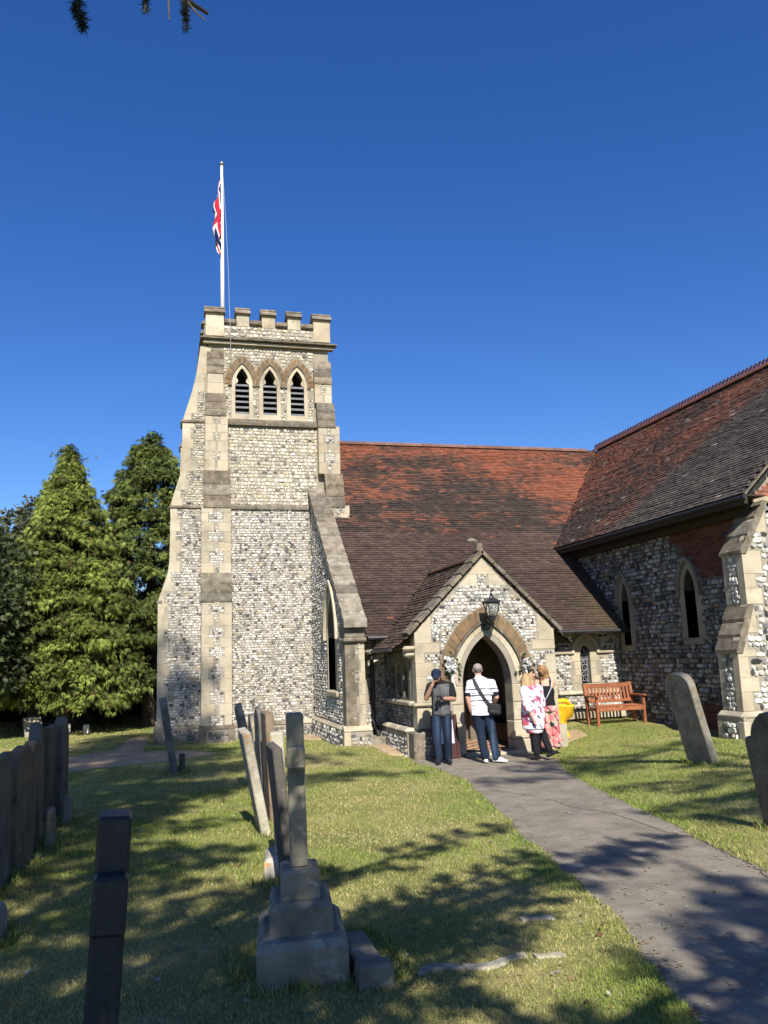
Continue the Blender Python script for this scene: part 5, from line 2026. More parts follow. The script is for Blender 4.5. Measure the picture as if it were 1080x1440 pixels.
mb = MB()
for (n, d0, d1, h0, h1, sd_) in ((200000, 2.0, 7, .010, .030, 1), (150000, 7, 20, .014, .034, 2), (40000, 20, 31, .02, .04, 3)):
    V, c = blades(n, d0, d1, h0, h1, sd_)
    k = len(V)
    off = (np.arange(k) * 5)[:, None]
    mb.add(V.reshape(-1, 3), tris=np.array([[3, 2, 4]]) + off, quads=np.array([[0, 1, 2, 3]]) + off)
    mb.tc[-1], mb.qc[-1] = c, c
# longer uncut tufts round the feet of the stones
rt_ = np.random.default_rng(405)
for o_ in [q_ for q_ in COL.objects if q_.get('category') in ('gravestone', 'footstone', 'grave kerb')]:
    ox, oy = o_.location[0], o_.location[1]
    if oy > 18:
        continue
    m_ = 420 if oy < 9 else 220
    ly = .36 if o_.name.startswith(('grave', 'memorial')) else .2
    lx = .32 if o_.name.startswith('memorial') and oy > 4 else .11
    if 'sunken' in o_.name:
        continue
    th = rt_.random(m_) * 6.283
    pw_ = (np.abs(np.cos(th)) ** 6 + np.abs(np.sin(th)) ** 6) ** (-1 / 6)
    k_ = rt_.uniform(.95, 1.3, m_)
    x, y = ox + lx * pw_ * np.cos(th) * k_, oy + ly * pw_ * np.sin(th) * k_
    h = rt_.uniform(.03, .095, m_)
    w = np.full(m_, .0035 + .0003 * oy)
    a = rt_.random(m_) * 6.283
    ln2 = rt_.normal(0, .4, (m_, 2)) * h[:, None]
    B_ = np.c_[x, y, lawn_z(x, y) - .004]
    sx = np.c_[np.cos(a) * w, np.sin(a) * w, np.zeros(m_)]
    V = np.stack([B_ - sx, B_ + sx, B_ + np.c_[ln2 * .45, h * .6] + sx * .7, B_ + np.c_[ln2 * .45, h * .6] - sx * .7, B_ + np.c_[ln2, h]], 1)
    c = np.array([[.21, .27, .06], [.38, .33, .15], [.16, .23, .05]])[rt_.integers(0, 3, m_)] * rt_.uniform(.7, 1.2, (m_, 1))
    off = (np.arange(m_) * 5)[:, None]
    mb.add(V.reshape(-1, 3), tris=np.array([[3, 2, 4]]) + off, quads=np.array([[0, 1, 2, 3]]) + off)
    mb.tc[-1], mb.qc[-1] = c, c
mb.build('grass', M['grassleaf'], kind='stuff')

# dry leaves and needles strewn on the tarmac and at its edges
rng = np.random.default_rng(402)
n = 2600
y = 2.5 * (15.2 / 2.5) ** rng.random(n)
xl, xr = path_x(PATH_L, y), path_x(PATH_R, y)
f = rng.random(n)
edge = rng.random(n) < .45
f = np.where(edge, np.where(rng.random(n) < .6, np.abs(rng.normal(0, .035, n)), 1 - np.abs(rng.normal(0, .035, n))), f)
x = xl + (xr - xl) * f
z = gz(x, y) + .012 + .012 * np.sin(np.clip(f, 0, 1) * math.pi)
a = rng.random(n) * 6.283
L = rng.uniform(.006, .026, n)
w = L * rng.uniform(.12, .5, n)
d = np.c_[np.cos(a), np.sin(a), rng.normal(0, .12, n)]
s = np.c_[-np.sin(a), np.cos(a), rng.normal(0, .15, n)]
C0 = np.c_[x, y, z]
V = np.stack([C0 - d * L[:, None], C0 + s * w[:, None], C0 + d * L[:, None], C0 - s * w[:, None]], 1)
cl = np.array([[.30, .23, .13], [.36, .31, .22], [.20, .12, .06], [.42, .40, .34]])[rng.integers(0, 4, n)] * rng.uniform(.7, 1.2, (n, 1))
mb = MB()
mb.add(V.reshape(-1, 3), quads=np.arange(4 * n).reshape(-1, 4))
mb.qc[-1] = cl
mb.build('fallen_leaves', M['grassleaf'], kind='stuff')

rng = np.random.default_rng(403)
n = 900
d = 2.6 * (13 / 2.6) ** rng.random(n)
u = rng.uniform(-.55, .55, n)
x = d * math.sin(YAW) + u * d * math.cos(YAW)
y = d * math.cos(YAW) - u * d * math.sin(YAW)
k = path_in(x, y) < -.03
x, y = x[k], y[k]
n = len(x)
a = rng.random(n) * 6.283
L = rng.uniform(.008, .03, n)
w = L * rng.uniform(.25, .7, n)
dd = np.c_[np.cos(a), np.sin(a), rng.normal(0, .25, n)]
s_ = np.c_[-np.sin(a), np.cos(a), rng.normal(0, .25, n)]
C0 = np.c_[x, y, lawn_z(x, y) + rng.uniform(.012, .03, n)]
V = np.stack([C0 - dd * L[:, None], C0 + s_ * w[:, None], C0 + dd * L[:, None], C0 - s_ * w[:, None]], 1)
cl = np.array([[.24, .13, .06], [.34, .24, .12], [.13, .075, .04], [.45, .42, .34]])[rng.integers(0, 4, n)] * rng.uniform(.7, 1.2, (n, 1))
mb = MB()
mb.add(V.reshape(-1, 3), quads=np.arange(4 * n).reshape(-1, 4))
mb.qc[-1] = cl
mb.build('fallen_leaves', M['grassleaf'], kind='stuff')
# ------------------------------------------------------------------ people
import bmesh
_ico = {}


def ico(sub):
    if sub not in _ico:
        bm = bmesh.new()
        bmesh.ops.create_icosphere(bm, subdivisions=sub, radius=1.0)
        _ico[sub] = np.array([v.co[:] for v in bm.verts])
        bm.free()
    return _ico[sub]


def hull_into(bm, pts):
    vs = [bm.verts.new(p) for p in pts]
    r = bmesh.ops.convex_hull(bm, input=vs)
    drop = [g for g in r['geom_interior'] if isinstance(g, bmesh.types.BMVert) and g.is_valid] + \
           [g for g in r['geom_unused'] if isinstance(g, bmesh.types.BMVert) and g.is_valid]
    if drop:
        bmesh.ops.delete(bm, geom=list(set(drop)), context='VERTS')


class Body:
    """limbs given as chains of ellipsoids whose hulls are fused into one skin"""

    def __init__(self):
        self.bm = bmesh.new()

    def chain(self, *nodes, sub=2):
        u = ico(sub)
        N = []
        for (c, r) in nodes:
            r = np.array([r] * 3 if np.isscalar(r) else r, float)
            N.append(np.array(c, float) + u * r)
        if len(N) == 1:
            hull_into(self.bm, [tuple(p) for p in N[0]])
        for a, b in zip(N, N[1:]):
            hull_into(self.bm, [tuple(p) for p in np.r_[a, b]])
        return self

    def mesh(self, name, voxel=.012, smooth=3):
        me = bpy.data.meshes.new(name)
        self.bm.to_mesh(me)
        self.bm.free()
        o = bpy.data.objects.new(name + '_work', me)
        COL.objects.link(o)
        m = o.modifiers.new('r', 'REMESH')
        m.mode = 'VOXEL'
        m.voxel_size = voxel
        s = o.modifiers.new('s', 'SMOOTH')
        s.factor = .5
        s.iterations = smooth
        dg = bpy.context.evaluated_depsgraph_get()
        ev = o.evaluated_get(dg)
        out = bpy.data.meshes.new_from_object(ev)
        bpy.data.objects.remove(o)
        bpy.data.meshes.remove(me)
        out.name = name
        return out


def place_mesh(me, T, name, mkey, root, fn=None, kmax=None):
    """moves a local mesh to world with T, colours vertices with fn, hangs it under root"""
    n = len(me.vertices)
    co = np.empty(n * 3, np.float32)
    me.vertices.foreach_get('co', co)
    loc = co.reshape(-1, 3).astype(float)
    col = np.ones((n, 4), np.float32)
    if fn is not None:
        col[:, :3] = fn(loc)
    ca = me.color_attributes.new('col', 'FLOAT_COLOR', 'POINT')
    ca.data.foreach_set('color', col.ravel())
    wd = T(loc) - base_of(root)
    me.vertices.foreach_set('co', wd.astype(np.float32).ravel())
    me.polygons.foreach_set('use_smooth', np.ones(len(me.polygons), bool))
    me.update()
    me.materials.append(M[mkey])
    o = bpy.data.objects.new(name, me)
    COL.objects.link(o)
    o.parent = root
    WL[o.name] = base_of(root)
    return o


M['skin'] = mat('skin', [(.95, .95, .95), (1.05, 1.05, 1.05)], 20, .55, .1, 80, attr=True, spec=.35)
M['cloth'] = mat('cloth', [(.88, .88, .88), (1.08, 1.08, 1.08)], 9, .9, .5, 24, attr=True, spec=.15, bdist=.012)
M['hair'] = mat('hair', [(.6, .6, .6), (1.3, 1.3, 1.3)], 26, .6, .8, 60, attr=True, spec=.35)
M['leather'] = mat('black_nylon', [(.014, .014, .015), (.026, .026, .027)], 20, .6, .3, 60)

CV, CVy = np.array([math.cos(YAW), -math.sin(YAW), 0]), np.array([math.sin(YAW), math.cos(YAW), 0])


def stand(x, y, z=None):
    o = np.array([x, y, G(x, y) + .02 if z is None else z])

    def T(P):
        P = np.asarray(P, float).reshape(-1, 3)
        return o + P[:, :1] * CV + P[:, 1:2] * CVy + P[:, 2:3] * np.array([0, 0, 1.0])
    return o, T


def lerp(a, b, t):
    return np.array(a, float) * (1 - t) + np.array(b, float) * t


def hand(B, w, d, palm_n, s=1.0, curl=.7, thumb=1):
    """palm and five fingers from wrist w in direction d; palm_n points out of the palm"""
    d = np.array(d, float) / np.linalg.norm(d)
    n = np.array(palm_n, float)
    n = n - d * np.dot(n, d)
    n /= np.linalg.norm(n)
    a = np.cross(d, n) * thumb
    w = np.array(w, float)
    B.chain((w, .026 * s), (w + d * .035 * s, (.026 * s)), (w + d * .085 * s, .024 * s))
    for k, (o, L) in enumerate(((-.030, .060), (-.010, .074), (.010, .078), (.029, .068))):
        p0 = w + d * .07 * s + a * o * s
        p1 = p0 + (d * .95 + n * .2 * curl) * .03 * s
        p2 = p1 + (d * (1 - .5 * curl) + n * .8 * curl) * L * .45 * s
        p3 = p2 + (d * (1 - 1.4 * curl) + n * .9) * L * .35 * s
        B.chain((p0, .0105 * s), (p1, .0100 * s), (p2, .0090 * s), (p3, .0080 * s), sub=1)
    t0 = w + d * .025 * s + a * .026 * s
    t1 = t0 + (a * .7 + d * .6 + n * .3) * .040 * s
    t2 = t1 + (d * .8 + n * .5) * .034 * s
    B.chain((t0, .013 * s), (t1, .0115 * s), (t2, .0095 * s), sub=1)


def head(B, c, f, up=(0, 0, 1), s=1.0):
    """skull, jaw, nose, ears, eye sockets; c centre, f facing"""
    c, f, up = (np.array(q, float) for q in (c, f, up))
    f = f / np.linalg.norm(f)
    up = up - f * np.dot(up, f)
    up /= np.linalg.norm(up)
    sd_ = np.cross(f, up)
    B.chain((c + up * .03 * s - f * .012 * s, .092 * s), (c + up * .02 * s + f * .018 * s, .082 * s))
    B.chain((c + up * .01 * s, .078 * s), (c - up * .070 * s + f * .040 * s, .046 * s))
    B.chain((c - up * .055 * s + f * .058 * s, .030 * s), (c - up * .088 * s + f * .062 * s, .022 * s))
    B.chain((c + up * .012 * s + f * .088 * s, .012 * s), (c - up * .024 * s + f * .112 * s, .013 * s), sub=1)
    for g_ in (-1, 1):
        B.chain((c + sd_ * g_ * .083 * s + up * .012 * s - f * .005 * s, .018 * s), (c + sd_ * g_ * .080 * s - up * .028 * s + f * .004 * s, .012 * s), sub=1)
        B.chain((c + sd_ * g_ * .032 * s + up * .038 * s + f * .082 * s, .014 * s), sub=1)
        B.chain((c + sd_ * g_ * .040 * s - up * .028 * s + f * .062 * s, .026 * s), sub=1)
    B.chain((c - up * .058 * s + f * .082 * s + sd_ * .018 * s, .009 * s), (c - up * .058 * s + f * .082 * s - sd_ * .018 * s, .009 * s), sub=1)
    return c, f, up, sd_


def eyes_mouth(root, T, c, f, up, sd_, s=1.0):
    mb = MB()
    for g_ in (-1, 1):
        for k in range(1):
            p = c + sd_ * g_ * .031 * s + up * .014 * s + f * .084 * s
            mb.add(T(p + ico(1) * .011 * s), tris=_ico_t1(), col=(.05, .035, .025))
    tube(mb, T([c - up * .052 * s + f * .091 * s + sd_ * q * s for q in (-.02, 0, .02)]), .004 * s, 5, (.28, .09, .07))
    mb.build('eyes_and_mouth', M['skin'], root, smooth=True)


def _ico_t1():
    if 't1' not in _ico:
        bm = bmesh.new()
        bmesh.ops.create_icosphere(bm, subdivisions=1, radius=1.0)
        _ico['t1'] = np.array([[v.index for v in f.verts] for f in bm.faces])
        bm.free()
    return _ico['t1']


def torso(B, pel, chest, neck, shl, shr, k=1.0, grow=0.0, waist=.85):
    pel, chest, neck, shl, shr = (np.array(q, float) for q in (pel, chest, neck, shl, shr))
    g_ = grow
    mid = lerp(pel, chest, .5)
    B.chain((pel, (.165 * k + g_, .115 * k + g_, .10 * k)), (mid, (.158 * k * waist / .9 + g_, .112 * k + g_, .10)), (chest, (.170 * k + g_, .118 * k + g_, .11)))
    B.chain((chest, (.165 * k + g_, .115 * k + g_, .10)), (lerp(shl, shr, .5) - (0, 0, .02), (.13 * k + g_, .085 * k + g_, .06)))
    B.chain((shl, .056 * k + g_), (lerp(shl, shr, .5) + (0, 0, .02), .062 * k + g_), (shr, .056 * k + g_))
    for q_ in (shl, shr):
        B.chain((lerp(q_, lerp(shl, shr, .5), .25), .05 * k + g_), (lerp(neck, lerp(shl, shr, .5) + np.array([0, 0, .04]), .45), .052 * k + g_ * .6))
    B.chain((shl - np.array([0, 0, .03]), .06 * k + g_), (chest, (.13 * k + g_, .10 * k + g_, .08)))
    B.chain((shr - np.array([0, 0, .03]), .06 * k + g_), (chest, (.13 * k + g_, .10 * k + g_, .08)))
    B.chain((lerp(shl, shr, .5) + np.array([0, 0, .03]), .075 * k + g_ * .5), (neck, .056 * k + g_ * .3))


def shoe(B, ank, d, L=.26, s=1.0):
    d = np.array(d, float)
    d[2] = d[2]
    d /= np.linalg.norm(d)
    a = np.array(ank, float)
    heel = a - d * .045 + np.array([0, 0, -.045])
    ball = heel + d * L * .62 + np.array([0, 0, -.004])
    toe = heel + d * L * .88
    B.chain((a + np.array([0, 0, -.01]), .046 * s), (heel, .040 * s))
    B.chain((heel, (.038 * s, .038 * s, .030)), (ball, (.046 * s, .046 * s, .028)), (toe, (.036 * s, .036 * s, .022)))
    B.chain((a, .042 * s), (ball + np.array([0, 0, .018]), .034 * s))


def leg(B, hip, knee, ank, r=(.070, .055, .040), g_=0.0):
    hip, knee, ank = (np.array(q, float) for q in (hip, knee, ank))
    calf = lerp(knee, ank, .33)
    B.chain((hip, r[0] + g_), (lerp(hip, knee, .5), (r[0] + r[1]) / 2 + .006 + g_), (knee, r[1] + g_))
    B.chain((knee, r[1] + g_), (calf, r[1] * .97 + g_), (ank, r[2] + g_))


def arm(B, sh, el, wr, r=(.052, .042, .030), g_=0.0):
    B.chain((sh, r[0] + g_), (lerp(sh, el, .5), (r[0] + r[1]) / 2 + g_), (el, r[1] + g_))
    B.chain((el, r[1] + g_), (lerp(el, wr, .35), r[1] * 1.02 + g_), (wr, r[2] + g_))


def jeans_col(P, seed, fade_front):
    n = snoise(P[:, 0] * 3 + P[:, 1] * 2, P[:, 2] * 2, 3.0, seed)[:, None]
    return np.array([.013, .022, .042]) * (.6 + .9 * n) + np.array([.014, .022, .036]) * fade_front(P)[:, None]


# ---- man in the cap, facing us beside the porch
o, T = stand(4.93, 14.72)
man1 = thing('person', 'man in navy cap and dark T-shirt looking down at a camera', 'person', tuple(o), 'visitors at the porch')
shl, shr = (-.195, 0, 1.385), (.185, 0, 1.385)         # image left and right
pel, che, nek = (-.01, .0, .93), (-.005, .0, 1.24), (-.04, -.05, 1.49)
hc, hf = (-.075, -.105, 1.575), (-.12, -.85, -.50)
eL, wL = (-.275, -.06, 1.17), (-.165, -.20, 1.41)
eR, wR = (.235, -.05, 1.14), (.045, -.235, 1.165)
hips, knees, ank = ((-.10, 0, .90), (.085, 0, .90)), ((-.115, -.03, .49), (.085, -.035, .49)), ((-.085, .01, .085), (.085, -.03, .085))
B = Body()
torso(B, pel, che, nek, shl, shr)
HC = head(B, hc, hf, (0, .2, 1))
B.chain((nek, .055), (np.array(hc) - (0, -.02, .05), .055))
arm(B, shl, eL, wL, (.056, .046, .032)); arm(B, shr, eR, wR, (.056, .046, .032))
hand(B, wL, (.5, -.1, .8), (.6, .1, -.2), curl=.8)
hand(B, wR, (-.9, -.25, .12), (0, -.25, 1), curl=.9, thumb=-1)
for i in (0, 1):
    leg(B, hips[i], knees[i], ank[i])
SK = np.array([.36, .20, .135])
place_mesh(B.mesh('body', .0085, 3), T, 'body', 'skin', man1, lambda P: SK)
eyes_mouth(man1, T, *HC)
B = Body()
torso(B, (-.01, 0, .90), che, nek, shl, shr, 1.0, .016, .92)
for sh, e in ((shl, eL), (shr, eR)):
    B.chain((sh, .073), (lerp(sh, e, .72), .068))
B.chain(((-.01, 0, .875), (.186, .135, .012)), ((-.01, 0, 1.02), (.168, .125, .03)))
place_mesh(B.mesh('t_shirt', .009, 3), T, 't_shirt', 'cloth', man1,
           lambda P: np.where(((np.abs(P[:, 0]) < .15) & (P[:, 2] < 1.42))[:, None], np.array([.085, .085, .088]) * (.8 + .5 * snoise(P[:, 0] * 2, P[:, 2], 14, 3))[:, None], np.array([.016, .016, .018])))
B = Body()
B.chain(((-.01, .0, .88), (.158, .112, .07)), ((-.01, .0, .95), (.148, .104, .02)))
for i in (0, 1):
    leg(B, np.array(hips[i]) - (0, 0, .075), knees[i], (ank[i][0], ank[i][1], .10), (.088, .076, .066), .006)
place_mesh(B.mesh('jeans', .011, 3), T, 'jeans', 'cloth', man1, lambda P: jeans_col(P, 4, lambda P: ss(.05, .0, np.abs(np.abs(P[:, 0]) - .09)) * ss(.3, .6, P[:, 2]) * 1.2))
for i, d in ((0, (-.25, -1, 0)), (1, (.15, -1, 0))):
    B = Body()
    shoe(B, ank[i], d)
    place_mesh(B.mesh('shoe', .008, 2), T, 'shoe', 'cloth', man1, lambda P: np.where((P[:, 2] < .022)[:, None], np.array([.35, .36, .40]), np.array([.02, .022, .03])))
c_, f_, u_, s_ = HC
B = Body()
B.chain((c_ + u_ * .035 - f_ * .012, .100), (c_ + u_ * .055 + f_ * .02, .088))
B.chain((c_ + u_ * .045 + f_ * .07, (.075, .06, .02)), (c_ + u_ * .040 + f_ * .155, (.055, .03, .010)))
place_mesh(B.mesh('cap', .008, 2), T, 'cap', 'cloth', man1, lambda P: np.array([.014, .020, .045]))

# his camera
def compact_camera(centre, T, f, u, label, strap=None):
    f, u = np.array(f, float), np.array(u, float)
    f /= np.linalg.norm(f)
    u = u - f * np.dot(u, f)
    u /= np.linalg.norm(u)
    s = np.cross(f, u)
    c = np.array(centre, float)
    at = T(c)[0]
    root = thing('camera_body', label, 'camera', tuple(at), 'cameras held by the visitors')
    fr = Frame(c, s, u, f)
    mb = MB()
    V0 = []
    box(mb, -.065, .065, -.04, .04, -.03, .02, fr, .01)
    box(mb, -.025, .025, .04, .062, -.025, .015, fr, .006)
    box(mb, -.064, -.03, -.038, .038, .0, .045, fr, .01)
    mb.v = [T(v) for v in mb.v]
    mb.build('housing', M['leather'], root)
    mb = MB()
    tube(mb, fr([(0.012, 0, .02), (.012, 0, .09)]), [.034, .036], 14)
    mb.v = [T(v) for v in mb.v]
    mb.build('lens', M['leather'], root, smooth=False)
    return root


compact_camera((-.035, -.275, 1.20), T, (-.25, -.4, -.75), (0, -.6, .4), 'black camera held at the chest of the man in the cap')

# ---- man in the striped polo, seen from behind
o, T = stand(5.62, 14.42)
man2 = thing('person', 'man in striped white polo and jeans seen from behind', 'person', tuple(o), 'visitors at the porch')
shl, shr = (-.20, 0, 1.41), (.19, 0, 1.405)
pel, che, nek = (-.02, .0, .94), (-.02, .0, 1.25), (-.045, .02, 1.52)
hc, hf = (-.05, .045, 1.645), (-.08, 1, -.1)
eL, wL = (-.262, -.02, 1.155), (-.215, .03, .93)
eR, wR = (.268, .02, 1.15), (.225, .20, 1.0)
hips, knees, ank = ((-.11, 0, .91), (.085, 0, .91)), ((-.055, .0, .49), (.155, .04, .49)), ((.0, -.02, .085), (.20, -.04, .085))
B = Body()
torso(B, pel, che, nek, shl, shr, 1.04)
HC = head(B, hc, hf)
B.chain((nek, .060), (np.array(hc) - (0, .01, .05), .060))
arm(B, shl, eL, wL, (.058, .047, .033)); arm(B, shr, eR, wR, (.058, .047, .033))
hand(B, wL, (.25, .1, -.9), (1, .2, 0), curl=.5)
hand(B, wR, (-.55, .8, -.1), (-.3, 0, 1), curl=.8)
for i in (0, 1):
    leg(B, hips[i], knees[i], ank[i])
SK2 = np.array([.50, .27, .20])
place_mesh(B.mesh('body', .0085, 3), T, 'body', 'skin', man2, lambda P: SK2)
eyes_mouth(man2, T, *HC)
B = Body()
torso(B, (-.02, 0, .90), che, nek, shl, shr, 1.08, .020, .97)
for sh, e in ((shl, eL), (shr, eR)):
    B.chain((sh, .078), (lerp(sh, e, .70), .074))
B.chain(((-.02, 0, .845), (.198, .150, .012)), ((-.02, 0, 1.02), (.188, .14, .03)))
B.chain((lerp(shl, shr, .5) + np.array([0, .01, .055]), (.075, .07, .02)), (np.array(nek) + (0, 0, .02), (.066, .062, .012)))


def stripes(P):
    zr = P[:, 2] + .04 * np.abs(P[:, 0])
    c = np.tile(np.array([.80, .80, .86]), (len(P), 1))
    for z_, w_, k in ((1.40, .006, .55), (1.315, .011, .05), (1.245, .007, .4), (1.205, .012, .05), (1.11, .010, .12), (1.03, .006, .5), (.955, .006, .5), (1.49, .010, .4)):
        c[np.abs(zr - z_) < w_] = np.array([.55, .55, .62]) * k + np.array([.01, .012, .02])
    cuff = (np.abs(P[:, 0] + .005) > .21) & (P[:, 2] < 1.255)
    c[cuff] = np.array([.02, .022, .035])
    return c


place_mesh(B.mesh('polo_shirt', .008, 3), T, 'polo_shirt', 'cloth', man2, stripes)
B = Body()
B.chain(((-.015, .0, .86), (.172, .126, .07)), ((-.02, .0, .95), (.16, .115, .02)))
for i in (0, 1):
    leg(B, np.array(hips[i]) - (0, 0, .05), knees[i], (ank[i][0], ank[i][1], .10), (.092, .080, .070), .006)
    B.chain((np.array(ank[i]) + (0, 0, .05), (.085, .08, .03)), (np.array(ank[i]) + (0, 0, .12), (.08, .075, .03)))
for sg in (-1, 1):
    B.chain(((sg * .075 - .01, -.055, .90), (.085, .075, .085)))
place_mesh(B.mesh('jeans', .010, 3), T, 'jeans', 'cloth', man2, lambda P: jeans_col(P, 9, lambda P: ss(.06, .0, np.abs(P[:, 0] - .15)) * ss(.95, .5, P[:, 2]) * 2.0))
for i, d in ((0, (-.1, 1, 0)), (1, (.75, -.55, 0))):
    B = Body()
    shoe(B, (ank[i][0], ank[i][1], .085), d, .27)
    place_mesh(B.mesh('shoe', .008, 2), T, 'shoe', 'cloth', man2, lambda P: np.where((P[:, 2] < .02)[:, None], np.array([.10, .10, .11]), np.array([.74, .73, .71])))
c_, f_, u_, s_ = HC
B = Body()
B.chain((c_ + u_ * .038 - f_ * .02, .091), (c_ + u_ * .045 + f_ * .015, .084))
B.chain((c_ + u_ * .03 - f_ * .03, .084), (c_ - u_ * .012 - f_ * .048, .050))
place_mesh(B.mesh('hair', .008, 2), T, 'hair', 'hair', man2, lambda P: np.array([.19, .165, .15]) * (.6 + .8 * ss(1.62, 1.74, P[:, 2]))[:, None])
# his shoulder bag on its strap
bag = thing('shoulder_bag', 'black camera bag on a strap at the hip of the man in the striped polo', 'bag', tuple(T((.17, -.13, .98))[0]))
B = Body()
B.chain(((.125, -.135, .985), (.055, .065, .075)), ((.275, -.10, .955), (.055, .065, .075)))
B.chain(((.135, -.145, 1.03), (.05, .06, .035)), ((.27, -.11, 1.0), (.05, .06, .035)))
B.chain(((.14, -.16, .90), (.05, .06, .045)), ((.275, -.11, .88), (.05, .06, .045)))
place_mesh(B.mesh('pouch', .009, 2), T, 'pouch', 'leather', bag)
mb = MB()
pts = np.array([(-.125, .06, 1.49), (-.15, -.04, 1.495), (-.115, -.135, 1.42), (-.05, -.165, 1.28), (.03, -.168, 1.14), (.10, -.165, 1.05)])
for a, b in zip(pts, pts[1:]):
    w_ = np.array([.022, 0, .012])
    n_ = np.array([0, -.006, 0])
    mb.add(T([a - w_, a + w_, b + w_, b - w_, a - w_ + n_, a + w_ + n_, b + w_ + n_, b - w_ + n_]), quads=[[0, 1, 2, 3], [4, 5, 6, 7], [0, 1, 5, 4], [3, 2, 6, 7], [0, 3, 7, 4], [1, 2, 6, 5]])
mb.build('strap', M['leather'], bag)

# ---- woman in the floral tunic, walking
FLOWER = np.array([[.62, .12, .17], [.60, .22, .26], [.06, .05, .11], [.45, .10, .20]])


def floral(P, base, seed, k=9.0, amt=.36, cols=FLOWER):
    rngf = np.random.default_rng(seed)
    c = np.tile(np.array(base), (len(P), 1))
    u_ = P[:, 0] + .6 * P[:, 1]
    a_ = snoise(u_, P[:, 2], k, seed)
    b_ = snoise(u_ + 3, P[:, 2], k * 1.6, seed + 1)
    d_ = snoise(u_ * .8 + P[:, 2] * .8, P[:, 2] * .25 - u_ * .25, k * 2.6, seed + 2)
    c[a_ > 1 - amt * .95] = cols[1]
    c[(a_ > 1 - amt * .78)] = cols[0]
    c[(b_ > 1 - amt * .62)] = cols[3] if len(cols) > 3 else cols[0]
    c[(d_ > .87)] = cols[2]
    return c


o, T = stand(6.62, 14.30)
wom1 = thing('person', 'blonde woman in a white floral tunic and black leggings walking past the arch', 'person', tuple(o), 'visitors at the porch')
shl, shr = (-.20, -.03, 1.25), (.09, .08, 1.26)
pel, che, nek = (-.05, .03, .82), (-.055, .03, 1.08), (-.08, .04, 1.31)
hc, hf = (-.115, .06, 1.435), (.25, 1, -.15)
eL, wL = (-.17, -.17, .96), (-.085, -.20, .74)
eR, wR = (.14, .16, .98), (.14, .30, .80)
hips, knees, ank = ((-.10, .0, .80), (.0, .06, .80)), ((-.055, .02, .43), (.13, .10, .43)), ((-.035, .0, .085), (.20, -.02, .13))
B = Body()
torso(B, pel, che, nek, shl, shr, .90)
HC = head(B, hc, hf, s=.95)
B.chain((nek, .048), (np.array(hc) - (0, 0, .05), .048))
arm(B, shl, eL, wL, (.047, .038, .027)); arm(B, shr, eR, wR, (.047, .038, .027))
hand(B, wL, (.2, -.05, -1), (1, .4, 0), .92, .6)
hand(B, wR, (0, .5, -.9), (-1, .2, 0), .92, .6)
for i in (0, 1):
    leg(B, hips[i], knees[i], ank[i], (.07, .05, .038))
SK3 = np.array([.52, .30, .22])
place_mesh(B.mesh('body', .0085, 3), T, 'body', 'skin', wom1, lambda P: SK3)
eyes_mouth(wom1, T, *HC, s=.95)
B = Body()
torso(B, (-.055, .02, .80), che, nek, shl, shr, .98, .03, 1.0)
B.chain((che, (.20, .15, .08)), ((-.06, .02, .80), (.225, .17, .06)), ((-.05, .02, .56), (.215, .165, .03)))
B.chain(((-.045, .02, .50), (.16, .13, .05)), ((-.05, .02, .66), (.21, .16, .03)))
B.chain((shl, .085), (lerp(shl, eL, 1.0), .092), (lerp(eL, wL, .12), .094))
B.chain((shr, .08), (lerp(shr, eR, 1.0), .085))
place_mesh(B.mesh('tunic', .0085, 3), T, 'tunic', 'cloth', wom1, lambda P: floral(P, (.74, .70, .72), 51, 24, .27))
B = Body()
B.chain(((-.05, .03, .80), (.15, .11, .09)))
for i in (0, 1):
    leg(B, hips[i], knees[i], (ank[i][0], ank[i][1], ank[i][2] + .04), (.09, .068, .058), .006)
place_mesh(B.mesh('leggings', .011, 3), T, 'leggings', 'cloth', wom1, lambda P: np.array([.014, .014, .016]))
for i, d in ((0, (-.9, .25, 0)), (1, (.75, .35, .25))):
    B = Body()
    shoe(B, ank[i], d, .235, .9)
    place_mesh(B.mesh('shoe', .008, 2), T, 'shoe', 'cloth', wom1, lambda P: np.array([.018, .018, .02]))
c_, f_, u_, s_ = HC
B = Body()
B.chain((c_ + u_ * .03 - f_ * .012, .102), (c_ + u_ * .035 + f_ * .02, .092))
B.chain((c_ + u_ * .01 - f_ * .03, (.108, .085, .085)), (c_ - u_ * .09 - f_ * .035, (.112, .070, .06)), (c_ - u_ * .165 - f_ * .03, (.105, .055, .02)))
for g_ in (-1, 1):
    B.chain((c_ + s_ * g_ * .08 + u_ * .02, .045), (c_ + s_ * g_ * .098 - u_ * .14, .032))
place_mesh(B.mesh('hair', .008, 2), T, 'hair', 'hair', wom1, lambda P: np.array([.46, .32, .16]) * (.45 + .75 * snoise(P[:, 0] * 3.5 + P[:, 1], P[:, 2] * .5, 9, 7))[:, None])
hb = thing('handbag', 'small black handbag hanging from the hand of the woman in the white tunic', 'bag', tuple(T((.16, .20, .72))[0]))
B = Body()
B.chain(((.165, .20, .66), (.045, .09, .06)), ((.165, .20, .74), (.035, .075, .05)))
place_mesh(B.mesh('pouch', .009, 2), T, 'pouch', 'leather', hb)
mb = MB()
tube(mb, T([(.165, .12, .76), (.15, .20, .84), (.145, .30, .80), (.165, .28, .76)]), .008, 6)
mb.build('strap', M['leather'], hb)

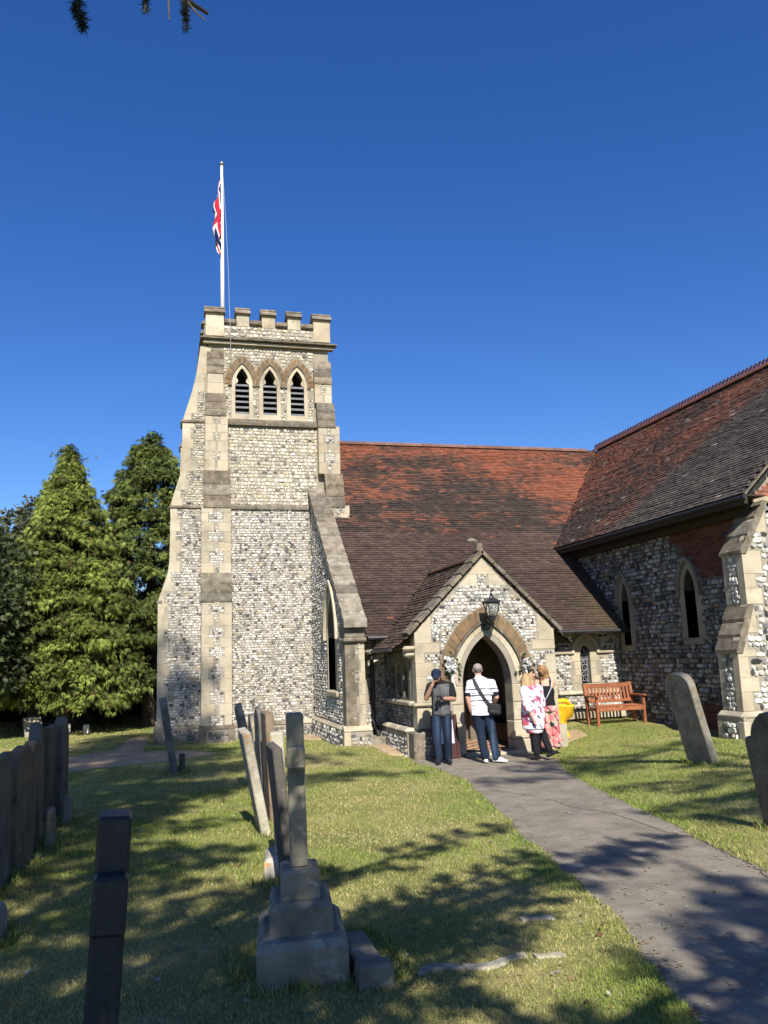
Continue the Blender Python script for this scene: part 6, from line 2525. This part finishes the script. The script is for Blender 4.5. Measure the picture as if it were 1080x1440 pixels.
# ---- woman in the black top photographing the flowers
o, T = stand(7.20, 14.95, .10)
wom2 = thing('person', 'woman in a black camisole and pink floral trousers raising a camera', 'person', tuple(o), 'visitors at the porch')
shl, shr = (-.20, .05, 1.27), (.115, .02, 1.30)
pel, che, nek = (-.02, .02, .82), (-.025, .03, 1.10), (-.06, .05, 1.36)
hc, hf = (-.075, .075, 1.475), (-.55, 1, .1)
eL, wL = (-.255, .15, 1.17), (-.255, .29, 1.37)
eR, wR = (.08, .25, 1.18), (-.15, .33, 1.35)
hips, knees, ank = ((-.10, .02, .80), (.06, .02, .80)), ((-.10, .0, .44), (.09, .02, .44)), ((-.09, .0, .085), (.12, .02, .085))
B = Body()
torso(B, pel, che, nek, shl, shr, .88)
HC = head(B, hc, hf, s=.95)
B.chain((nek, .047), (np.array(hc) - (0, 0, .05), .047))
arm(B, shl, eL, wL, (.046, .037, .027)); arm(B, shr, eR, wR, (.046, .037, .027))
hand(B, wL, (.0, .3, .9), (.7, .3, 0), .92, .8)
hand(B, wR, (-.6, .4, .6), (-.7, 0, .5), .92, .8)
for i in (0, 1):
    leg(B, hips[i], knees[i], ank[i], (.07, .05, .038))
place_mesh(B.mesh('body', .0085, 3), T, 'body', 'skin', wom2, lambda P: np.array([.55, .30, .21]))
eyes_mouth(wom2, T, *HC, s=.95)
B = Body()
B.chain((pel, (.160, .125, .06)), ((-.02, .025, .97), (.140, .115, .06)), (che, (.165, .128, .07)), ((-.035, .035, 1.19), (.145, .11, .02)))
for a, b in (((-.135, -.045, 1.19), (-.145, .02, 1.345)), ((.045, -.055, 1.20), (.05, .01, 1.365))):
    B.chain((a, .016), (b, .016), (np.array(b) + (0, .1, -.06), .016))
place_mesh(B.mesh('camisole', .0085, 2), T, 'camisole', 'cloth', wom2, lambda P: np.array([.014, .014, .017]))
B = Body()
B.chain((pel, (.158, .125, .07)), ((-.02, .01, .74), (.18, .14, .06)))
for i in (0, 1):
    h_, k_, a_ = (np.array(q) for q in (hips[i], knees[i], ank[i]))
    B.chain((h_ - (0, 0, .04), .108), (k_, .094), (a_ + (0, 0, -.02), (.115, .11, .04)))
place_mesh(B.mesh('trousers', .009, 3), T, 'trousers', 'cloth', wom2,
           lambda P: floral(P, (.42, .34, .27), 61, 20, .44, np.array([[.55, .13, .14], [.62, .24, .22], [.04, .035, .04], [.60, .20, .20]])) * (1 - .0 * P[:, :1]))
for i in (0, 1):
    B = Body()
    shoe(B, ank[i], (-.2, 1, 0), .235, .9)
    place_mesh(B.mesh('shoe', .008, 2), T, 'shoe', 'cloth', wom2, lambda P: np.array([.03, .025, .025]))
c_, f_, u_, s_ = HC
B = Body()
rngh = np.random.default_rng(77)
B.chain((c_ + u_ * .03 - f_ * .012, .102), (c_ + u_ * .035 + f_ * .02, .092))
B.chain((c_ - f_ * .03, (.105, .09, .085)), (c_ - u_ * .13 - f_ * .05, (.105, .07, .075)))
for k in range(44):
    p = c_ - f_ * (.05 + .05 * rngh.random()) + s_ * rngh.uniform(-.11, .11) + u_ * rngh.uniform(-.26, .06)
    B.chain((p, rngh.uniform(.018, .030)), (p - u_ * .03 + s_ * rngh.uniform(-.02, .02), .016), sub=1)
place_mesh(B.mesh('hair', .008, 1), T, 'hair', 'hair', wom2, lambda P: np.array([.36, .19, .085]) * (.4 + 1.0 * snoise(P[:, 0] * 2 + P[:, 1] * 2, P[:, 2] * 1.5, 10, 8))[:, None])
compact_camera((-.235, .37, 1.47), T, (-.5, 1, .1), (0, 0, 1), 'black camera raised by the woman in the black camisole')
mb = MB()
tube(mb, T([(.06, .0, 1.365), (.075, -.075, 1.30), (.04, -.125, 1.15), (-.05, -.145, 1.0), (-.14, -.12, .87), (-.18, -.05, .80)]), .011, 6)
st = mb.build('bag_strap', M['came'], at=tuple(T((.06, 0, 1.3))[0]))
tag(st, 'thin grey bag strap across the back of the woman in the black camisole', 'strap')
# ------------------------------------------------------------------ flagpole, flag and halyard
M['white'] = mat('white_paint', [(.70, .70, .70), (.80, .80, .80)], 6, .4, .05)
M['gold'] = mat('pole_ball', [(.25, .25, .27), (.35, .35, .36)], 6, .3, 0, metal=.8)
PX, PY = 1.43, 22.0
fp = thing('flagpole', 'white flagpole rising from the tower roof behind the battlements', 'flagpole', (PX, PY, 11.0))
mb = MB()
tube(mb, [(PX + .02, PY, 10.98), (PX + .01, PY, 13.5), (PX, PY, 16.15)], [.062, .055, .036], 12)
mb.build('pole', M['white'], fp, smooth=True)
mb = MB()
lathe(mb, [(.0, -.075), (.04, -.065), (.07, -.02), (.07, .02), (.04, .065), (.0, .075)], (PX, PY, 16.21), 12)
mb.build('ball', M['gold'], fp, smooth=True)
mb = MB()
tube(mb, [(PX + .02, PY - .05, 16.0), (PX + .10, PY - .25, 14.2), (PX + .15, PY - .45, 12.6), (PX + .17, PY - .52, 11.5), (PX + .18, PY - .56, 11.14), (PX + .19, PY - .60, 10.8), (PX + .19, PY - .6, 10.3)], .0062, 5)
tag(mb.build('halyard', M['came'], at=(PX + .18, PY - .5, 11.2)), 'thin pale halyard rope running from the flagpole over the battlements', 'rope')

def jack(u, v):
    """colours of the flag over its unit rectangle, two by one"""
    x, y = u * 2 - 1, v - .5                             # x -1..1, y -.5...5
    c = np.tile(np.array([.012, .018, .12]), (len(u), 1))
    W_, R_ = np.array([.80, .79, .78]), np.array([.52, .022, .045])
    d1, d2 = np.abs(y - x * .5) * .894, np.abs(y + x * .5) * .894
    c[(d1 < .10) | (d2 < .10)] = W_
    c[(d1 < .035) | (d2 < .035)] = R_
    c[(np.abs(x) < .166) | (np.abs(y) < .166)] = W_
    c[(np.abs(x) < .10) | (np.abs(y) < .10)] = R_
    return c


nu, nv = 70, 44
U, Vv = np.meshgrid(np.linspace(0, 1, nu), np.linspace(0, 1, nv))
U, Vv = U.ravel(), Vv.ravel()
# hangs limp: the fly drops beside the pole in a bunch of folds
hoist_top, hoist = 15.72, 1.25
zz = hoist_top - (1 - Vv) * hoist * (1 - .18 * U) - U * 1.42
bell = np.sin(np.pi * np.clip((hoist_top - zz) / 2.7, 0, 1)) ** .8
wid = .085 + .16 * bell * (.55 + .45 * np.sin(4.5 * zz + 1.0) ** 2)
fold = 1.6 * np.sin(U * 15 + Vv * 2.2)
xx = PX - .03 - wid * (.5 + .5 * np.sin(U * 10.5 + Vv * 1.3)) * np.clip(U * 5, 0, 1)
yy_ = PY - .06 - .075 * (1 + np.cos(U * 10.5 + Vv * 1.3 + .6)) * np.clip(U * 5, 0, 1) - .02 * np.sin(9 * Vv + 5 * U)
P = np.c_[xx, yy_, zz]
i = np.arange(nv - 1)[:, None] * nu + np.arange(nu - 1)[None]
q = np.stack([i, i + 1, i + nu + 1, i + nu], -1).reshape(-1, 4)
mb = MB()
mb.add(P, quads=q)
mb.qc[-1] = jack(U[q].mean(1), Vv[q].mean(1))
M['flag'] = leafmat('flag_cloth', .8, .3)
tag(mb.build('flag', M['flag'], at=(PX, PY, 14.5), smooth=True), 'limp red white and blue flag hanging against the white pole', 'flag')

# ------------------------------------------------------------------ lantern over the arch
LX, LY = 6.25, 15.24
ln_ = thing('lantern', 'black wrought iron lantern on a bracket above the porch arch', 'lantern', (LX, YP, 2.6))
mb = MB()
def sq(hw, z):
    return [(LX - hw, LY - hw, z), (LX + hw, LY - hw, z), (LX + hw, LY + hw, z), (LX - hw, LY + hw, z)]
def bars(mb, a, b, r=.011):
    for p, q_ in zip(a, b):
        tube(mb, [p, q_], r, 5)
lo, hi, cap_, top = sq(.068, 2.69), sq(.125, 2.955), sq(.150, 2.965), sq(.045, 3.05)
bars(mb, lo, hi)
for R_ in (lo, hi):
    bars(mb, R_, R_[1:] + R_[:1], .013)
mb.build('frame', M['lead'], ln_)
mb = MB()
V = cap_ + sq(.150, 2.98) + top
mb.add(V, quads=[[4 * r_ + k, 4 * r_ + (k + 1) % 4, 4 * r_ + 4 + (k + 1) % 4, 4 * r_ + 4 + k] for r_ in (0, 1) for k in range(4)] + [[8, 9, 10, 11], [0, 1, 2, 3]])
lathe(mb, [(.055, 0), (.045, .03), (.02, .045), (.03, .065), (.03, .085), (.012, .10), (.018, .125), (.0, .15)], (LX, LY, 3.05), 8)
mb.build('cap', M['lead'], ln_)
mg = bpy.data.materials.new('lantern_glass')
mg.use_nodes = True
_b = mg.node_tree.nodes['Principled BSDF']
_b.inputs['Base Color'].default_value = (.9, .92, .95, 1)
_b.inputs['Roughness'].default_value = .06
_b.inputs['Transmission Weight'].default_value = .92
_b.inputs['IOR'].default_value = 1.1
M['lglass'] = mg
for k in range(4):
    a, b = lo[k], lo[(k + 1) % 4]
    c, d = hi[(k + 1) % 4], hi[k]
    mb = MB()
    ctr = np.array([LX, LY, 2.83])
    Pn = [np.array(p) + (ctr - np.array(p)) * .05 for p in (a, b, c, d)]
    mb.add(Pn, quads=[[0, 1, 2, 3]])
    mb.build('pane', M['lglass'], ln_)
mb = MB()
lathe(mb, [(.0, 0), (.05, .0), (.05, .03), (.02, .04), (.02, .10), (.0, .10)], (LX, LY, 2.70), 10)
mb.build('lamp_holder', M['lead'], ln_)
mb = MB()
box(mb, LX - .10, LX + .10, YP - .03, YP - .005, 2.42, 2.62, bev=.008)
tube(mb, [(LX - .02, YP - .02, 2.52), (LX - .03, YP - .14, 2.50), (LX - .02, LY + .10, 2.52), (LX, LY, 2.60), (LX, LY, 2.70)], .022, 7)
tube(mb, [(LX - .05 + .07 * math.cos(t) * (1 - t / 9), YP - .14, 2.63 + .07 * math.sin(t) * (1 - t / 9)) for t in np.linspace(0, 7.5, 18)], .014, 5)
tube(mb, [(LX - .08, YP - .02, 2.45), (LX - .09, YP - .12, 2.62), (LX - .08, LY + .1, 2.80), (LX - .06, LY + .06, 2.94)], .014, 5)
lathe(mb, [(.0, -.02), (.05, -.02), (.075, .06), (.085, .08), (.0, .08)], (LX, LY, 2.61), 10)
mb.build('bracket', M['lead'], ln_)

# ------------------------------------------------------------------ wedding flowers either side of the arch
M['petal'] = leafmat('white_petal', .7, .3)
def bouquet(x, z, label, seed):
    rng = np.random.default_rng(seed)
    y = YP - .09
    root = thing('bouquet', label, 'flowers', (x, YP, z), 'white flower bunches on the arch')
    for k in range(9):
        c = np.array([x, y, z]) + rng.normal(0, 1, 3) * (.07, .03, .085)
        mb = MB()
        m_ = 16
        d = rng.normal(0, 1, (m_, 3)) + (0, -.9, .1)
        sprays(mb, np.tile(c, (m_, 1)), d, .075, np.tile(np.array([.82, .82, .80]), (m_, 1)), rng, 3, .6, .32, .1)
        mb.build('flower', M['petal'], root)
    mb = MB()
    m_ = 60
    P = np.array([x, y + .03, z - .03]) + rng.normal(0, 1, (m_, 3)) * (.08, .03, .11)
    sprays(mb, P, rng.normal(0, 1, (m_, 3)) + (0, -.3, -.2), .10, np.array([.045, .075, .03]) * rng.uniform(.5, 1.4, (m_, 1)), rng, 3, .5, .16, .2)
    mb.build('leaves', M['leaf'], root)
    for sx in (-.03, .035):
        mb = MB()
        s = np.linspace(0, 1, 7)
        A = np.c_[x + sx + .03 * np.sin(s * 5 + sx * 40), y - .015 + .02 * np.cos(s * 4), z - .10 - .36 * s]
        for a, b in zip(A, A[1:]):
            w_ = np.array([.022, .006, 0])
            mb.add([a - w_, a + w_, b + w_, b - w_], quads=[[0, 1, 2, 3]], col=(.80, .80, .78))
        mb.build('ribbon', M['petal'], root)


bouquet(5.46, 1.80, 'white flower bunch with ribbons left of the arch above the man in the cap', 501)
bouquet(7.09, 1.76, 'white flower bunch with ribbons right of the arch near the raised camera', 502)

# ------------------------------------------------------------------ bench
def teak_bench():
    x0, x1, yf, yb_ = 9.20, 10.42, 16.72, 17.20
    g0 = .300
    root = thing('park_bench', 'varnished teak bench with slatted back against the flint wall', 'bench', ((x0 + x1) / 2, 16.95, g0))
    def P(name, *a, **k):
        mb = MB()
        for b_ in a:
            box(mb, *b_, bev=.006, col=jc(.85, 1.15, .05))
        return mb.build(name, M['teak'], root)
    for x in (x0, x1 - .06):
        P('leg', (x, x + .06, yf, yf + .06, g0 - .03, g0 + .60))
        mb = MB()
        prism(mb, FW(x + .06), [(yb_ - .05, g0 - .03), (yb_ + .01, g0 - .03), (yb_ + .03, g0 + .40), (yb_ + .13, g0 + .90), (yb_ + .07, g0 + .90), (yb_ - .04, g0 + .40)], (), .06, 0, jc(.85, 1.1))
        mb.build('leg', M['teak'], root)
        P('armrest', (x - .012, x + .072, yf - .05, yb_ + .05, g0 + .601, g0 + .64))
        P('side_rail', (x + .01, x + .05, yf + .061, yb_ - .051, g0 + .32, g0 + .39))
    P('seat_rail', (x0 + .061, x1 - .061, yf + .004, yf + .04, g0 + .30, g0 + .39))
    for k in range(5):
        ya = yf + .045 + k * .085
        P('seat_slat', (x0 + .061, x1 - .061, ya, ya + .07, g0 + .395, g0 + .415))
    bk = lambda z: yb_ + .03 + (z - .40) * .2 - .05
    P('back_rail', (x0 + .061, x1 - .061, bk(.84), bk(.84) + .04, g0 + .79, g0 + .885))
    P('back_rail', (x0 + .061, x1 - .061, bk(.5), bk(.5) + .04, g0 + .47, g0 + .53))
    n = 12
    for k in range(n):
        xa = x0 + .09 + k * (x1 - x0 - .18 - .05) / (n - 1)
        mb = MB()
        V = []
        for (z, d) in ((.53, 0), (.79, 0)):
            y = bk(z) + .01
            V += [(xa, y, g0 + z), (xa + .05, y, g0 + z), (xa + .05, y + .018, g0 + z), (xa, y + .018, g0 + z)]
        mb.add(V, quads=[[i, (i + 1) % 4, 4 + (i + 1) % 4, 4 + i] for i in range(4)], col=jc(.85, 1.15))
        mb.build('back_slat', M['teak'], root)
    return root


teak_bench()

# ------------------------------------------------------------------ yellow planter with its shrub, notice board
M['yellow'] = mat('yellow_fabric', [(.62, .36, .012), (.80, .50, .025)], 5, .6, .6, 14, bdist=.02)
yx, yy0 = 8.16, 16.40
yz = G(yx, yy0)
pl_ = thing('planter', 'bright yellow cloth wrapped planter with a flared drooping mouth behind the women', 'planter', (yx, yy0, yz))
mb = MB()
wob = lambda a, z: 1 + .20 * math.sin(3 * a + 7 * z) + .10 * math.sin(7 * a - 5 * z) + (.25 * max(0, math.cos(a - .1)) if z > .42 else 0)
lathe(mb, [(.0, -.02), (.17, -.02), (.165, .10), (.12, .16), (.085, .26), (.10, .38), (.17, .46), (.20, .54), (.235, .66), (.255, .70), (.235, .715), (.17, .68), (.12, .62), (.0, .60)], (yx, yy0, yz), 28, wob=wob)
mb.build('wrap', M['yellow'], pl_, smooth=True)
mb = MB()
tube(mb, [(yx - .2, yy0 - .02, yz + .70), (yx - .08, yy0 - .1, yz + .80), (yx + .1, yy0 - .1, yz + .79), (yx + .26, yy0 - .02, yz + .66)], [.03, .05, .055, .03], 8)
mb.build('fold', M['yellow'], pl_, smooth=True)
rng = np.random.default_rng(511)
sh = thing('potted_shrub', 'small grey green shrub against the flint wall behind the yellow planter', 'plant', (8.35, 17.45, G(8.35, 17.45)))
mb = MB()
n = 420
P = np.array([8.30, 17.45, .72]) + rng.normal(0, 1, (n, 3)) * (.20, .10, .17)
sprays(mb, P, rng.normal(0, 1, (n, 3)) + (0, -.2, .5), .12, np.array([.085, .105, .055]) * rng.uniform(.5, 1.5, (n, 1)), rng, 4, .7, .16, .1)
mb.build('foliage', M['leaf'], sh)
mb = MB()
for k in range(7):
    a = k * .9
    tube(mb, [(8.33, 17.45, .15), (8.33 + .08 * math.cos(a), 17.45 + .05 * math.sin(a), .45), (8.32 + .2 * math.cos(a), 17.45 + .1 * math.sin(a), .8)], [.012, .009, .004], 5)
mb.build('stem', M['twig'], sh)

M['board'] = mat('dark_red_board', [(.035, .010, .009), (.055, .014, .012)], 6, .5, .1)
M['paper'] = mat('poster_paper', [(.42, .47, .58), (.50, .55, .66)], 4, .7, 0)
nb_ = thing('notice_board', 'dark red leaning notice board with a pale poster behind the man in the cap', 'notice board', (5.18, 15.3, .0))
fr = Frame((5.20, 15.28, .0), (1, 0, 0), (0, math.sin(.2), math.cos(.2)), (0, -math.cos(.2), math.sin(.2)))
mb = MB()
box(mb, -.24, .24, .0, .82, -.03, .0, fr, .006)
mb.build('panel', M['board'], nb_)
for (a, b, c, d) in ((-.26, -.20, -.02, .84), (.20, .26, -.02, .84), (-.199, .199, .78, .84), (-.199, .199, .02, .08)):
    mb = MB()
    box(mb, a, b, c, d, -.04, .018, fr, .006)
    mb.build('frame_bar', M['board'], nb_)
mb = MB()
box(mb, -.17, .17, .30, .74, .0025, .006, fr)
mb.build('poster', M['paper'], nb_)
